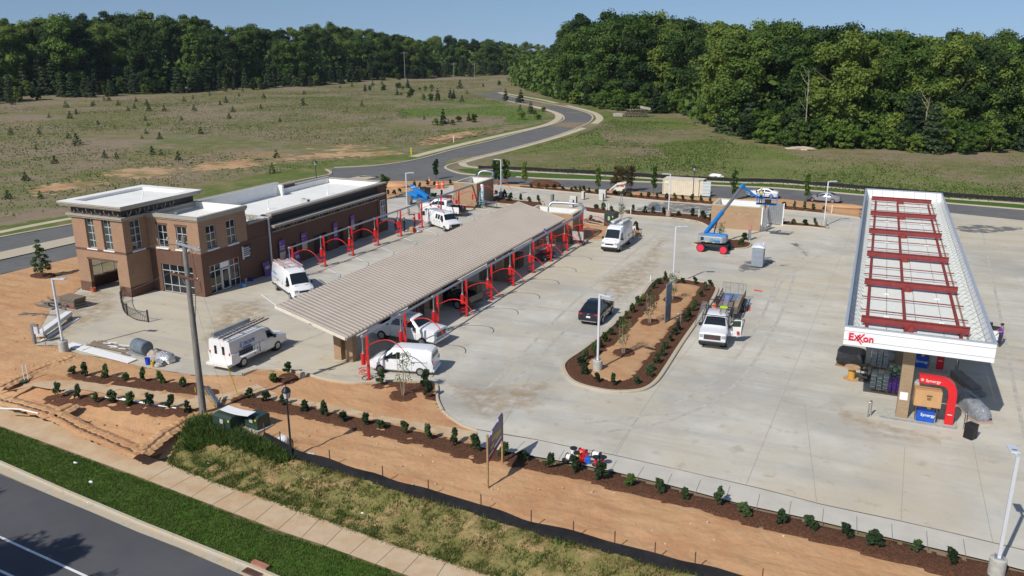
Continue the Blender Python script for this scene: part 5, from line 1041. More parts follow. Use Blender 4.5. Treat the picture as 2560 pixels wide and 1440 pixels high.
m.obj('door_bar',greymetal,c); m=M(); m.box(-L2+.3,-W_-.03,1.55,-L2+.85,-W_-.02,1.95); m.obj('sign_plate',mat('plate_w',(.75,.76,.7),.5),c); m=M(); m.box(-L2+.32,-W_-.035,1.56,-L2+.83,-W_-.03,1.62); m.obj('sign_stripe',mat('sg',(.25,.5,.05),.5),c)
# people -------------------------------------------------------
def person(label,loc,rz,shirt,pants,arms,hair=(.03,.02,.015),hat=None,vest=None,bend=0.,legs=((.10,0),(-.10,0)),group=None,cat='person',scale=1.0):
    """arms: two (elbow, wrist) pairs, y = left; x forward"""
    t=thing('person',label,cat,loc,rz,group); V_s=[];E=[];Rr=[]
    def add(p,r,par=None): V_s.append(Vector(p)); Rr.append(r); 
    def v(p,r,par=None):
        V_s.append(Vector(p)); Rr.append(r); i=len(V_s)-1
        if par is not None: E.append((par,i))
        return i
    b=bend; pel=v((0,0,.95),.15); wa=v((b*.12,0,1.12),.135,pel); ch=v((b*.32,0,1.35),.165,wa); nk=v((b*.42,0,1.50),.06,ch); hd=v((b*.48+.01,0,1.60),.085,nk); v((b*.5+.015,0,1.70),.09,hd)
    for sd,(y,fx) in zip((1,-1),legs):
        hp=v((0,sd*.10,.90),.105,pel); kn=v((fx*.5+.03,sd*.12,.50),.07,hp); an=v((fx,sd*.13,.09),.048,kn); v((fx+.14,sd*.14,.045),.042,an)
    hands=[]
    for sd,(el,wr) in zip((1,-1),arms):
        sh=v((b*.36,sd*.20,1.42),.06,ch); e=v(el,.045,sh); w_=v(wr,.032,e); d=(Vector(wr)-Vector(el)).normalized(); pm=v(Vector(wr)+d*.07,.035,w_)
        sidev=d.cross(Vector((0,sd,.3))).normalized()
        for k in range(4):
            f0=Vector(wr)+d*.10+sidev*(k-1.5)*.022; f1=v(f0+d*.035,.0095,pm); v(f0+d*(.065+(.012 if k in(1,2) else 0))+Vector((0,-sd*.012,0)),.008,f1)
        th_=v(Vector(wr)+d*.05-sidev*.04,.011,w_); v(Vector(wr)+d*.085-sidev*.055,.009,th_)
    me=bpy.data.meshes.new('body'); me.from_pydata(V_s,E,[]); o=bpy.data.objects.new('body',me); COL.objects.link(o)
    md=o.modifiers.new('sk','SKIN'); 
    for i,r in enumerate(Rr): me.skin_vertices[0].data[i].radius=(r,r)
    me.skin_vertices[0].data[0].use_root=True
    sb=o.modifiers.new('sb','SUBSURF'); sb.levels=1; sb.render_levels=1
    dg=bpy.context.evaluated_depsgraph_get(); m2=bpy.data.meshes.new_from_object(o.evaluated_get(dg)); bpy.data.objects.remove(o)
    mm=[skin,mat('cloth%.2f%.2f%.2f'%shirt,shirt,.85,var=.2,scale=8),mat('cloth%.2f%.2f%.2f'%pants,pants,.85,var=.2,scale=8),mat('boot',(.05,.035,.025),.8)]
    m2.materials.clear()
    for q in mm: m2.materials.append(q)
    for f in m2.polygons:
        c=f.center; hd_=c.z>1.47 and abs(c.y)<.13 and (abs(c.x-b*.45)<.2)
        arm=abs(c.y)>.24 or (c.x>.25+b*.3 and c.z>.8)
        f.material_index=3 if c.z<.11 else 2 if (c.z<1.0 and not arm) else 0 if hd_ else 0 if (arm and min((c-Vector(w[1])).length for w in arms)<.20) else 1
        f.use_smooth=True
    o=bpy.data.objects.new('body',m2); COL.objects.link(o); o.parent=t
    hx=b*.5+.015; m=M()
    if hat:
        m.ball((hx,0,1.76),.115,1.1,.95,.75,12,8); m.cyl((hx+.03,0,1.735),(hx+.03,0,1.75),.15,n=14); m.obj('hard_hat' if hat!='cap' else 'cap',mat('hat%.2f%.2f%.2f'%(hat if hat!='cap' else hair),hat if hat!='cap' else hair,.4),t,smooth=True)
    else: m.ball((hx-.02,0,1.73),.105,1.0,.92,.95,12,8,jit=.03); m.obj('hair',mat('hair%.2f'%hair[0],hair,.9),t,smooth=True)
    m=M(); m.ball((hx+.10,0,1.66),.018,1,1,1.3,6,4); m.obj('nose',skin,t)
    m=M()
    for sd in(1,-1): m.ball((hx+.085,sd*.035,1.69),.011,n=6,m=4)
    m.obj('eye',black,t); m=M(); m.ball((hx+.087,0,1.615),.022,.4,1.2,.35,6,4); m.obj('mouth',mat('lip',(.3,.1,.08),.6),t)
    m=M()
    for sd in(1,-1): m.ball((hx,sd*.092,1.67),.022,.6,.4,1.2,6,4)
    m.obj('ear',skin,t)
    if vest: m=M(); m.tube([(b*.12,0,1.02),(b*.22,0,1.2),(b*.34,0,1.42)],[.165,.185,.17],12); m.obj('vest',mat('vest%.2f'%vest[0],vest,.7),t)
    return t
hang=lambda:(((.02,.27,1.15),(.12,.27,.90)),((.02,-.27,1.15),(.12,-.27,.90)))
person('worker in dark clothes standing left of the group by the brick wall',(*gz(989,578,.035),.035),R(-20),(.02,.02,.025),(.03,.03,.045),(((.15,.27,1.2),(.32,.2,1.1)),((.1,-.27,1.15),(.3,-.2,1.05))),bend=.6)
person('worker in black shirt with arms raised to his waist behind the red post',(*gz(1010,580,.035),.035),R(10),(.015,.015,.018),(.02,.02,.03),(((-.05,.38,1.2),(.1,.22,1.05)),((-.05,-.38,1.2),(.1,-.22,1.05))),hat='cap')
person('worker in a red shirt reaching out his arm beside the pallet of boxes',(*gz(1036,571,.035),.035),R(185),(.6,.02,.02),(.04,.04,.06),(((.2,.28,1.3),(.45,.25,1.35)),((.05,-.27,1.15),(.15,-.25,.92))),hat='cap')
person('worker in blue hard hat and blue shirt on the scissor lift platform',(-30.8,80.3,1.415),R(200),(.03,.08,.35),(.25,.25,.27),(((.15,.27,1.2),(.35,.2,1.2)),((.15,-.27,1.2),(.35,-.2,1.2))),hat=(.01,.12,.75),bend=.5)
person('worker in yellow vest and yellow hard hat in the raised boom basket',(bc.x-.7,bc.y,bc.z-.39),R(-60),(.05,.12,.3),(.04,.05,.1),(((.15,.27,1.2),(.35,.2,1.2)),((.15,-.27,1.2),(.35,-.2,1.2))),hat=(.75,.68,.03),vest=(.7,.75,.03))
person('person in purple shirt and dark cap leaning on the open white car door',(10.25,68.6,.035),R(200),(.16,.06,.38),(.03,.03,.05),(((.12,.27,1.2),(.3,.2,1.25)),((.12,-.27,1.2),(.3,-.2,1.2))),hat='cap')
person('worker in white shirt crouching behind the white van by the green cabinet',(*gz(1578,598,.035),.035),R(60),(.6,.62,.66),(.05,.07,.16),(((.3,.27,1.0),(.45,.2,.75)),((.3,-.27,1.0),(.45,-.2,.75))),bend=1.1)
# ================= light poles =================
def lightpole(label,loc,arm,head='side',colr=(.62,.66,.70),base=(.9,.34),h=5.7,conc=conc2):
    t=thing('light_pole',label,'light pole',loc,0,'white parking lot light poles'); a=R(arm)
    m=M(); m.tube([(0,0,0),(0,0,base[0]-.03),(0,0,base[0])],[base[1],base[1],base[1]-.04],20); m.obj('concrete_base',conc,t,smooth=True)
    pm=mat('pole_paint',(.66,.69,.74),.35,.2,var=.04); m=M(); m.box(-.065,-.065,base[0]+.04,.065,.065,h); m.obj('pole',pm,t); m=M(); m.box(-.17,-.17,base[0],.17,.17,base[0]+.05)
    for i in(-1,1):
        for j in(-1,1): m.cyl((i*.13,j*.13,base[0]),(i*.13,j*.13,base[0]+.14),.02,n=6)
    m.obj('base_plate',steel,t)
    m=M(); d=Vector((math.cos(a),math.sin(a),0)); m.bar(Vector((0,0,h-.06)),d*.35+Vector((0,0,h-.03)),.1); m.obox(d*.68+Vector((0,0,h)),.75,.36,.09,rz=a); m.obj('lamp_head',pm,t,bevel=.02)
    m=M(); m.obox(d*.75+Vector((0,0,h-.055)),.4,.26,.02,rz=a); m.obj('lens',mat('lens_grey',(.3,.32,.33),.2),t); m=M(); m.obox(d*.5+Vector((0,0,h+.05)),.12,.2,.02,rz=a)
    m.obj('heat_sink',greymetal,t); return t
A_=-R(0)
def wl(X,Y): return (X*C_-Y*S_, X*S_+Y*C_)
lightpole('white light pole in the clay left of the brick tower',(*gz(159,878),0),15)
lightpole('white light pole at the near end of the planted island',(*gz(1492,930),0),-22)
t_=lightpole('light pole in the lower right corner on a mulch strip',(*gz(2486,1442,0),.0),98)
lightpole('light pole in front of the cream container',(*gz(1670,543),0),200,conc=mat('pink_base',(.40,.31,.27),.85,var=.15))
lightpole('light pole beside the silver sedan, left of the fuel canopy',(*gz(2058,568),0),22)
lightpole('light pole at the far tip of the planted island',(*gz(1681,714),0),22)
lightpole('light pole behind the tan enclosure at the far end of the left vacuum row',(*gz(1252,495),0),200)
lightpole('light pole standing by the blue telehandler',(*gz(1018,538),0),22)
lightpole('light pole rising beside the ladder van in front of the brown wall',(*gz(681,682),0),200)
# black street lamps
def streetlamp(label,loc,h=3.6,sc=1.):
    t=thing('street_lamp',label,'street lamp',loc,0,'black lantern street lamps'); bk=mat('lamp_black',(.012,.014,.02),.35,coat=.3)
    m=M(); m.tube([(0,0,0),(0,0,.15),(0,0,.5),(0,0,.6),(0,0,h)],[.16,.15,.10,.065,.045],14); m.obj('post',bk,t,smooth=True)
    m=M(); m.tube([(0,0,h),(0,0,h+.08),(0,0,h+.12),(0,0,h+.2),(0,0,h+.25)],[.05,.09,.05,.06,.15],14); m.tube([(0,0,h+.62),(0,0,h+.68),(0,0,h+.78),(0,0,h+.86),(0,0,h+.9),(0,0,h+1.05)],[.25,.25,.2,.12,.03,.01],14)
    for k in range(4): a=PI/4+k*PI/2; m.bar((.15*math.cos(a),.15*math.sin(a),h+.25),(.22*math.cos(a),.22*math.sin(a),h+.62),.025)
    m.obj('lantern_frame',bk,t); m=M(); m.tube([(0,0,h+.25),(0,0,h+.62)],[.13,.20],14); m.obj('lantern_glass',mat('frosted',(.55,.57,.6),.3,var=.1),t); return t
streetlamp('black lantern street lamp on the bank by the silt fence',(*at(728,1148)[:2],T(*at(728,1148)[:2])-.05),h=3.5)
streetlamp('black lantern street lamp in front of the cream container door end',(*gz(1731,497),0),h=3.9)
streetlamp('black lantern street lamp whose top shows above the white roof',(*gz(791,455,0),0),h=2.6)
# utility pole
t=thing('utility_pole','tall weathered wooden utility pole with two crossarms in the foreground','utility pole',(*gz(506,1034),0)); b0_=Vector(gz(506,1034)+(0,)); top=Vector((0,0,9.6))
ux,uy=b0_.x,b0_.y
def onv(px,py,d): # point at horizontal distance plane through pole
    u,v,w_=ray(px,py); tt=b0_.length/math.hypot(u,v); return Vector((u*tt-ux,v*tt-uy,H+w_*tt))
tp=onv(457,590,0); m=M(); m.tube([(0,0,-.2),tp*.5,tp],[.21,.17,.135],12); m.obj('pole',mat('pole_wood',(.23,.21,.185),.9,var=.35,scale=3,bump=.02,stretch=(3,3,.4)),t,smooth=True)
ax=(onv(500,620,0)-onv(440,602,0)).normalized(); c1=onv(463,610,0); c2=onv(466,690,0)
m=M(); m.bar(c1-ax*.45+Vector((0,-.15,0)),c1+ax*.95+Vector((0,-.15,0)),.1,.14); m.obj('crossarm',mat('arm_grey',(.5,.54,.58),.5),t); m=M(); m.bar(c2-ax*.85+Vector((0,-.15,0)),c2+ax*.75+Vector((0,-.15,0)),.1,.12); m.obj('crossarm',mat('arm_rust',(.26,.11,.06),.8,var=.4,scale=6),t)
m=M(); 
for k,q in((-.9,c1),(.9,c1),(-.35,c1),(.75,c2),(-.6,c2)): m.tube([q+ax*k+Vector((0,-.15,.05)),q+ax*k+Vector((0,-.15,.12)),q+ax*k+Vector((0,-.15,.2))],[.05,.07,.03],8)
m.bar(c1+ax*.1,c1+ax*.55+Vector((0,-.15,-.25)),.04); m.bar(c1-ax*.2+Vector((0,0,-.05)),c1-ax*1.3+Vector((0,-.2,-.38)),.05); m.bar(c1+ax*1.0,c1+ax*.5+Vector((0,-.2,-.42)),.03); m.obj('insulator',greymetal,t)
m=M(); m.bar(c2-ax*.4,c2+Vector((0,-.16,-.45)),.035); m.bar(c2+ax*.4,c2+Vector((0,-.16,-.45)),.035); m.obj('brace',steel,t)
m=M(); m.tube([c2+ax*.75+Vector((0,0,-.1)),c2+ax*.8+Vector((0,0,-.7)),c2+ax*.4+Vector((0,0,-1.0)),Vector((.17,0,5.6))],.018,5); m.tube([c1+ax*.3,c1+ax*.35+Vector((0,0,-.9)),c2+ax*.6],.012,5); m.tube([c1-ax*.1,c1-ax*.3+Vector((0,0,-.7)),c2-ax*.3],.012,5); m.obj('jumper_wire',black,t)
side=Vector((C_,S_,0)); sx_=side*.17
m=M(); m.tube([Vector((0,0,.1))+sx_,tp*.62+side*.13],[.075,.05],8); m.obj('conduit',mat('conduit_grey',(.10,.11,.15),.5),t)
m=M(); m.tube([Vector((-.2,-.2,1.5)),Vector((-.2,-.2,1.85))],.02,5); m.obj('marker_tag',mat('yellow',(.75,.6,.02),.5),t)
def wire(label,pts,r=.005,col=greymetal):
    t=thing('overhead_wire',label,'wire',(0,0,0)); m=M(); m.tube(pts,r,5); m.obj('wire',col,t); return t
P0=b0_+c1
for k,(px,py,z,lb) in enumerate(((-150,640,7,'upper overhead wire running left from the pole'),(-150,780,6,'lower overhead wire running left from the pole'))):
    q=Vector((*gz(px,py,z),z)); a_=b0_+(c1 if k==0 else c2)-ax*.9
    wire(lb,[a_+(q-a_)*s_/10-Vector((0,0,1.2*4*(s_/10)*(1-s_/10))) for s_ in range(11)])
g1=Vector((*gz(594,990),0.0)); wire('thin guy wire from the pole top down to the yellow guard',[b0_+c1,b0_+c1+(g1-b0_-c1)*.5,g1],.006)
g2=Vector((*gz(560,1000),0.0)); wire('second thin guy wire from the lower crossarm to the ground',[b0_+c2,g2],.006)
t=thing('guy_guard','yellow guy wire guard leaning in the clay by the utility van','guard',(0,0,0)); m=M(); m.tube([g1,g1+(b0_+c1-g1)*.22],.03,6); m.obj('sleeve',mat('yellow',(.75,.6,.02),.5),t); m=M(); m.tube([g1,g1-Vector((0,0,.15))],.02,5); m.obj('anchor',steel,t)
t=thing('junction_conduit','bundle of grey and yellow conduit leaning away from the pole foot','conduit',(0,0,0)); a_=b0_+Vector((.2,0,0)); 
m=M(); q=Vector((*gz(552,1018),0.0)); qq=Vector((*gz(515,965,1.2),1.2)); m.bar(qq,q,.22,.12); m.obj('cover',mat('cover_blue',(.12,.15,.19),.5),t); m=M(); m.bar(qq+Vector((-.2,-.1,-.1)),q+Vector((-.2,-.1,0)),.06); m.bar(qq+Vector((-.35,-.1,-.2)),q+Vector((-.3,-.2,0)),.05); m.obj('cable_duct',mat('duct_wood',(.35,.28,.14),.7),t)
# far power poles
for px,py,h,lb in((1012,160,12,'tall pale power pole in front of the far dark trees'),(1135,172,9,'short far power pole, middle of the three'),(1187,172,9,'short far power pole, right of the three')):
    p=at(px,py+28); t=thing('power_pole',lb,'power pole',p,0,'far power poles'); hh=h; d=math.hypot(p.x,p.y); ztop=H+(109-(py-34 if h==12 else py-20))/F*d
    m=M(); m.tube([(0,0,0),(0,0,ztop-p.z)],[.16,.13],6); m.obj('pole',mat('pale_pole',(.26,.26,.25),.8),t); m=M(); m.bar((-C_*2,-S_*2,ztop-p.z-1),(C_*2,S_*2,ztop-p.z-1),.16); m.obj('crossarm',MATS['pale_pole'],t)
# ================= silt fences =================
sf_=mat('silt_fabric',(.011,.011,.014),.75,var=.4,scale=3,bump=.02,spec=.25)
def silt(label,pts,h,n=6,posts=5,zf=T,lean=.12,st=True):
    t=thing('silt_fence',label,'silt fence',(0,0,0)); P=cr([Vector((p[0],p[1])) for p in pts],n); m=M()
    for i,p in enumerate(P):
        a=P[max(i-1,0)]; b=P[min(i+1,len(P)-1)]; d=(b-a).normalized(); q=Vector((d.y,-d.x))
        if q.y>0: q=-q
        z=zf(p.x,p.y); w1=noise.noise((p.x*.8,p.y*.8,2))*.12; hh=h*(1+.25*noise.noise((p.x*.5,p.y*.5,7)))
        for f,o in((0,.18+w1),(.35,.10+w1*1.5),(.7,.05+w1),(1,0)): m.v.append((p.x+q.x*o,p.y+q.y*o,z-.05+hh*f))
    for i in range(len(P)-1):
        for k in range(3): m.f.append((4*i+k,4*i+4+k,4*i+5+k,4*i+1+k)); m.mi.append(0)
    m.obj('fabric',sf_,t,smooth=True)
    if st:
        for i in range(0,len(P),posts): p=P[i]; m=M(); z=zf(p.x,p.y); m.bar((p.x,p.y+.04,z-.1),(p.x,p.y+.04,z+h*1.75),.045); m.obj('stake',mat('stake_rust',(.10,.05,.035),.8),t)
    return t
silt('black silt fence along the top of the weedy bank',[at(*p) for p in((660,1100),(700,1122),(732,1144),(823,1170),(955,1212),(1069,1248),(1200,1286),(1325,1328),(1430,1356),(1533,1382),(1633,1411),(1733,1436),(1900,1480))],.62,6,6)
silt('half buried black silt fence among weeds below the green boxes',[at(*p) for p in((505,1052),(545,1078),(600,1092),(650,1108))],.4,4,5)
silt('long black silt fence behind the back road',[at(*p) for p in((1195,422),(1325,427),(1450,434),(1550,439),(1657,446),(1765,452),(1840,455),(1947,458),(2009,463),(2146,474),(2260,484),(2370,494),(2560,508),(2800,530))],.68,6,9,st=False)
# patio fence
t=thing('patio_fence','black curved picket fence beside the brick tower','fence',(0,0,0)); P=cr([Vector(gz(*p)) for p in((322,738),(306,744),(303,757),(307,775),(318,788),(340,800),(370,805))],8); fb=mat('fence_black',(.03,.024,.02),.5)
m=M()
for i in range(len(P)-1):
    for z in(.12,.92): m.bar((P[i].x,P[i].y,z),(P[i+1].x,P[i+1].y,z),.035)
m.obj('rail',fb,t); m=M(); L=0; last=None
for i in range(len(P)-1):
    seg=(P[i+1]-P[i]).length; k=max(1,int(seg/.12))
    for j in range(k): q=P[i].lerp(P[i+1],j/k); m.bar((q.x,q.y,.05),(q.x,q.y,.95),.02)
m.obj('pickets',fb,t)
for i in(0,16,32,48): q=P[min(i,len(P)-1)]; m=M(); m.box(q.x-.05,q.y-.05,0,q.x+.05,q.y+.05,1.1); m.obj('fence_post',fb,t)
# ================= site clutter =================
def lump(name,label,cat,loc,sx,sy,sz,m_,jit=.12,n=14,rz=0.):
    t=thing(name,label,cat,loc,rz); m=M(); m.ball((0,0,sz*.4),1,sx,sy,sz,n,9,jit=jit); m.obj('cover',m_,t,smooth=True); return t
def stack(name,label,cat,loc,rz,boards,m_,extra=None):
    t=thing(name,label,cat,loc,rz); m=M()
    for b in boards: m.obox(*b)
    m.obj('boards',m_,t)
    if extra: extra(t)
    return t
bd=[((random.uniform(-.08,.08),random.uniform(-.05,.05),.06+.085*k),2.1+random.uniform(-.15,.15),1.15,.06,random.uniform(-.05,.05)) for k in range(11)]
def redend(t): m=M(); m.obox((0,-.6,.18),1.9,.05,.12); m.obj('painted_edge',mat('red_old',(.4,.05,.04),.7),t)
stack('plywood_stack','stack of old plywood forms on the paving left of the brick tower','board stack',(*gz(182,765),.035),R(-5),bd,oldwood,redend)
bd=[((random.uniform(-.9,.9),random.uniform(-.6,.6),random.uniform(.1,.5)),random.uniform(1.6,3.0),.16,.06,random.uniform(-1.2,-.3),random.uniform(-.25,.25)) for k in range(22)]
stack('timber_pile','untidy pile of grey scrap timber next to the plywood stack','timber pile',(*gz(137,763),0),R(30),bd,mat('grey_timber',(.20,.18,.16),.85,var=.4))
bd=[((random.uniform(-.9,.9),random.uniform(-.3,.3),.06),random.uniform(1.2,2.2),.1,.04,random.uniform(-.5,.4)) for k in range(6)]
stack('loose_planks','few loose grey planks lying on the clay at the far left','planks',(*gz(95,785),.03),R(20),bd,MATS['grey_timber'])
t=thing('white_panel_stack','stack of long white roof panels on timber left of the light pole','panel stack',(*gz(138,822),0),R(118)); pw=mat('panel_white',(.80,.80,.79),.45,var=.04)
m=M(); 
for k in range(5): m.obox((0,0,.38+k*.07),5.3,.55,.05)
m.obj('panels',pw,t); m=M(); m.box(-2.4,-.35,0,-2.2,.35,.34); m.box(2.2,-.35,0,2.4,.35,.34); m.obj('bearer',wood,t)
a_=Vector(gz(104,852)); b_=Vector(gz(194,796)); c_=(a_+b_)/2; d_=b_-a_
t=thing('long_sheet','single long white panel lying right of the panel stack','panel',(*c_,.03),math.atan2(d_.y,d_.x)); m=M(); m.obox((0,0,.05),d_.length,.32,.06); m.obj('sheet',pw,t,bevel=.01); m=M(); m.obox((0,.3,.03),d_.length*.9,.12,.04); m.obj('offcut',oldwood,t)
for lb,(pa,pb) in (('wide white sheet on the clay edge, left of the wrapped rolls',((170,862),(330,905))),('white plastic pipe lying on the clay at the left edge of the sidewalk',((-5,1023),(95,1036)))):
    a_=Vector(gz(*pa)); b_=Vector(gz(*pb)); c_=(a_+b_)/2; d_=b_-a_; wide='sheet' in lb
    t=thing('white_sheet' if wide else 'plastic_pipe',lb,'sheet' if wide else 'pipe',(*c_,.05 if wide else .08),math.atan2(d_.y,d_.x)); m=M()
    if wide: m.obox((0,0,.06),d_.length,.75,.05,rx=.05); m.obj('sheet',pw,t); m=M(); m.obox((-d_.length*.2,0,.095),.04,.75,.02); m.obj('seam',greymetal,t)
    else: m.tube([(-d_.length/2,0,.05),(0,.15,.08),(d_.length/2,0,.04)],.05,8); m.obj('pipe',pw,t)
t=thing('plastic_pipes','pair of white plastic pipes lying behind the lower row of shrubs','pipes',(0,0,0)); m=M(); m.tube([Vector((*gz(x,y),.14)) for x,y in((255,995),(320,1005),(380,1015),(440,1024))],.045,6); m.tube([Vector((*gz(x,y),.14)) for x,y in((300,999),(360,1010),(412,1020))],.045,6); m.obj('pipe',pw,t)
t=thing('pipe_bundle','loose bundle of steel tubes, rails and white trim on the paving','pipe bundle',(*gz(283,872),.035),R(-4)); m=M()
for k in range(7): m.tube([(-2.2+random.uniform(-.3,.3),-.5+k*.17,.18),(2.0+random.uniform(-.4,.4),-.25+k*.08,.12)],.04,6)
m.obj('tubes',mat('brown_tube',(.22,.17,.13),.6,.2),t); m=M()
for k in range(6): m.obox((-1.0+k*.45+random.uniform(-.2,.2),.1+random.uniform(-.45,.5),.25),random.uniform(.6,1.3),.12,.03,random.uniform(-.2,.5),random.uniform(-.1,.1))
m.obj('white_trim',pw,t); m=M(); m.obox((1.9,-.2,.06),.9,.6,.05); m.obox((-1.7,.1,.1),.1,1.1,.1); m.obj('bearer',oldwood,t)
t=thing('insulation_roll','large grey blue wrapped cylinder lying on a silver pallet','roll',(*gz(358,890),.035),R(-10)); m=M(); m.tube([(-.85,0,.72),(-.8,0,.72),(.55,0,.72),(.6,0,.72)],[.48,.52,.52,.46],20); m.obj('wrap',mat('wrap_blue',(.13,.17,.20),.28,var=.3,scale=3,bump=.02),t,smooth=True); m=M()
for k in range(5): m.tube([(-.7+k*.28,0,.72),(-.66+k*.28,0,.72)],[.54,.54],20)
m.obj('band',mat('wrap_grey',(.3,.33,.36),.3),t,smooth=True); m=M(); m.obox((.2,0,.1),3.2,1.0,.18); m.obj('pallet',mat('foil_pallet',(.52,.53,.53),.35,.5,var=.2),t,bevel=.03)
lump('wrapped_bundle','shiny clear plastic wrapped bundle at the right end of the silver pallet','bundle',(*gz(412,902),.03),1.0,.6,.5,mat('clear_wrap',(.52,.53,.54),.16,.35,var=.35,scale=3,bump=.05),.1,16,R(-15))
lump('wrapped_bundle','brownish wrapped bundle between the grey roll and the shiny one','bundle',(*gz(386,897),.03),.55,.5,.5,mat('tan_wrap',(.42,.35,.29),.4,var=.3,scale=5,bump=.04),.12)
bucket('bucket','royal blue bucket by the plastic wrapped bundle',(*gz(369,911),.03),(.01,.06,.6),.19,.5)
bucket('yellow_container','yellow jug standing right of the royal blue bucket',(*gz(381,917),.03),(.6,.42,.02),.13,.45,'jug')
lump('trash_pile','heap of dark and white rubbish bags beside the yellow jug','rubbish',(*gz(397,913),.03),.5,.4,.3,mat('trash_mix',(.5,.5,.5),.4,var=.9,scale=6,col2=(.03,.035,.05)),.2)
t=thing('meter_pedestal','grey electrical pedestal frame in the clay at the far left','pedestal',(*gz(90,858),0),R(15)); m=M(); m.box(-.2,-.12,0,-.05,.12,1.5); m.box(-.2,-.12,1.45,.35,.12,1.6); m.obj('frame',greymetal,t); m=M(); m.box(0.02,-.1,.85,.35,.1,1.45); m.obj('meter_box',mat('meter_white',(.6,.6,.62),.4),t)
for k,(px,py,h,lb) in enumerate(((113,864,1.5,'thin grey stake beside the meter pedestal'),(60,950,1.1,'left one of two white plastic risers in the clay pit'),(69,948,1.1,'right one of two white plastic risers in the clay pit'))):
    t=thing('stake',lb,'stake',(*gz(px,py),0)); m=M(); m.cyl((0,0,-.1),(0,0,h),.03,n=6); m.obj('rod',greymetal if k==0 else pw,t); m=M(); m.cyl((0,0,h),(0,0,h+.03),.04,n=6); m.obj('cap',greymetal if k==0 else pw,t)
lump('valve_box','dark green valve box lid in the clay pit at the left edge','valve box',(*gz(50,948),-.05),.6,.4,.1,mat('dk_green',(.03,.07,.05),.5),.05)
t=thing('concrete_block_bit','small concrete footing stump in the clay by the mulch circle','footing',(*gz(756,944),0)); m=M(); m.tube([(0,0,0),(0,0,.3),(0,0,.38)],[.2,.18,.16],10); m.obj('stump',conc2,t)
# transformers
gp_=mat('box_green',(.028,.052,.038),.45,var=.1)
def transformer(label,px,py,w_,d_,h_,rz,pad=True):
    p=gz(px,py); t=thing('transformer_box',label,'transformer',(*p,0),rz,'green transformer boxes'); z=0
    if pad: m=M(); m.box(-w_/2-.15,-d_/2-.15,0,w_/2+.15,d_/2+.15,.16); m.obj('pad',conc2,t); z=.16
    m=M(); s=.12; m.add([(-w_/2,-d_/2,z),(w_/2,-d_/2,z),(w_/2,d_/2,z),(-w_/2,d_/2,z),(-w_/2,-d_/2,z+h_-s),(w_/2,-d_/2,z+h_-s),(w_/2,d_/2,z+h_-s*.5),(-w_/2,d_/2,z+h_-s*.5),(-w_/2+.02,-d_/2+.18,z+h_),(w_/2-.02,-d_/2+.18,z+h_),(w_/2-.02,d_/2-.1,z+h_),(-w_/2+.02,d_/2-.1,z+h_)],[(0,1,5,4),(1,2,6,5),(2,3,7,6),(3,0,4,7),(4,5,9,8),(5,6,10,9),(6,7,11,10),(7,4,8,11),(8,9,10,11),(3,2,1,0)])
    m.obj('cabinet',gp_,t,bevel=.015); m=M(); m.box(-.14,-d_/2-.012,z+h_*.5,.14,-d_/2-.002,z+h_*.78); m.obj('notice',mat('notice_grey',(.42,.45,.43),.6,var=.4,scale=20),t); m=M(); m.box(w_/2-.2,-d_/2-.012,z+h_*.72,w_/2-.08,-d_/2-.002,z+h_*.84); m.obj('warning_label',mat('yellow',(.75,.6,.02),.5),t)
    m=M(); m.box(-w_/2-.006,-d_/2-.006,z+h_*.25,w_/2+.006,-d_/2-.001,z+h_*.27); m.obj('seam',mat('seam_green',(.1,.16,.13),.5),t); return t
transformer('larger green transformer box on the left beside the utility pole',573,1068,1.5,1.1,1.0,R(-8),False)
transformer('smaller green transformer box on a concrete pad',644,1069,1.05,1.0,.8,R(-8))
t=thing('white_board','white bowed panel bridging the two green boxes','board',(*gz(598,1062),0)); m=M(); a_=Vector((*gz(566,1022,1.15),1.22)); b_=Vector((*gz(624,1037,1.1),1.2)); dv=(b_-a_); 
w2=Vector((dv.y,-dv.x,0)).normalized()*.35
pts=[(a_-dv*.12+dv*1.2*s_/8-Vector((0,0,.08*math.sin(PI*s_/8)))) for s_ in range(9)]; o_=Vector(t.location); v_=[p+w2-o_ for p in pts]+[p-w2-o_ for p in pts]+[p+w2-o_+Vector((0,0,.02)) for p in pts]+[p-w2-o_+Vector((0,0,.02)) for p in pts]
m.add(v_,[(i,i+1,i+10,i+9) for i in range(8)]+[(i+18,i+27,i+28,i+19) for i in range(8)]+[(i,i+18,i+19,i+1) for i in range(8)]+[(i+9,i+10,i+28,i+27) for i in range(8)]); m.obj('panel',pw,t)
transformer('tall green equipment cabinet behind the white van on the clay island',1527,566,1.35,1.3,1.75,R(-12),False)
lump('white_sack','white woven sack slumped by the lamp post, upright part','sack',(*at(707,1108)[:2],-.05),.35,.3,.42,mat('sack_white',(.72,.73,.75),.6,var=.12,scale=5,bump=.04),.12)
lump('white_sack','flat white woven sack lying left of the slumped one','sack',(*at(682,1112)[:2],-.1),.5,.32,.22,MATS['sack_white'],.12)
lump('white_sack','crumpled white sack on the silt fence right of the lamp post','sack',(*at(775,1138)[:2],-.08),.35,.25,.14,MATS['sack_white'],.2)
for k,(px,py,lb) in enumerate(((685,1150,'small white litter below the street lamp'),(187,1160,'small white scrap on the mown verge'),(226,1208,'crumpled white paper on the mown verge'),(220,1256,'white scrap on the kerb gutter'),(520,1160,'white litter at the sidewalk edge near the clay'),(757,1197,'white scrap in the weeds left of centre'),(905,1285,'white scrap near the sidewalk, mid bank'),(885,1187,'white rag on the silt fence'))):
    p=at(px,py); lump('litter',lb,'litter',(p.x,p.y,p.z+(.03 if k not in(1,2) else .1)),.13,.08,.05,pw,.3,8)
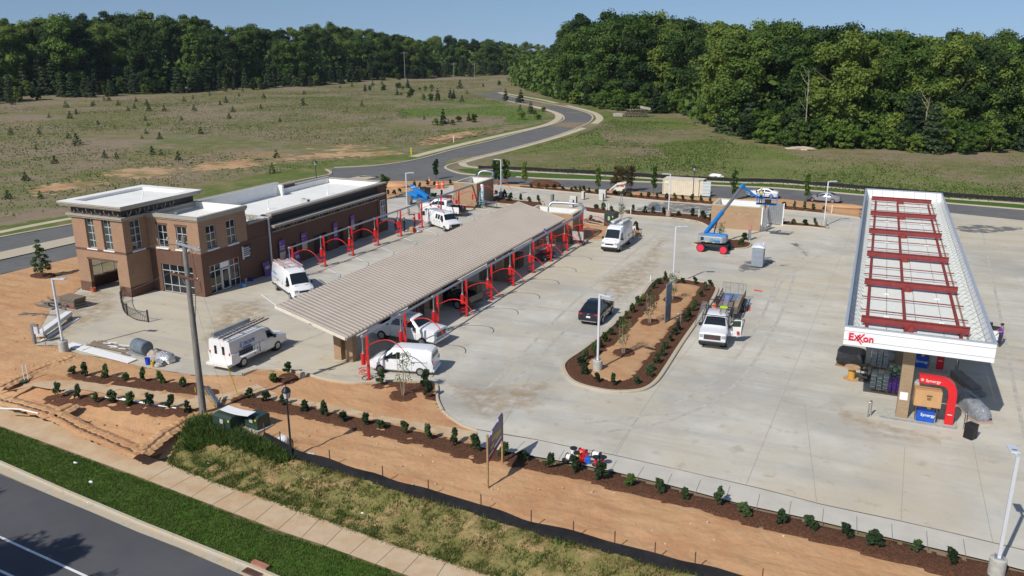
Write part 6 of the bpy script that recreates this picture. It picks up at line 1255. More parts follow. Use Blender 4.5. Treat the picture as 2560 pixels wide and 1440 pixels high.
# sign board on posts
t=thing('site_sign','purple site sign with yellow lettering on two wooden posts','sign',(0,0,0)); A=Vector((*gz(1218,1222),0)); Bp=Vector((*gz(1254,1160),0)); d=(Bp-A); 
for q,h in((A,3.05),(Bp,2.95)): m=M(); m.bar(q,q+Vector((0,0,h)),.09); m.obj('post',wood,t)
d.z=0; L_=d.length; dn=d/L_; z0,z1=1.45,2.75; m=M(); nn=Vector((-dn.y,dn.x,0))*.03
poly=[(0,z0),(L_,z0+.05),(L_,z1+.3),(L_*.72,z1+.3),(L_*.68,z1+.15),(L_*.3,z1+.15),(L_*.25,z1-.02),(0,z1-.02)]
v=[A+dn*x+Vector((0,0,z))+nn for x,z in poly]+[A+dn*x+Vector((0,0,z))-nn for x,z in poly]; n_=len(poly); m.add(v,[tuple(range(n_)),tuple(range(n_,2*n_))[::-1]]+[(i,(i+1)%n_,(i+1)%n_+n_,i+n_) for i in range(n_)])
m.obj('panel',mat('sign_purple',(.07,.03,.15),.4,var=.15),t); yl=mat('sign_yellow',(.6,.38,.03),.5); 
ang=math.atan2(dn.y,dn.x)
for nrm_,(s_,zz,sz,mm) in enumerate((('NOW',2.35,.34,yl),('OPENING',1.95,.34,yl),('COMING SOON',1.65,.2,white))): pass
m=M()
def blk(x0,x1,za,zb_): 
    for s_ in(1,-1): m.add([A+dn*(L_*x)+Vector((0,0,z))+nn*s_*1.15 for x,z in((x0,za),(x1,za),(x1,zb_),(x0,zb_))],[(0,1,2,3)])
blk(.15,.4,1.95,2.15); blk(.48,.85,2.1,2.38); blk(.25,.6,2.3,2.5); m.obj('yellow_lettering',yl,t); m=M(); blk(.05,.35,1.72,1.82); blk(.4,.9,1.75,1.87); m.obj('white_lettering',white,t); m=M(); blk(.03,.95,1.5,1.62); m.obj('red_stripe',mat('sign_red',(.45,.02,.04),.5),t)
# spools and cans by the walkway
blk_=mat('spool_black',(.02,.02,.022),.5); rw=mat('wire_red',(.7,.01,.05),.4,var=.1,scale=20); ww=mat('wire_white',(.72,.72,.70),.5,var=.1,scale=20)
def spool(label,px,py,col,r,h,wr_,lie=None,z=.16):
    t=thing('wire_spool',label,'spool',(*gz(px,py,z),z),0,'wire spools by the walkway')
    if lie is not None: ax_=Vector((math.cos(lie),math.sin(lie),0)); c0=Vector((0,0,r))-ax_*h/2
    else: ax_=Vector((0,0,1)); c0=Vector((0,0,0))
    m=M(); m.cyl(c0,c0+ax_*.035,r,n=18); m.cyl(c0+ax_*(h-.035),c0+ax_*h,r,n=18); m.cyl(c0+ax_*h,c0+ax_*(h+.01),r*.25,n=10); m.obj('flange',blk_,t); m=M(); m.cyl(c0+ax_*.035,c0+ax_*(h-.035),wr_,n=18); m.obj('wire',col,t,smooth=True)
spool('red wire spool lying on its side behind the red gas can',1455,1139,rw,.21,.42,.17,R(-8)); spool('white wire spool lying on its side, right of the blue can',1489,1146,ww,.22,.45,.18,R(-10))
spool('upright narrow red spool, left one of the pair',1488,1163,rw,.22,.5,.09); spool('upright narrow red spool, right one of the pair',1505,1163,rw,.22,.5,.09)
spool('upright white spool furthest back at the left',1432,1138,ww,.21,.45,.15); spool('upright white spool directly left of the red gas can',1440,1150,ww,.20,.45,.16); spool('white spool lying on edge at the far left of the group',1421,1152,ww,.22,.32,.17,R(-12))
spool('small black flat spool at the left corner of the group',1412,1154,blk_,.2,.14,.15)
def jerry(label,px,py,col,sp_=None):
    t=thing('gas_can',label,'gas can',(*gz(px,py,.16),.16),R(20)); m=M(); m.box(-.17,-.11,0,.17,.11,.36); m.obj('can',col,t,bevel=.05); m=M(); m.bar((-.1,0,.36),(-.1,0,.46),.04); m.bar((.1,0,.36),(.1,0,.43),.04); m.bar((-.1,0,.45),(.1,0,.43),.04); m.obj('handle',col,t)
    if sp_: m=M(); m.tube([(-.1,0,.38),(-.22,-.1,.5),(-.3,-.16,.42)],.03,6); m.obj('spout',sp_,t)
jerry('red gas can with yellow spout among the spools',1452,1157,mat('can_red',(.5,.01,.01),.4),mat('spout_y',(.7,.5,.03),.4)); jerry('second red gas can behind the blue one',1461,1148,MATS['can_red'],MATS['spout_y']); jerry('blue jerry can among the spools',1467,1159,mat('can_blue',(.02,.14,.55),.35))
# barrels and cone
org=mat('barrel_orange',(.75,.13,.04),.5)
for k,(px,py,lb) in enumerate(((1093,472,'orange and white construction barrel, left one'),(1106,471,'orange and white construction barrel, right one'))):
    t=thing('construction_barrel',lb,'barrel',(*gz(px,py),.035),0,'orange construction barrels'); m=M(); m.tube([(0,0,0),(0,0,.25),(0,0,.5),(0,0,1.0),(0,0,1.1)],[.34,.30,.28,.24,.2],14); m.obj('drum',org,t,smooth=True)
    for z in(.3,.62): m=M(); m.tube([(0,0,z),(0,0,z+.16)],[.305-.02*z*3,.30-.02*z*3],14); m.obj('band',white,t,smooth=True)
t=thing('tall_cone','slim orange and white delineator post by the clay road edge','delineator',(*gz(1073,461),.03)); m=M(); m.tube([(0,0,.05),(0,0,1.3)],[.12,.06],8); m.box(-.25,-.25,0,.25,.25,.06); m.obj('post',org,t); m=M(); m.tube([(0,0,.6),(0,0,.85)],[.105,.095],8); m.obj('band',white,t)
# electrical boxes near back drive
ebx=mat('ebox',(.55,.54,.51),.5,var=.06)
for k,(px,py,w1,h1,lb) in enumerate(((1433,512,1.0,1.1,'wide pale utility box on legs, left pair'),(1428,520,.55,1.0,'narrow pale utility box in front of the left wide one'),(1506,496,1.1,1.1,'wide pale utility box, right pair'),(1503,504,.6,1.0,'narrow pale utility box in front of the right wide one'),(1457,500,.4,1.1,'slim grey payment pedestal between the boxes'),(1380,506,.35,1.0,'slim dark pedestal left of the pale boxes'))):
    t=thing('utility_box',lb,'utility box',(*gz(px,py),.035),R(-8)); m=M(); m.box(-w1/2,-.25,.15,w1/2,.25,h1+.15); m.obj('box',ebx if k<5 else greymetal,t,bevel=.03); m=M(); m.box(-w1/2+.05,-.2,0,w1/2-.05,.2,.15); m.obj('leg',greymetal,t); m=M(); m.box(w1/2,-.2,.25,w1/2+.01,.2,h1+.05); m.obj('vent_panel',mat('vent_dk',(.12,.12,.12),.6),t)
for k,(px,py,h1,lb) in enumerate(((1515,528,.9,'short white bollard, left of two near the dead sapling'),(1521,528,1.0,'short white bollard, right of two near the dead sapling'),(1576,538,1.0,'white marker post in the curved bed'),(1746,545,1.1,'white marker post behind the enclosure bed'),(1625,708,.7,'short white marker at the tip of the planted island'),(2078,535,1.1,'white marker post beside the back clay strip'))):
    t=thing('marker_post',lb,'marker post',(*gz(px,py),.03)); m=M(); m.cyl((0,0,0),(0,0,h1),.055,n=8); m.obj('post',pw,t); m=M(); m.cyl((0,0,h1),(0,0,h1+.04),.045,n=8); m.obj('cap',pw,t)
t=thing('lattice_mast','tall thin steel menu frame standing at the drive gap','frame',(*gz(1552,533),0)); m=M(); m.bar((-.12,0,0),(-.12,0,2.6),.06); m.bar((.12,0,0),(.12,0,2.6),.06); 
for k in range(8): m.bar((-.12,0,.2+k*.33),(.12,0,.2+k*.33),.03)
m.obj('frame',steel,t)
# portable toilet
t=thing('portable_toilet','grey portable toilet with a white roof standing on the lot','portable toilet',(-9.72,85.6,.035),R(0)); g_=mat('toilet_grey',(.24,.28,.33),.5,var=.06)
m=M(); m.box(-.57,-.6,.08,.57,.6,2.05); m.obj('cabin',g_,t,bevel=.03); m=M(); m.box(-.46,-.625,.2,.46,-.6,1.95); m.obj('door',mat('toilet_door',(.27,.31,.36),.5),t,bevel=.02); m=M()
for z in(.55,1.1,1.65): m.box(-.4,-.64,z-.18,.4,-.626,z+.18)
m.obj('door_panel',g_,t); m=M(); m.box(-.6,-.64,.0,.6,.64,.09); m.obj('skid',black,t); m=M()
m.prism([(-.62,-.66),(.62,-.66),(.62,.66),(-.62,.66)],2.05,2.14); 
for k in range(9): a=PI*k/8
prof=[(x,2.14+.2*math.sin(PI*(x+.62)/1.24)) for x in [-.62+1.24*k/8 for k in range(9)]]; v=[(x,-.62,z) for x,z in prof]+[(x,.62,z) for x,z in prof]; m.add(v,[(i,i+1,i+10,i+9) for i in range(8)]+[tuple(range(9)),tuple(range(9,18))[::-1]]); m.obj('roof',mat('toilet_roof',(.68,.71,.74),.4),t); m=M(); m.cyl((.4,.4,2.1),(.4,.4,2.5),.05); m.obj('vent_pipe',MATS['toilet_roof'],t); m=M(); m.box(.571,-.2,1.2,.58,.1,1.5); m.obj('label',black,t)
# air / vac pedestal near enclosure
t=thing('air_pump','slim silver tyre air machine on the corner by the enclosure bed','air machine',(*gz(1872,603),.035)); m=M(); m.box(-.16,-.16,0,.16,.16,1.25); m.obj('cabinet',steel,t); m=M(); m.box(-.17,-.2,1.25,.17,.17,1.7); m.obj('head',mat('pump_red',(.5,.2,.18),.5),t)
# island screen panel + rack
a_=Vector((*gz(1663,812),.1)); b_=Vector((*gz(1668,795),.1)); t=thing('metal_screen','narrow grey louvred metal screen standing in the planted island','screen',a_,R(80)); m=M()
for k in range(9): m.box(-.25+k*.13,-.03,.05,-.16+k*.13,.03,3.3)
m.obj('louvres',mat('louvre',(.27,.33,.37),.4,.5,var=.1),t); m=M(); m.box(-.28,-.05,3.3,.95,.05,3.38); m.box(-.28,-.05,1.6,.95,.05,1.66); m.obj('rail',steel,t)
def hoop(name,label,p,w_,h_,rz,m_,r=.035): 
    t=thing(name,label,'bollard' if name!='bike_rack' else 'bike rack',p,rz); m=M(); m.tube([(-w_/2,0,0),(-w_/2,0,h_-w_/2)]+[(-w_/2*math.cos(a),0,h_-w_/2+w_/2*math.sin(a)) for a in [PI*k/8 for k in range(1,8)]]+[(w_/2,0,h_-w_/2),(w_/2,0,0)],r,8); m.obj('hoop',m_,t,smooth=True)
    m=M(); m.cyl((-w_/2,0,0),(-w_/2,0,.02),.08); m.cyl((w_/2,0,0),(w_/2,0,.02),.08); m.obj('foot_plate',m_,t); return t
hoop('bike_rack','steel hoop rack in the planted island near the screen',(*gz(1694,812),.1),.35,.85,R(10),steel)
# ================= fuel island =================
def isl(v,lab):
    t=thing('pump_island','raised concrete pump island %s'%lab,'pump island',(0,0,0)); m=M(); x0,x1=1.95,6.3; m.prism([(x0+.15,v-.35),(x1-.15,v-.35),(x1,v-.2),(x1,v+1.0),(x1-.15,v+1.15),(x0+.15,v+1.15),(x0,v+1.0),(x0,v-.2)],0.03,.18); m.obj('plinth',conc2,t); m=M(); m.prism([(x0+.12,v-.38),(x1-.12,v-.38),(x1-.12,v-.351),(x0+.12,v-.351)],.03,.17); m.obj('steel_edge',steel,t)
def pump(v,lab):
    t=thing('fuel_pump','blue fuel dispenser %s'%lab,'fuel pump',(4.55,v,.18)); bl_=mat('pump_blue',(.008,.09,.50),.35,var=.2,scale=4); m=M(); m.box(-.48,-.25,0,.48,.25,1.35); m.obj('cabinet',bl_,t,bevel=.02)
    m=M(); m.box(-.56,-.2,0,-.49,.2,1.9); m.box(.49,-.2,0,.56,.2,1.9); m.box(-.5,-.22,1.36,.5,.22,1.5); m.obj('side_frame',greymetal,t); m=M(); m.box(-.3,-.265,.85,.3,-.25,1.25); m.obj('screen_panel',mat('pump_panel',(.01,.06,.33),.3),t)
    m=M(); m.box(.02,-.272,.87,.22,-.265,.98); m.obj('price_label',mat('yellow',(.75,.6,.02),.5),t); m=M(); m.box(.1,-.272,1.0,.22,-.265,1.08); m.obj('grade_label',exred,t); textpart('lettering','Synergy',.25,white,t,(-.28,-.262,.38),(PI/2,0,0),.004,offset=.004)
    m=M()
    for sd in(-1,1): m.tube([(sd*.52,-.2,1.5),(sd*.66,-.25,.9),(sd*.58,-.28,.1),(sd*.5,-.26,.9)],.02,6)
    m.obj('hose',black,t); m=M(); m.box(.36,-.32,.85,.44,-.25,1.12); m.obj('nozzle',mat('can_red',(.5,.01,.01),.4),t)
def arch(v,lab):
    t=thing('pump_arch','red curved pump arch %s'%lab,'arch',(0,v,.18)); pts=[(6.05,0),(6.05,1.9),(6.0,2.25),(5.85,2.55),(5.6,2.75),(5.3,2.85),(3.95,2.88)]; ins_=[(5.6,0),(5.6,1.85),(5.56,2.08),(5.48,2.25),(5.32,2.36),(5.1,2.4),(3.95,2.42)]; m=M(); ya,yb=-.22,.22; n=len(pts)
    v_=[(x,ya,z) for x,z in pts]+[(x,ya,z) for x,z in ins_]+[(x,yb,z) for x,z in pts]+[(x,yb,z) for x,z in ins_]
    m.add(v_,[(i,i+1,i+1+n,i+n) for i in range(n-1)]+[(2*n+i,3*n+i,3*n+i+1,2*n+i+1) for i in range(n-1)]+[(i,2*n+i,2*n+i+1,i+1) for i in range(n-1)]+[(n+i,n+i+1,3*n+i+1,3*n+i) for i in range(n-1)]+[(n-1,2*n-1,4*n-1,3*n-1)])
    m.obj('arch_body',mat('arch_red',(.66,.012,.02),.35,var=.08,coat=.3),t,smooth=True); textpart('lettering','Synergy',.26,white,t,(4.3,-.23,2.52),(PI/2,0,0),.004); m=M(); m.cyl((4.12,-.225,2.62),(4.12,-.232,2.62),.09,n=14); m.obj('emblem',mat('pinkish',(.75,.4,.4),.4),t); m=M(); m.box(5.7,-.23,.62,5.95,-.222,.66); m.obj('small_mark',white,t)
isl(51.9,'nearest the camera'); isl(61.4,'second in the row'); pump(51.85,'nearest the camera, under the cardboard box'); pump(61.35,'on the second island'); arch(51.95,'over the nearest pump'); arch(61.45,'over the second pump')
for v in(70.9,80.4,89.9): isl(v,{70.9:'third in the row',80.4:'fourth in the row',89.9:'last in the row'}[v]); pump(v-.05,{70.9:'on the third island',80.4:'on the fourth island',89.9:'on the last island'}[v])
t=thing('cardboard_box','large tan cardboard box over the top of the nearest pump','box',(4.5,51.7,1.3),R(2)); m=M(); m.obox((0,0,.5),1.45,1.1,1.0,rx=-.08); m.obj('carton',mat('cardboard',(.50,.29,.13),.8,var=.08),t,bevel=.02); m=M(); m.obox((.05,-.53,.35),.42,.02,.07,rx=-.08); m.obj('printed_bar',mat('ink',(.1,.05,.03),.8),t); m=M()
for k,zz in enumerate((.78,.72,.62,.56,.5)): m.obox((.05,-.575,zz),.3 if k<2 else .22,.01,.02,rx=-.08)
m.obj('printed_lines',mat('ink',(.1,.05,.03),.8),t); m=M(); m.obox((0,.02,1.012),1.4,.06,.01,rx=-.08); m.obj('tape',mat('tape',(.3,.17,.08),.5),t)
t=thing('clear_carton','clear wrapped carton behind the cardboard box','carton',(4.2,52.5,1.35)); m=M(); m.obox((0,0,.5),.9,.6,1.1); m.obj('carton',mat('wrap_pale',(.42,.44,.44),.25,var=.3,scale=5),t,bevel=.04); m=M(); m.obox((0,0,1.06),.8,.5,.02); m.obj('lid',MATS['wrap_pale'],t)
def trashcan(): 
    t=thing('trash_bin','black square trash bin at the corner of the nearest island','trash bin',(*gz(2422,1098),.035),R(-35)); m=M(); m.box(-.27,-.27,0,.27,.27,.82); m.obj('bin',mat('bin_black',(.01,.01,.011),.5),t,bevel=.03); m=M(); m.box(-.29,-.29,.82,.29,.29,.9); m.obj('lid',black,t,bevel=.02)
trashcan()
hoop('hoop_bollard','steel hoop bollard at the left front corner of the nearest island',(*gz(2171,1043),.035),.28,1.0,R(60),chrome,.045); hoop('hoop_bollard','steel hoop bollard behind the black trash bin',(*gz(2410,1073),.035),.28,1.0,R(60),chrome,.045)
hoop('hoop_bollard','steel hoop bollard in canopy shade left of the pallets',(1.5,61.3,.035),.28,1.0,R(60),chrome,.045); hoop('hoop_bollard','steel hoop bollard in canopy shade right of the second arch',(6.9,61.5,.035),.28,1.0,R(60),chrome,.045)
t=thing('cable_reel','large wooden cable reel standing left of the pallets','cable reel',(*gz(2126,950),.035)); m=M(); m.cyl((0,0,0),(0,0,.06),.5,n=24); m.cyl((0,0,.84),(0,0,.9),.5,n=24); m.obj('flange',mat('reel_wood',(.46,.29,.16),.8,var=.2),t); m=M(); m.cyl((0,0,.06),(0,0,.84),.24,n=20); m.obj('core',mat('reel_core',(.55,.31,.05),.7),t,smooth=True)
t=thing('black_tarp_load','pallet load under a shiny black tarp behind the cable reel','covered load',(.1,60.3,.035),R(-8)); m=M(); m.ball((0,0,.55),1,.95,.95,.8,16,9,jit=.08)
for i,v in enumerate(m.v): m.v[i]=(max(-.9,min(.9,v[0]*1.25)),max(-.85,min(.85,v[1]*1.25)),max(.0,min(1.05,v[2]*1.1)))
m.obj('tarp',mat('tarp_black',(.02,.02,.024),.3,var=.5,scale=4,bump=.05),t,smooth=True); m=M(); m.box(-.9,-.85,0,.9,.85,.03); m.obj('pallet',wood,t)
bagm=mat('bag_teal',(.20,.29,.27),.4,var=.35,scale=9); bagg=mat('bag_pale',(.42,.44,.42),.4,var=.3,scale=9)
def bagpallet(label,x,y,rows,m1,m2,w_=1.1,d_=1.1):
    t=thing('bag_pallet',label,'pallet of bags',(x,y,.035),R(-4)); m=M(); m.box(-w_/2,-d_/2,0,w_/2,d_/2,.04); m.box(-w_/2,-d_/2,.1,w_/2,d_/2,.13)
    for k in(-1,0,1): m.box(k*w_*.45-.05,-d_/2,.04,k*w_*.45+.05,d_/2,.1)
    m.obj('pallet',wood,t)
    for nm,mm,par in(('bags',m1,0),('bags',m2,1)):
        m=M()
        for r_ in range(rows):
            for c_ in range(3):
                for dd in range(2):
                    if (r_+c_+dd)%2==par: m.obox((-w_/2+w_/6+c_*w_/3,-d_/4+dd*d_/2,.19+r_*.125),w_/3-.03,d_/2-.02,.11,random.uniform(-.05,.05))
        m.obj(nm,mm,t,bevel=.03)
bagpallet('pallet of stacked grey green bags in the canopy shade',2.0,56.3,8,bagm,bagg); bagpallet('pallet of clear bagged bottles behind the stacked bags',2.0,60.6,8,mat('bag_ice',(.30,.36,.38),.3,var=.5,scale=14),bagg); bagpallet('pallet of purple wrapped jugs beside the brick column',2.9,56.3,5,mat('bag_purple',(.22,.08,.50),.4,var=.3,scale=7),MATS['bag_purple'] if 'bag_purple' in MATS else purple,.8); bagpallet('pallet with green and clear bags behind the purple one',2.9,58.0,7,mat('bag_green',(.08,.25,.06),.4,var=.3,scale=7),bagg,.8)
t=thing('pallet_jack_load','stand of black hardware and small shelves between reel and bags','hardware',(1.0,57.3,.035)); m=M()
for k in range(4):
    for s_ in(-.25,.25): m.bar((s_,-.2+(k%2)*.4,0),(s_*.7,-.15+(k%2)*.3,1.3),.03)
for z in(.1,.45,.8,1.15): m.box(-.3+z*.05,-.25,z,.3-z*.05,.25,z+.02)
m.obj('rack',mat('rack_dark',(.10,.09,.08),.6),t); m=M()
for k in range(16): m.ball((.35+random.uniform(0,.5),random.uniform(-.3,.4),random.uniform(.1,.9)),.13,n=6,m=4,jit=.2)
m.obj('coiled_fittings',mat('fit_brown',(.08,.045,.04),.6,var=.4),t)
t=thing('white_notice','white box behind the stacked bags near the column','box',(2.7,61.8,.18)); m=M(); m.box(-.3,-.2,0,.3,.2,1.5); m.obj('carton',mat('pale_box',(.4,.44,.46),.5),t,bevel=.02); m=M(); m.box(-.25,-.21,.1,.25,-.2,.6); m.obj('panel',white,t)
t=thing('wrapped_pole_load','long grey plastic wrapped load on a low pallet right of the red arch','wrapped load',(7.2,54.9,.035),R(108)); m=M(); m.box(-2.0,-.55,0,2.0,.55,.1); m.obj('pallet',mat('pink_wood',(.40,.31,.25),.8),t); m=M(); m.ball((0,0,.45),1,1.95,.55,.55,20,10,jit=.06)
for i,v in enumerate(m.v): m.v[i]=(max(-1.8,min(1.8,v[0]*1.5)),max(-.5,min(.5,v[1]*1.2)),max(.1,v[2]))
m.obj('plastic_wrap',mat('wrap_smoke',(.28,.30,.33),.15,.15,var=.3,scale=3,bump=.06),t,smooth=True)
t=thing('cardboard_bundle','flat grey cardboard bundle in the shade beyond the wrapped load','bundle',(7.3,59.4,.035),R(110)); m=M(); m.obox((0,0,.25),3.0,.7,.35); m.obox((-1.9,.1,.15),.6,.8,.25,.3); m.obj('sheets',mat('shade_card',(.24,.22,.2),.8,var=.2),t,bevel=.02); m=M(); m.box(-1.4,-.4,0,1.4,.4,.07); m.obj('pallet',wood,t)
# pallet of boxes by red shirt worker
t=thing('material_cart','low pallet with small boxes and a red pail by the red shirt worker','pallet',(*gz(1036,580),.035),R(-20)); m=M(); m.box(-.9,-.45,0,.9,.45,.12); m.obj('pallet',wood,t); m=M(); m.obox((-.5,0,.32),.6,.5,.4,.2); m.obj('carton',mat('cardboard',(.50,.29,.13),.8,var=.08),t); m=M(); m.obox((.35,.2,.3),.5,.4,.35,.1); m.obox((.7,0,.22),.4,.4,.2); m.obj('white_box',pw,t); m=M(); m.cyl((.25,-.3,.12),(.25,-.3,.5),.16,n=12); m.obj('pail',rw,t)
# work tables, ladder near far posts
t=thing('work_table','work table crowded with tools by the far vacuum posts','work table',(*gz(1215,520),.035),R(-10)); m=M(); m.box(-1.6,-.45,.85,1.6,.45,.9); 
for x in(-1.5,0,1.5): m.bar((x,-.4,0),(x,-.4,.85),.05); m.bar((x,.4,0),(x,.4,.85),.05)
m.obj('table',greymetal,t); m=M()
for k in range(12): m.obox((random.uniform(-1.5,1.5),random.uniform(-.35,.35),.98),random.uniform(.15,.5),.2,.14,random.uniform(0,3))
m.obj('tools',mat('tools_mix',(.2,.2,.22),.5,var=.9,scale=5,col2=(.05,.05,.06)),t); m=M(); m.obox((-.6,-1.1,.3),.7,.4,.4,.3); m.obj('tool_chest',black,t)
def steplad(label,p,rz):
    t=thing('step_ladder',label,'ladder',p,rz); c=mat('ladder_cyan',(.15,.40,.50),.5)
    for s_ in(-1,1): m=M(); m.bar((s_*.3,-.5,0),(s_*.18,0,2.2),.06); m.bar((s_*.3,.5,0),(s_*.18,0,2.2),.05); m.obj('rail',c,t)
    m=M(); 
    for k in range(6): z=.3+k*.33; f=z/2.2; m.bar((-.3+.12*f,-.5*(1-f),z),(.3-.12*f,-.5*(1-f),z),.05)
    m.box(-.2,-.12,2.18,.2,.12,2.24); m.obj('steps',c,t)
steplad('pale blue step ladder left of the work table',(*gz(1203,519),.035),R(20))
t=thing('white_tank','tall white cylinder standing at the far tan enclosure','tank',(-50.0,104.5,0)); m=M(); m.tube([(0,0,0),(0,0,2.9),(0,0,3.1)],[.32,.32,.2],16); m.obj('tank',pw,t,smooth=True); m=M(); m.cyl((0,0,1.2),(0,0,1.26),.33,n=16); m.obj('band',greymetal,t)
# cart with posters near last right post, crates under canopy
t=thing('display_cart','wheeled dark frame cart with clear panel by the last right post','cart',(*gz(1443,612),.035),R(0)); m=M()
for x in(-.75,.75):
    m.bar((x,0,.1),(x,0,1.75),.1); m.bar((x,-.4,.1),(x,.4,.1),.1)
m.bar((-.75,0,.25),(.75,0,.25),.08); m.bar((-.75,0,1.6),(.75,0,1.6),.06); m.obj('frame',mat('cart_brown',(.06,.05,.045),.7),t); m=M(); m.box(-.68,-.02,.5,.68,.02,1.5); m.obj('panel',mat('clear_panel',(.45,.40,.38),.2,var=.4,scale=4),t); m=M(); m.cyl((0,-.03,1.1),(0,-.05,1.1),.12,n=10); m.obj('round_mark',mat('mark_or',(.7,.25,.05),.5),t)
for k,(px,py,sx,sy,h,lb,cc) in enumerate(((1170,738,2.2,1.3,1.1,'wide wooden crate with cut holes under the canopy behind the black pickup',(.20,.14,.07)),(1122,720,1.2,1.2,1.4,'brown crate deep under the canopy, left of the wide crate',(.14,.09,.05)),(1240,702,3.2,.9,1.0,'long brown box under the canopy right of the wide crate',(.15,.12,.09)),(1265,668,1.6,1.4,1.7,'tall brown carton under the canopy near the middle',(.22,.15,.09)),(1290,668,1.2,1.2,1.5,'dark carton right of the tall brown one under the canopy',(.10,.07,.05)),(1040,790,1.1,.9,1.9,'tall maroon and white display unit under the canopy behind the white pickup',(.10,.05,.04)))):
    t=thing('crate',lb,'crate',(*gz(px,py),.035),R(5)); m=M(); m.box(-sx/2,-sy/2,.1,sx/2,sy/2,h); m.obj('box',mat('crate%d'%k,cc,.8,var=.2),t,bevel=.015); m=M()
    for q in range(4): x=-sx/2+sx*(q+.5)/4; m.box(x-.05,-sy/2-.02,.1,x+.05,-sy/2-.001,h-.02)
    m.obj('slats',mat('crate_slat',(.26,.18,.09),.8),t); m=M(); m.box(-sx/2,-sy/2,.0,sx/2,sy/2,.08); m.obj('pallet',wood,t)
# pipes pile far field, concrete drain pipes
t=thing('concrete_pipes','row of concrete drain pipes stacked at the edge of the right wood','pipe stack',at(1588,292)); m=M()
for r_ in range(3):
    for k in range(9-r_): x=(k-4+r_*.5)*.85; m.tube([(x,-1,.42+r_*.72),(x,1.2,.42+r_*.72)],.40,10,cap=False); m.tube([(x,-1,.42+r_*.72),(x,1.2,.42+r_*.72)],.30,10,cap=False)
m.obj('pipes',mat('old_conc',(.42,.40,.37),.9),t); m=M(); m.obox((-5.5,.5,.4),2.5,2,1.0,.3); m.obox((3,1,2.6),3,1.6,.7,.2,.2); m.obj('broken_slabs',mat('slab_pale',(.45,.41,.35),.9,var=.2),t); t.rotation_euler=(0,0,YA*.6)
lump('rock_heap','low heap of pale broken rock at the right wood edge','rocks',at(2003,376),3.0,1.2,.5,mat('rock_pale',(.45,.36,.28),.9,var=.2),.25,16)
lump('rubble','small white rubble heap at the field fence behind the container','rubble',at(1790,443),1.2,.5,.35,pw,.3)
for px,py,lb,c in((1028,388,'yellow marker post on the grass by the winding road',(.7,.6,.02)),(1134,356,'white marker post on the grass by the winding road',(.7,.7,.66))):
    t=thing('marker_post',lb,'marker post',at(px,py)); m=M(); m.cyl((0,0,0),(0,0,1.5),.12,n=6); m.obj('post',mat('mk%.2f%.2f'%(c[0],c[2]),c,.6),t); m=M(); m.cyl((0,0,1.5),(0,0,1.6),.13,n=6); m.obj('cap',MATS['mk%.2f%.2f'%(c[0],c[2])],t)
t=thing('drain_grate','rusty storm drain with grate in the street kerb','drain',(*gz(632,1432,-.8),-.75)); m=M(); dk0=Vector(gk[4])-Vector(gk[3]); an=math.atan2(dk0.y,dk0.x)
m.obox((0,0,.02),1.0,.5,.04,an); m.obj('grate_frame',mat('rust',(.14,.07,.05),.9,var=.3),t); m=M()
for k in range(9): q=(k-4)*.1; m.obox((math.cos(an)*q,math.sin(an)*q,.045),.04,.42,.02,an)
m.obj('bars',mat('rust_dark',(.05,.03,.025),.9),t); m=M(); nn_=Vector((-math.sin(an),math.cos(an))); nn_=nn_ if nn_.y>0 else -nn_; m.obox((nn_.x*.42,nn_.y*.42,.1),.95,.25,.2,an); m.obj('hood',mat('rust_hood',(.36,.15,.10),.8,var=.2),t)
# ================= vegetation =================
def leafmesh(name,centers,radii,per,size,mats,up=.3,flat_=0.,trunk=None,aspect=1.6):
    """leaf quads scattered on and in clumps"""
    V=[];Fc=[]; cs=np.array(centers); rs=np.array(radii); n=per*len(cs)
    idx=np.repeat(np.arange(len(cs)),per); d=rng.normal(size=(n,3)); d/=np.linalg.norm(d,axis=1)[:,None]
    d[:,2]=np.where((d[:,2]<-.25)&(rng.random(n)<.6),-d[:,2],d[:,2])
    rr=rs[idx]*(.5+.7*rng.random(n)**1.5)[:,None]; p=cs[idx]+d*rr*np.array([1,1,1-flat_])
    nrm=d*.9+rng.normal(size=(n,3))*.55; nrm[:,2]+=up; nrm/=np.linalg.norm(nrm,axis=1)[:,None]
    t=np.cross(nrm,rng.normal(size=(n,3))); t/=np.linalg.norm(t,axis=1)[:,None]; b=np.cross(nrm,t)
    s=size*(.6+.8*rng.random(n))[:,None]; a=t*s*.5*aspect; c=b*s*.5
    q=np.stack([p-a,p+c*.9-a*.1,p+a,p-c*.9+a*.1],1).reshape(-1,3)
    me=bpy.data.meshes.new(name); me.vertices.add(len(q)); me.vertices.foreach_set('co',q.ravel()); me.loops.add(n*4); me.loops.foreach_set('vertex_index',np.arange(n*4)); me.polygons.add(n); me.polygons.foreach_set('loop_start',np.arange(0,n*4,4)); me.polygons.foreach_set('loop_total',np.full(n,4)); me.update(calc_edges=True); me.materials.append(mats); return me
Lb=leafmat('broadleaf',[(.020,.044,.010),(.045,.090,.016),(.082,.142,.024),(.15,.205,.035)],patch=.16)
Lb2=leafmat('broadleaf_bright',[(.045,.09,.012),(.075,.145,.02),(.115,.195,.03),(.18,.245,.04)],patch=.2)
Lp=leafmat('pine_needles',[(.026,.048,.022),(.05,.082,.034),(.08,.115,.042)],patch=.3)
Ls=leafmat('shrub_leaves',[(.018,.038,.015),(.038,.07,.025),(.08,.125,.04)],patch=3.5)
Lr=leafmat('autumn_sapling_leaves',[(.07,.05,.02),(.10,.09,.03),(.16,.10,.05)],patch=1.)
Lw=leafmat('weed_leaves',[(.045,.08,.014),(.085,.14,.028),(.14,.195,.05)],patch=.6)
Ly=leafmat('dry_grass',[(.20,.15,.06),(.27,.20,.09),(.14,.13,.04)],patch=.4)
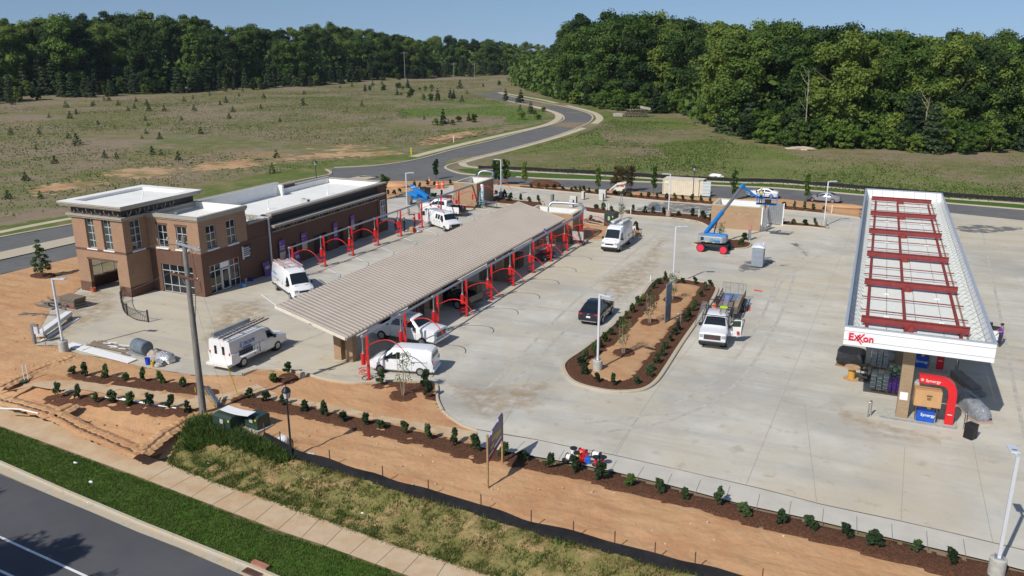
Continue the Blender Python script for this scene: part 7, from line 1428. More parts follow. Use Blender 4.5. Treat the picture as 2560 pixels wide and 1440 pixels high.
def broad(h,w_,seed,m_,per=150,size=.62,low=.13,K=50):
    random.seed(seed); cs=[];rs=[]
    for k in range(K):
        a=random.uniform(0,2*PI); z=random.uniform(low,1); r=w_/2*math.sqrt(max(.02,1-((z-.58)/.50)**2))*random.uniform(.55,1.0)
        if z>.93: r*=.5
        cs.append((r*math.cos(a),r*math.sin(a),z*h-.6)); s_=random.uniform(.08,.2)*w_; rs.append([s_,s_,s_*random.uniform(.6,1.1)])
    for k in range(8): cs.append((random.uniform(-.2,.2)*w_,random.uniform(-.2,.2)*w_,h*random.uniform(.35,.85))); rs.append([.2*w_]*3)
    return leafmesh('crown_mesh',cs,rs,per,size,m_)
def trunkmesh(h,r,seed,n=5,m_=None,spread=.28):
    random.seed(seed); m=M(); m.tube([(0,0,-.3),(random.uniform(-.2,.2),random.uniform(-.2,.2),h*.35),(random.uniform(-.5,.5),random.uniform(-.5,.5),h*.8)],[r,r*.75,r*.3],7)
    for k in range(n):
        a=random.uniform(0,2*PI); z=h*random.uniform(.3,.65); m.tube([(0,0,z),(math.cos(a)*h*.12,math.sin(a)*h*.12,z+h*.1),(math.cos(a)*h*spread,math.sin(a)*h*spread,z+h*.22)],[r*.4,r*.3,r*.1],5)
    me=bpy.data.meshes.new('trunk_mesh'); me.from_pydata(m.v,[],m.f); me.materials.append(m_ or bark); return me
def pine(h,w_,seed,m_=None,per=36,size=.5,layers=9,gap=.12):
    random.seed(seed); cs=[];rs=[]
    for l in range(layers):
        f=l/(layers-1); z=h*(gap+(1-gap)*f); r=w_/2*(1-f)**.8*random.uniform(.8,1.1); k=max(2,int(6*(1-f)+2))
        for i in range(k):
            a=2*PI*i/k+random.uniform(-.4,.4)+l; q=r*random.uniform(.45,.9); cs.append((q*math.cos(a),q*math.sin(a),z+random.uniform(-.04,.04)*h)); s=max(.12*w_,.3*r)*random.uniform(.8,1.2); rs.append([s,s,s*.6])
    return leafmesh('pine_mesh',cs,rs,per,size,m_ or Lp,up=.5)
def treeproto(name,label,cat,group,crown,trunk,mats):
    t=thing(name,label,cat,(0,0,-500),0,group); 
    for nm,me in(('crown',crown),('trunk',trunk)): o=bpy.data.objects.new(nm,me); COL.objects.link(o); o.parent=t
    return t
BP=[treeproto('broadleaf_tree','','tree','',broad(20,w_,i*7+3,Lb,400,.35),trunkmesh(18,.35,i),None) for i,w_ in enumerate((11,9.5,12.5,10,8.5,11.5))]
BB=[treeproto('broadleaf_tree','','tree','',broad(20,w_,i*7+103,Lb2,380,.35),trunkmesh(18,.3,i+20),None) for i,w_ in enumerate((8,9.5))]
SP=[treeproto('young_tree','','tree','',broad(6,w_,i*11+5,m_,130,.26,.05,26),trunkmesh(5,.08,i+40,3),None) for i,(w_,m_) in enumerate(((4.2,Lb2),(3.4,Lb2),(4.6,Lb),(3.2,Lb)))]
PP=[treeproto('pine_tree','','tree','',pine(9,w_,i*13+1,None,95,.34,9,.03),trunkmesh(8.5,.13,i+60,0),None) for i,w_ in enumerate((5.6,6.4,5.0))]
USED=set()
def plant(protos,loc,h,label,group,base,wide=1.,seed=None):
    p=random.choice(protos); s=h/base; q=s*wide*random.uniform(.9,1.12)
    return dup(p,loc,random.uniform(0,2*PI),label,group,(q,q,s))
def lerp_sky(L,x):
    for (a,b),(c,d) in zip(L,L[1:]):
        if a<=x<=c: return b+(d-b)*(x-a)/(c-a)
    return L[0][1] if x<L[0][0] else L[-1][1]
SKY=[(-300,60),(0,38),(60,48),(120,42),(160,30),(215,52),(235,20),(330,24),(370,18),(430,18),(500,34),(560,45),(620,62),(660,58),(720,60),(780,58),(850,50),(890,60),(960,68),(1010,82),(1060,92),(1120,90),(1180,92),(1240,98),(1300,102),(1380,112)]
SKR=[(1380,112),(1398,80),(1425,42),(1470,28),(1520,32),(1555,26),(1640,26),(1690,44),(1780,48),(1812,44),(1850,60),(1920,52),(1970,52),(2010,66),(2070,62),(2120,74),(2165,84),(2200,70),(2235,76),(2260,84),(2330,80),(2420,84),(2500,78),(2560,84),(2900,80)]
LBASE=[(-300,262),(0,250),(150,246),(312,233),(469,223),(625,216),(800,206),(916,203),(1072,198),(1229,190),(1290,188),(1340,187),(1400,187)]
RBASE=[(1285,203),(1338,231),(1416,259),(1500,276),(1600,283),(1732,292),(1798,331),(1856,354),(1914,364),(2018,377),(2121,381),(2287,386),(2411,389),(2560,381),(2900,378)]
def topz(px,ypix,u,v): # height where the sight line at that pixel passes over (u,v)
    d=math.hypot(u,v); r=ray(px,ypix); return H+r[2]*d/math.hypot(r[0],r[1])
def colpx(u,v,z):
    X=u*C_+v*S_; Y=-u*S_+v*C_; Z=z-H; c,s=math.cos(TH),math.sin(TH); d=Y*c-Z*s; return 1280+F*X/d,720-F*(Y*s+Z*c)/d
random.seed(11)
def wood(base,sky,x0,x1,n,lab,group,rows,protos,hmin,hmax):
    cnt=0
    for k in range(n):
        row=random.random(); px=x0+(x1-x0)*((k+.5)/n)+random.uniform(-14,14); py=lerp_sky(base,px); p=at(px,py); off=rows[0]+(rows[1]-rows[0])*row**1.2
        dirv=Vector((p.x,p.y)).normalized(); q=Vector((p.x,p.y))+dirv*off; z=T(q.x,q.y); cx,cy=colpx(q.x,q.y,z+20); sy_=lerp_sky(sky,cx)
        dip=random.choice((0,0,3,8,14,25,40,60))*(1-.5*row); tz=topz(cx,sy_+dip,q.x,q.y); h=tz-z
        h=max(hmin,min(hmax*random.uniform(.85,1.05),h))
        plant(protos if random.random()>.2 else BB,(q.x,q.y,z-.2),h,lab,group,20.7,1.0 if h>17 else 1.2); cnt+=1
wood(LBASE,SKY,-140,640,52,'tall dark broadleaf tree in the left wood beyond the field','tall trees of the left wood',(22,95),BP,14,31)
wood(LBASE,SKY,640,1400,56,'tall dark broadleaf tree in the far middle wood','tall trees of the far middle wood',(15,110),BP,13,27)
wood(RBASE,SKR,1385,2680,78,'tall broadleaf tree in the right wood behind the saplings','tall trees of the right wood',(10,60),BP,14,33)
wood(RBASE,SKR,1385,2680,14,'tall broadleaf tree deep in the right wood on its skyline','tall trees of the right wood skyline',(60,140),BP,16,34)
# skyline fillers: trees stand where the outline of each wood needs them
for px in range(-60,1390,32):
    py=lerp_sky(LBASE,px); p=at(px,py); dirv=Vector((p.x,p.y)).normalized(); q=Vector((p.x,p.y))+dirv*(75 if px<800 else 90); z=T(q.x,q.y); h=topz(px,lerp_sky(SKY,px),q.x,q.y)-z
    plant(BP,(q.x,q.y,z-.2),max(12,min(40,h*random.uniform(.9,1.03))),'tall dark tree on the skyline of the left and middle woods','skyline trees of the left woods',20.4)
for px in range(1392,2620,30):
    py=lerp_sky(RBASE,px); p=at(px,py); dirv=Vector((p.x,p.y)).normalized(); q=Vector((p.x,p.y))+dirv*(35 if px<2150 else 80); z=T(q.x,q.y); h=topz(px,lerp_sky(SKR,px),q.x,q.y)-z
    plant(BP,(q.x,q.y,z-.2),max(12,min(40,h*random.uniform(.92,1.03))),'tall broadleaf tree on the skyline of the right wood','skyline trees of the right wood',20.6,.9)
for k in range(125):  # pines and brush in front of the left woods
    px=-120+1500*(k+random.random())/125; p=at(px,lerp_sky(LBASE,px)); dirv=Vector((p.x,p.y)).normalized(); off=random.uniform(0,26); q=Vector((p.x,p.y))+dirv*off; h=random.uniform(4.,8.5)+off*.16
    plant(PP if random.random()<.65 else SP[2:],(q.x,q.y,T(q.x,q.y)-.1),h,'young pine or bushy tree at the front edge of the left woods','edge trees of the left woods',9 if False else 8)
for k in range(105):
    px=1282+1400*(k+random.random())/105; p=at(px,lerp_sky(RBASE,px)); dirv=Vector((p.x,p.y)).normalized(); off=random.uniform(0,16); q=Vector((p.x,p.y))+dirv*off; h=random.uniform(3.2,6)+off*.3
    if px<1420: h=random.uniform(3,5.5)
    plant(SP if random.random()<.85 else PP,(q.x,q.y,T(q.x,q.y)-.1),h,'bushy green sapling at the front edge of the right wood','edge saplings of the right wood',6 if random.random()<.8 else 7,1.15)
for px,py,zt,lb in((2008,205,165,'bare pale dead tree among the crowns of the right wood'),(2300,300,235,'low bare dead tree at the right of the right wood')):
    p=at(px,lerp_sky(RBASE,px)); d=Vector((p.x,p.y)).normalized(); q=Vector((p.x,p.y))+d*7; h=topz(px,zt,q.x,q.y); t=thing('dead_tree',lb,'tree',(q.x,q.y,0),random.uniform(0,6)); pb_=mat('dead_bark',(.33,.29,.23),.9,var=.2); m=M(); m.tube([(0,0,0),(.3,.1,h*.5),(.9,.2,h*.95)],[.13,.09,.03],6); m.obj('trunk',pb_,t)
    for k in range(5): z=h*(.45+.1*k); a=random.uniform(0,6.3); m=M(); m.tube([(.3,.1,z),(.3+math.cos(a)*1.2,math.sin(a)*1.2,z+1.4),(.3+math.cos(a)*2.2,math.sin(a)*2.2,z+3.2)],[.05,.04,.015],5); m.obj('branch',pb_,t)
# a far wood that reads as one mass behind everything
def mass(name,label,pts,step,h0,h1,m_,jit=4,size=1.6):
    cs=[];rs=[]
    for a,b in zip(pts,pts[1:]):
        a,b=Vector(a),Vector(b); n=int((b-a).length/step)
        for k in range(n):
            for r_ in range(2):
                q=a.lerp(b,(k+random.random())/n)+Vector((random.uniform(-jit,jit),random.uniform(-jit,jit)))+(Vector((-q_.y,q_.x)) if False else Vector((0,0)))
                z=T(q.x,q.y); h=random.uniform(h0,h1); s=random.uniform(3.5,6); 
                for zz in np.arange(2,h,3.2): cs.append((q.x,q.y,z+zz)); rs.append([s]*3)
    me=leafmesh(name,cs,rs,28,size,m_); o=bpy.data.objects.new(name,me); COL.objects.link(o); tag(o,label,'woodland',None,'stuff'); return o
def behind(base,px,off):
    p=at(px,lerp_sky(base,px)); d=Vector((p.x,p.y)); return d+d.normalized()*off
mass('far_woodland','dark continuous woodland filling in behind the separate trees at left',[behind(LBASE,x,48) for x in range(-150,1401,50)],5,9,15,Lb)
mass('far_woodland','dark continuous woodland filling in behind the separate trees at right',[behind(RBASE,x,28) for x in range(1300,2701,50)],4,8,14,Lb)
Ls2=leafmat('field_pine_leaves',[(.03,.06,.018),(.06,.105,.03),(.09,.15,.035)],patch=1.)
# ---- field saplings
fl=[(192,362),(90,372),(137,407),(262,393),(291,395),(380,385),(403,387),(445,399),(63,450),(97,333),(27,335),(191,285),(165,268),(175,296),(122,294),(245,310),(272,250),(340,252),(367,262),(372,276),(320,275),(363,300),(370,313),(453,300),(485,277),(410,277),(524,237),(550,262),(582,280),(573,296),(597,240),(607,228),(652,270),(660,245),(760,236),(758,262),(502,335),(365,335),(355,348),(336,270),(295,262),(230,265),(234,262),(260,250),(460,252),(482,246),(400,349),(170,345),(30,245),(905,265),(850,220),(880,216),(930,215),(932,213),(955,212),(1150,222),(1168,235),(1155,255),(1060,300),(1142,300),(1120,310),(1300,280),(700,303),(690,395),(565,256),(680,433),(20,495),(100,495)]
hs={(192,362):2.6,(1150,222):4.2,(291,395):1.3}
FP=[treeproto('field_pine','','tree','',pine(2,2.1,i*5+200,Ls2 if i else None,22,.16,6,.0),trunkmesh(1.7,.04,i+80,0),None) for i in range(3)]
for k,(x,y) in enumerate(fl):
    p=at(x,y); h=hs.get((x,y),random.uniform(1.0,1.9)*(1+.35*(y<300))); zone='near rows' if y>340 else 'middle' if y>270 else 'far side'
    plant(FP if random.random()<.8 else SP[:2] ,(p.x,p.y,p.z-.05),h if True else 0,'small self seeded pine or bush in the %s of the left field'%zone,'small pines in the %s of the left field'%zone,2 if True else 1) if False else dup(random.choice(FP),(p.x,p.y,p.z-.05),random.uniform(0,6),'small self seeded pine in the %s of the left field'%zone,'small pines in the %s of the left field'%zone,h/2)
for k,(x,y,n_) in enumerate(((935,222,5),(1000,220,5),(1070,225,4),(1010,240,5),(1070,250,4),(1120,245,3),(1290,255,3),(1350,283,3),(1160,305,4),(1110,315,4),(1230,215,3),(1330,300,3))):
    for j in range(n_):
        p=at(x+random.uniform(-28,28),y+random.uniform(-4,5)); plant(SP[:2]+PP[:1],(p.x,p.y,p.z-.1),random.uniform(1.6,3.2),'bush in a thicket beside the bend of the winding road','thicket bushes by the winding road',6,1.1)
# ---- shrubs
def shrubmesh(seed,h=.9,w_=.85,m_=None,per=40):
    random.seed(seed); cs=[];rs=[]
    for k in range(20):
        a=random.uniform(0,2*PI); z=random.uniform(.12,1)*h; r=w_*.42*(1-.6*z/h)*random.uniform(.3,1); cs.append((r*math.cos(a),r*math.sin(a),z)); s=random.uniform(.06,.13)*w_; rs.append([s,s,s*1.7])
    return leafmesh('shrub_mesh',cs,rs,per,.085,m_ or Ls,up=.5,aspect=2.)
def stemmesh(seed,h=.7):
    random.seed(seed); m=M()
    for k in range(5): a=random.uniform(0,2*PI); m.tube([(0,0,0),(math.cos(a)*.15,math.sin(a)*.15,h)],[.012,.006],4)
    me=bpy.data.meshes.new('stem_mesh'); me.from_pydata(m.v,[],m.f); me.materials.append(bark); return me
SH=[]
for i in range(5):
    t=thing('shrub','','shrub',(0,0,-500)); 
    for nm,me in(('foliage',shrubmesh(300+i,m_=Ls if i<4 else Lw)),('stem',stemmesh(i))): o=bpy.data.objects.new(nm,me); COL.objects.link(o); o.parent=t
    SH.append(t)
def row(pts,where,group,z=.06,sc=1.,wh='from the left'):
    for i,(x,y) in enumerate(pts):
        p=gz(x,y-4,z); k=random.choice((0,1,2,3,0,1,2,3,4)); dup(SH[k],(p[0],p[1],z),random.uniform(0,6),f'dark shrub, {ordn(i,len(pts))} {wh} {where}',group,(sc*1.0*random.uniform(.75,1.2),)*2+(sc*.86*random.uniform(.65,1.25),)).rotation_euler=(random.gauss(0,.14),random.gauss(0,.14),random.uniform(0,6))
random.seed(5)
row([(181,938),(214,943),(261,948),(310,952),(357,957),(404,961),(454,970)],'in the upper mulch bed left of the utility pole','shrubs in the upper left mulch bed')
row([(144,992),(190,997),(235,1005),(281,1006),(324,1013),(374,1018),(421,1025),(467,1034)],'in the lower mulch bed left of the utility pole','shrubs in the lower left mulch bed')
row([(620,996),(665,1004),(706,1013),(759,1030),(810,1043),(858,1056),(909,1065),(955,1074),(1015,1086),(1069,1101),(1129,1117),(1187,1130),(1254,1142),(1307,1156),(1368,1172),(1437,1182),(1501,1200),(1572,1217),(1641,1234),(1712,1251),(1790,1268),(1864,1290),(1950,1313),(2022,1327),(2111,1346),(2183,1367),(2282,1386),(2378,1412)],'in the long front mulch strip','shrubs in the front mulch strip',.1)
row([(1460,938),(1452,918),(1460,900),(1480,889),(1498,872),(1512,858),(1525,842),(1542,824),(1552,812),(1567,801),(1580,785),(1594,770),(1605,757),(1622,741),(1632,725),(1644,714),(1664,706)],'along the left side of the planted island','shrubs on the left side of the planted island',.15,.9,'from the camera')
row([(1490,959),(1530,967),(1589,963),(1620,945),(1626,928),(1641,912),(1655,893),(1661,877),(1675,857),(1685,842),(1695,830),(1712,810),(1720,799),(1730,782),(1738,768),(1752,747),(1762,732),(1775,718)],'around the right side of the planted island','shrubs on the right side of the planted island',.15,.9,'from the camera')
row([(1704,713),(1739,715)],'at the far end of the planted island','shrubs at the far end of the planted island',.15,.9)
row([(1327,472),(1346,473),(1366,475),(1385,477),(1407,480),(1429,482),(1436,478),(1451,482),(1460,481),(1472,485),(1491,487),(1536,491),(1557,493),(1574,496),(1601,497),(1621,498),(1642,501),(1666,501),(1686,502),(1707,505),(1729,507),(1752,508),(1776,510)],'in the back mulch strip in front of the container','shrubs in the back mulch strip',.1)
row([(1301,505),(1324,507),(1346,510),(1489,525),(1508,528),(1529,531),(1476,555)],'around the drive behind the ribbed canopy','shrubs behind the ribbed canopy',.1)
row([(1581,535),(1609,537),(1632,538),(1659,541),(1696,544),(1730,545),(1760,552),(1775,557)],'in the curved bed left of the dumpster enclosure','shrubs in the curved bed',.1)
row([(1955,563),(1983,565),(2011,568),(2040,570)],'in the short bed left of the fuel canopy','shrubs in the short bed',.1)
row([(1959,523),(1986,526),(2009,528),(2032,530),(2061,533)],'on the back strip below the silver sedan','shrubs below the silver sedan',.1)
row([(1849,617),(1859,606)],'in the corner bed before the dumpster enclosure','shrubs in the corner bed',.1,1.25)
row([(972,490),(985,488),(999,484),(1035,473),(1049,471),(1068,468),(1084,467),(1125,464)],'on the mulch strip behind the telehandler','shrubs behind the telehandler',.1)
row([(1082,500),(1089,496),(1104,492),(1154,515),(1170,511)],'around the far tan enclosure','shrubs around the far enclosure',.1)
row([(1240,493),(1262,498),(1270,507),(1278,503)],'at the foot of the far light pole','shrubs at the far light pole',.1,1.2)
row([(950,966),(1057,970),(1065,996)],'beside the mulch circle of the young tree','shrubs by the young birch',.1,1.2)
row([(685,957),(717,937)],'in the clay behind the utility pole shadow','shrubs at the small mulch circle',.1)
row([(1590,580)],'on the clay island behind the white van','shrub behind the white van',.1,1.3)
# ---- young street trees
def ytree(name,label,px,py,h,kind,group=None):
    p=gz(px,py,.1); t=thing(name,label,'tree',(p[0],p[1],.08),random.uniform(0,6),group); sd=int(px)
    if kind=='col': random.seed(sd); cs=[(random.uniform(-.25,.25),random.uniform(-.25,.25),h*(.28+.7*k/14)) for k in range(15)]; me=leafmesh('crown_mesh',cs,[[.35*(1-.6*abs(k/14-.4)),]*3 for k in range(15)],60,.16,Lb,up=.3)
    elif kind=='con': me=pine(h,h*.56,sd,Ls2,34,.13,9,.22)
    elif kind=='wisp': random.seed(sd); cs=[(random.uniform(-.4,.4)*h*.35,random.uniform(-.4,.4)*h*.35,h*random.uniform(.35,1)) for k in range(16)]; me=leafmesh('crown_mesh',cs,[[.3,.3,.35]]*16,26,.07,Lw,up=.3)
    elif kind=='red': random.seed(sd); cs=[(random.uniform(-.45,.45),random.uniform(-.45,.45),h*random.uniform(.25,1)) for k in range(18)]; me=leafmesh('crown_mesh',cs,[[.3,.3,.35]]*18,60,.12,Lr,up=.3)
    else: random.seed(sd); cs=[(random.uniform(-.5,.5)*h*.4,random.uniform(-.5,.5)*h*.4,h*random.uniform(.45,1)) for k in range(14)]; me=leafmesh('crown_mesh',cs,[[.35]*3]*14,60,.15,Lb2,up=.3)
    o=bpy.data.objects.new('crown',me); COL.objects.link(o); o.parent=t; m=M()
    if kind=='wisp':
        for k in range(5): a=2*PI*k/5; m.tube([(0.05*math.cos(a),.05*math.sin(a),0),(math.cos(a)*.25,math.sin(a)*.25,h*.5),(math.cos(a)*.4,math.sin(a)*.4,h*.95)],[.022,.016,.006],5)
        for k in range(14): a=random.uniform(0,6.3); z=h*random.uniform(.4,.85); m.tube([(math.cos(a)*.2,math.sin(a)*.2,z),(math.cos(a)*.6,math.sin(a)*.6,z+h*.14)],[.008,.004],4)
    else: m.tube([(0,0,-.1),(0.03,0,h*.5),(0,0,h*.9)],[.05,.035,.012],6)
    m.obj('trunk',mat('pale_bark',(.36,.29,.22),.9,var=.2) if kind=='wisp' else bark,t); return t
ytree('conifer_tree','young conifer in a dark mulch circle at the left road',107,690,3.6,'con')
ytree('young_tree','small spreading tree behind the brick building end',965,497,3.4,'spread') 
G1='narrow young trees along the back road'
for i,(x,y,h) in enumerate(((1090,447,3.2),(1311,462,3.6),(1633,487,4.2),(1833,502,4.3),(2014,505,3.9),(1495,480,3.8))): ytree('young_tree',f'narrow young street tree along the back road, {ordn(i,6)} of the listed row'.replace(' of the listed row',['beside the barrels','left of the dark mulch heap','left of the container','just behind the boom','left of the silver sedan','left of the white loader'][i] and ', '+['beside the barrels','left of the dark mulch heap','left of the container','just behind the boom','left of the silver sedan','left of the white loader'][i]) if False else 'narrow young street tree '+['beside the orange barrels','left of the dark mulch heap','immediately left of the container','just behind the raised boom','left of the silver sedan','left of the white loader'][i],x,y,h,'col',G1)
for i,(x,lb) in enumerate(((1236,'left of the far light pole'),(1245,'directly left of the far light pole'),(1262,'right of the far light pole'),(1268,'furthest right beside the far light pole'))): ytree('potted_tree','dark narrow nursery tree '+lb,x,462,4.0,'col','nursery trees by the far light pole')
for i,x in enumerate((1534,1542,1551,1560,1569,1577)): ytree('potted_tree','reddish nursery tree, %s from the left behind the white loader'%ordn(i,6),x,480,3.9,'red','nursery trees behind the white loader')
for x,y,h,lb in((1557,888,2.6,'wispy young tree in the island, nearest the camera'),(1622,812,2.7,'wispy young tree in the middle of the island'),(1679,755,2.6,'wispy young tree in the far part of the island, behind the screen'),(1006,989,3.2,'young thin birch in a mulch circle in front of the small white van'),(1800,610,2.3,'bare thin sapling beside the boom lift'),(1553,550,2.2,'brown dead sapling by the gap in the drive beds')): ytree('multi_stem_tree',lb,x,y,h,'wisp')
# ---- mulch beds
B_=lambda n,pp,c=.16,mound=.03,lift=.07: patch(n,ats(pp),c,mulch,lift=lift,rag=.22,amp=.05,fs=3,mound=mound)
B_('mulch_bed',[(150,930),(210,935),(300,942),(400,950),(480,955),(548,972),(548,990),(500,992),(420,984),(350,975),(250,962),(180,950)])
B_('mulch_bed',[(105,995),(135,985),(200,985),(300,997),(400,1012),(490,1025),(495,1042),(460,1048),(380,1040),(290,1030),(215,1015),(150,1018),(110,1010)])
B_('mulch_bed',[(567,995),(600,985),(655,994),(725,1009),(825,1030),(945,1052),(1098,1091),(1205,1116),(1339,1150),(1450,1170),(1533,1188),(1672,1222),(1860,1272),(2007,1304),(2138,1336),(2318,1378),(2465,1413),(2620,1450),(2620,1500),(2346,1437),(2277,1420),(2138,1386),(1999,1348),(1900,1322),(1811,1301),(1700,1270),(1533,1229),(1455,1204),(1452,1190),(1445,1206),(1339,1184),(1251,1168),(1159,1155),(1098,1130),(1007,1109),(915,1090),(823,1062),(732,1042),(640,1028),(600,1018)],.2)
def circ(px,py,rx,ry,n=18): return [(px+rx*math.cos(2*PI*k/n),py+ry*math.sin(2*PI*k/n)) for k in range(n)]
for px,py,rx,ry,d in((107,689,32,8,0),(1007,992,36,15,0),(718,948,30,14,0),(1557,888,32,12,.12),(1622,812,27,10,.12),(1679,755,27,9,.12)): patch('mulch_ring',ats(circ(px,py,rx,ry)),.15,mulch,lift=.08+d,rag=.15,amp=.04,fs=3,mound=.06)
B_('mulch_bed',[(925,962),(960,955),(1010,958),(1060,958),(1085,965),(1092,1005),(1060,1000),(1040,985),(1000,975),(940,975)])
# planted island: soil, mulch rim, kerb
IO=[(1407,915),(1409,930),(1420,948),(1440,962),(1475,973),(1525,982),(1575,982),(1612,975),(1640,955),(1665,920),(1700,865),(1740,808),(1775,760),(1790,732),(1791,722),(1783,716),(1750,707),(1700,700),(1662,696),(1640,700),(1622,715),(1600,745),(1550,797),(1500,842),(1450,880),(1420,900)]
io=[gz(*p) for p in IO]; cI=Vector((sum(p[0] for p in io)/len(io),sum(p[1] for p in io)/len(io)))
def inset(P,d):
    P=[Vector((p[0],p[1])) for p in P]; out=[]; n=len(P)
    for i in range(n):
        t=(P[(i+1)%n]-P[i-1]).normalized(); q=Vector((-t.y,t.x)); 
        if (P[i]+q*.1-cI).length>(P[i]-cI).length: q=-q
        out.append(P[i]+q*d)
    return out
ribbon('island_kerb',io,.3,.15,kerbm,z=.03,closed=True)
patch('island_mulch',inset(cr(io,3,True),.12),.16,mulch,lift=.13,rag=.05,amp=.03,fs=3,zf=lambda x,y:0.)
patch('island_soil',inset(inset(io,.8),.75),.16,layered('island_sand',[(.44,.25,.125),((.50,.31,.17),.8,.5,.1,.7),((.36,.19,.09),2.,.6,.06,.5)],.95,.03,8.),lift=.19,rag=.25,amp=.03,zf=lambda x,y:0.)
def bed(pp,k=True,m_=mulch):
    P=[gz(*p) for p in pp]
    if k: ribbon('bed_kerb',P,.18,.14,kerbm,z=.03,closed=True,n=3)
    patch('mulch_bed',P,.16,m_,lift=.12,rag=.1,amp=.04,fs=3,zf=lambda x,y:0.)
bed([(1225,503),(1240,492),(1262,497),(1300,503),(1352,507),(1356,516),(1330,520),(1290,514),(1245,510)])
bed([(1463,519),(1500,523),(1545,530),(1552,536),(1520,538),(1466,531)]); bed([(1462,550),(1500,553),(1512,560),(1500,566),(1462,560)])
bed([(1565,528),(1600,529),(1665,533),(1730,538),(1780,546),(1792,560),(1784,575),(1755,560),(1720,552),(1665,546),(1590,541),(1562,536)])
bed([(1948,558),(1975,558),(2048,566),(2070,571),(2060,574),(2020,570),(1952,565)])
bed([(1735,609),(1790,604),(1843,602),(1873,608),(1876,614),(1866,622),(1831,625),(1800,622),(1745,616)])
bed([(1075,498),(1092,490),(1130,488),(1133,508),(1180,515),(1215,520),(1190,523),(1140,520),(1080,506)])
bed([(1462,556),(1500,562),(1560,566),(1592,572),(1600,585),(1585,597),(1500,602),(1455,603),(1450,590)],True,dirt)
flat('enclosure_pad',[gz(*p) for p in((1790,583),(1800,572),(1905,590),(1885,606),(1795,600))],.06,mat('pad_conc',(.52,.46,.35),.9,var=.08))
B_('mulch_bed',[(965,497),(1010,482),(1060,470),(1135,459),(1135,464),(1110,467),(1060,475),(1010,487),(972,497)]); B_('mulch_bed',[(1300,465),(1425,474),(1525,484),(1650,494),(1782,506),(1782,512),(1645,503),(1525,491),(1400,479),(1300,471)]); B_('mulch_bed',[(1955,516),(2060,527),(2066,537),(1954,525)])
lump('mulch_heap','dark heap of loose mulch beside the back road','heap',(*gz(1363,466),.0),2.6,1.0,.75,mulch,.1,18); lump('clay_heap','orange clay heap near the small tree behind the building','heap',(*gz(985,466),0),2.6,1.2,.5,dirt,.1,18); lump('clay_heap','orange clay heap at the right end of the back strip','heap',(*gz(2110,521),0),3.0,1.2,.4,dirt,.1,18)
lump('mulch_sacks','burlap root ball and white sack on the island behind the white van','root ball',(*gz(1588,592),.1),.7,.6,.35,mat('burlap',(.32,.22,.12),.9,var=.3),.15)
# ---- rocks on the clay
m=M(); random.seed(3)
ZN=[(820,1070,1200,1130),(900,1110,1200,1230),(1200,1150,1500,1260),(1350,1210,1850,1330),(1600,1280,2100,1400),(150,900,600,935),(200,1060,440,1120),(30,820,140,930),(740,1080,1000,1150),(610,950,780,980)]
for k in range(420):
    z=random.choice(ZN); x=random.uniform(z[0],z[2]); y=random.uniform(z[1],z[3]); p=at(x,y); r=random.choice((.015,.02,.02,.03,.03,.07)); 
    if not inpoly(p.x,p.y,[(q[0],q[1]) for q in clampv(ats(DZ[0][1]))]): continue
    m.ball((p.x,p.y,.07),r,1.2,1,.7,5,3,jit=.3)
o=m.obj('loose_stones',mat('stone',(.50,.36,.24),.9,var=.3,scale=3)); tag(o,'loose pale stones scattered over the clay','stones',None,'stuff')
# trench spoil ridges in the left clay
for pts,lb in(([(0,1000),(60,1015),(140,1040),(200,1072),(280,1105),(350,1138)],'long trench with spoil across the left clay'),([(350,1138),(380,1110),(420,1080),(470,1050),(500,1035)],'trench with spoil running up toward the utility pole'),([(135,1045),(150,1030),(185,1012)],'short trench spur at the left mulch bed'),([(0,968),(60,940),(110,918),(150,905),(190,890)],'trench from the light pole toward the left edge')):
    P=cr([Vector(gz(*p)) for p in pts],22); mm=M(); n=0
    for i,p in enumerate(P):
        d=(P[min(i+1,len(P)-1)]-P[max(i-1,0)]).normalized(); q=Vector((-d.y,d.x))
        for o_,z in((-.55,.02),(-.3,.11+.08*noise.noise((p.x*4,p.y*4,0))),(-.12,.10),(-.08,.062),(.08,.062),(.12,.10),(.38,.12+.10*noise.noise((p.x*4,p.y*4,4))),(.7,.02)): r=p+q*(o_+.14*noise.noise((p.x*4,p.y*4,o_))); mm.v.append((r.x,r.y,z))
    mats_=[]
    for i in range(len(P)-1):
        for k in range(7): mm.f.append((8*i+k,8*i+k+1,8*i+9+k,8*i+8+k)); mm.mi.append(1 if k==3 else 0)
    o=mm.obj('trench',[dirt,mat('trench_dark',(.13,.07,.035),.95,var=.3)]); o['kind']='structure'
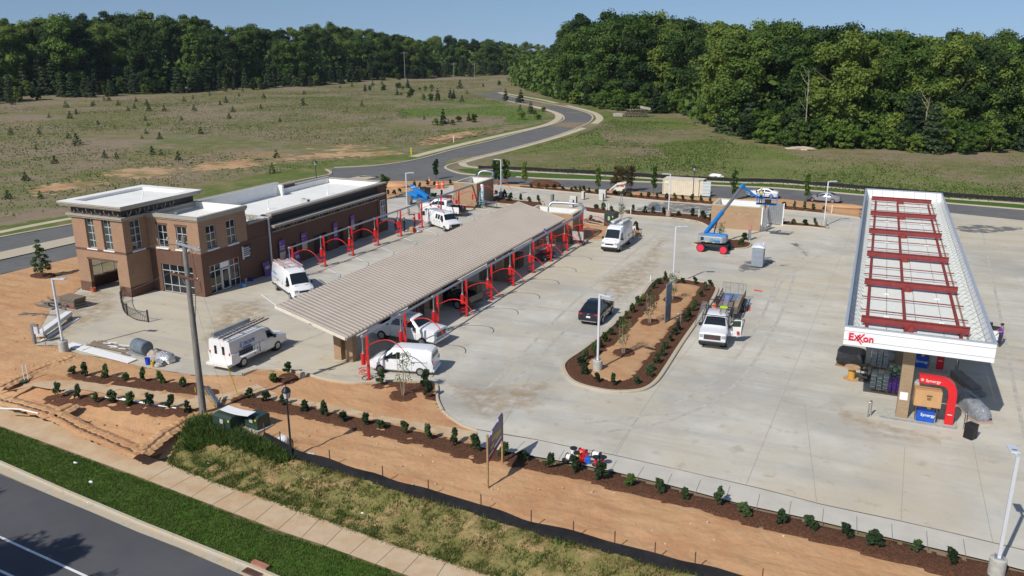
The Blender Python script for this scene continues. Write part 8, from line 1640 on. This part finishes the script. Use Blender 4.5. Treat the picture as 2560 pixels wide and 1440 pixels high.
# ---- grass: blades and tufts as stuff
BP_=[[(q[0],q[1]) for q in ats(b_)] for b_ in BARE]
def blades(name,label,P,n,h,w_,m_,zf=T,wide=0,tilt=.5,per=3,far=False):
    P=[(p[0],p[1]) for p in P]; xs=[p[0] for p in P]; ys=[p[1] for p in P]; pts=[]; tries=0
    while len(pts)<n and tries<n*12:
        tries+=1; x=random.uniform(min(xs),max(xs)); y=random.uniform(min(ys),max(ys))
        if wide and noise.noise((x*wide,y*wide,4.4))<-.05+random.gauss(0,.2): continue
        if far and any(inpoly(x,y,b_) for b_ in BP_): continue
        if inpoly(x,y,P): pts.append((x,y,zf(x,y)))
    if not pts: return
    b=np.array(pts); b=np.repeat(b,per,0); N_=len(b); b[:,:2]+=rng.normal(size=(N_,2))*w_*2.5
    hh=h*(.45+.9*rng.random(N_)); a=rng.random(N_)*2*PI; t=np.stack([np.cos(a),np.sin(a),0*a],1)*w_*(.6+.8*rng.random(N_))[:,None]; l=np.stack([rng.normal(size=N_)*tilt*.5,rng.normal(size=N_)*tilt*.5,np.ones(N_)],1)*hh[:,None]
    q=np.stack([b-t,b+t,b+l],1).reshape(-1,3); me=bpy.data.meshes.new(name); me.vertices.add(len(q)); me.vertices.foreach_set('co',q.ravel()); me.loops.add(N_*3); me.loops.foreach_set('vertex_index',np.arange(N_*3)); me.polygons.add(N_); me.polygons.foreach_set('loop_start',np.arange(0,N_*3,3)); me.polygons.foreach_set('loop_total',np.full(N_,3)); me.update(calc_edges=True); me.materials.append(m_)
    o=bpy.data.objects.new(name,me); COL.objects.link(o); tag(o,label,'grass',None,'stuff'); return o
Lg=leafmat('verge_grass',[(.06,.12,.02),(.095,.165,.03),(.14,.19,.05)],patch=.5)
blades('grass','short mown grass on the verge between sidewalk and street',verge,26000,.09,.020,Lg,lambda x,y:-.76+.02,per=4)
blades('grass','green weeds along the top of the sidewalk on the bank',[*Zf([(440,1120),(418,1159),(525,1205),(640,1241),(799,1299),(985,1367),(1092,1400),(1196,1434),(1400,1510),(1400,1480),(1200,1405),(1100,1360),(985,1322),(850,1280),(700,1225),(560,1170),(480,1110)],-.7)],5000,.16,.03,Lw,per=4)
blades('grass','tall dry and green weeds covering the bank below the silt fence',slp,3000,.25,.03,Lw,wide=.55,per=4); blades('dry_grass','pale dry grass covering the bank below the silt fence',slp,6500,.17,.024,Ly,wide=.9,per=4)
blades('weeds','dense green weeds around the utility pole foot and lamp post',ats([(450,1090),(480,1050),(540,1045),(600,1085),(680,1110),(740,1140),(720,1165),(640,1140),(540,1110),(470,1130)]),1500,.40,.045,Lw,per=6,tilt=1.2)
for nm,lb,pp,n,h,w_,m_,wd in (('field_grass','tall brown and mauve grass of the left field',[(-200,600),(0,545),(300,500),(500,455),(800,415),(1000,380),(1100,350),(1350,300),(1250,255),(1170,232),(1230,195),(800,210),(469,226),(0,255),(-200,270)],42000,.22,.11,leafmat('mauve_grass',[(.30,.22,.165),(.27,.205,.13),(.19,.185,.07),(.15,.175,.05)],patch=.05),0),
   ('field_grass','tall green and tan grass of the right field behind the fence',[(1200,418),(1300,428),(1500,438),(1657,448),(1840,455),(2009,475),(2370,498),(2560,512),(2800,530),(2800,385),(2411,392),(2121,384),(1914,368),(1800,335),(1732,296),(1530,292),(1500,325),(1400,352),(1230,394),(1180,412)],34000,.18,.09,leafmat('olive_grass',[(.25,.23,.10),(.18,.22,.055),(.13,.205,.035),(.21,.215,.08)],patch=.07),0),
   ('field_weeds','green weed clumps scattered across the left field',[(0,545),(300,500),(800,415),(1100,350),(1350,300),(1250,255),(1170,232),(800,225),(0,290)],8000,.3,.15,Lw,.07),('field_weeds','green weed clumps scattered across the right field',[(1300,428),(1657,448),(2009,475),(2560,512),(2560,395),(2121,388),(1850,365),(1732,310),(1530,300),(1400,360),(1250,400)],8000,.28,.16,Lw,.06)):
    blades(nm,lb,ats(pp),n,h,w_,m_,wide=wd,per=2,far=True)
# shade trees across the street, outside the frame: their shadows fall on the near left street
for px,py,h in((-20,1215,13),(120,1320,14),(250,1325,14),(340,1420,14),(60,1390,15)):
    q=gz(px,py,-.8); plant(BP,(q[0]-1.17*h*.25,q[1]-1.17*h*.968,-.8),h,'roadside tree on the near side of the street','roadside trees near the camera',20,.6)
for p in BP+BB+SP+PP+FP+SH:
    for ch in list(p.children): bpy.data.objects.remove(ch)
    bpy.data.objects.remove(p)
# ================= thin air haze =================
m=bpy.data.materials.new('haze_air'); m.use_nodes=True; N=m.node_tree.nodes; N.remove(N['Principled BSDF']); pv=N.new('ShaderNodeVolumePrincipled'); pv.inputs['Color'].default_value=(.72,.83,1,1); pv.inputs['Density'].default_value=.00005; m.node_tree.links.new(pv.outputs[0],N['Material Output'].inputs['Volume'])
hz=M(); hz.box(-1990,-80,-4,1600,3100,60); o=hz.obj('haze',m); tag(o,'thin pale summer haze over the whole site','haze',None,'stuff')
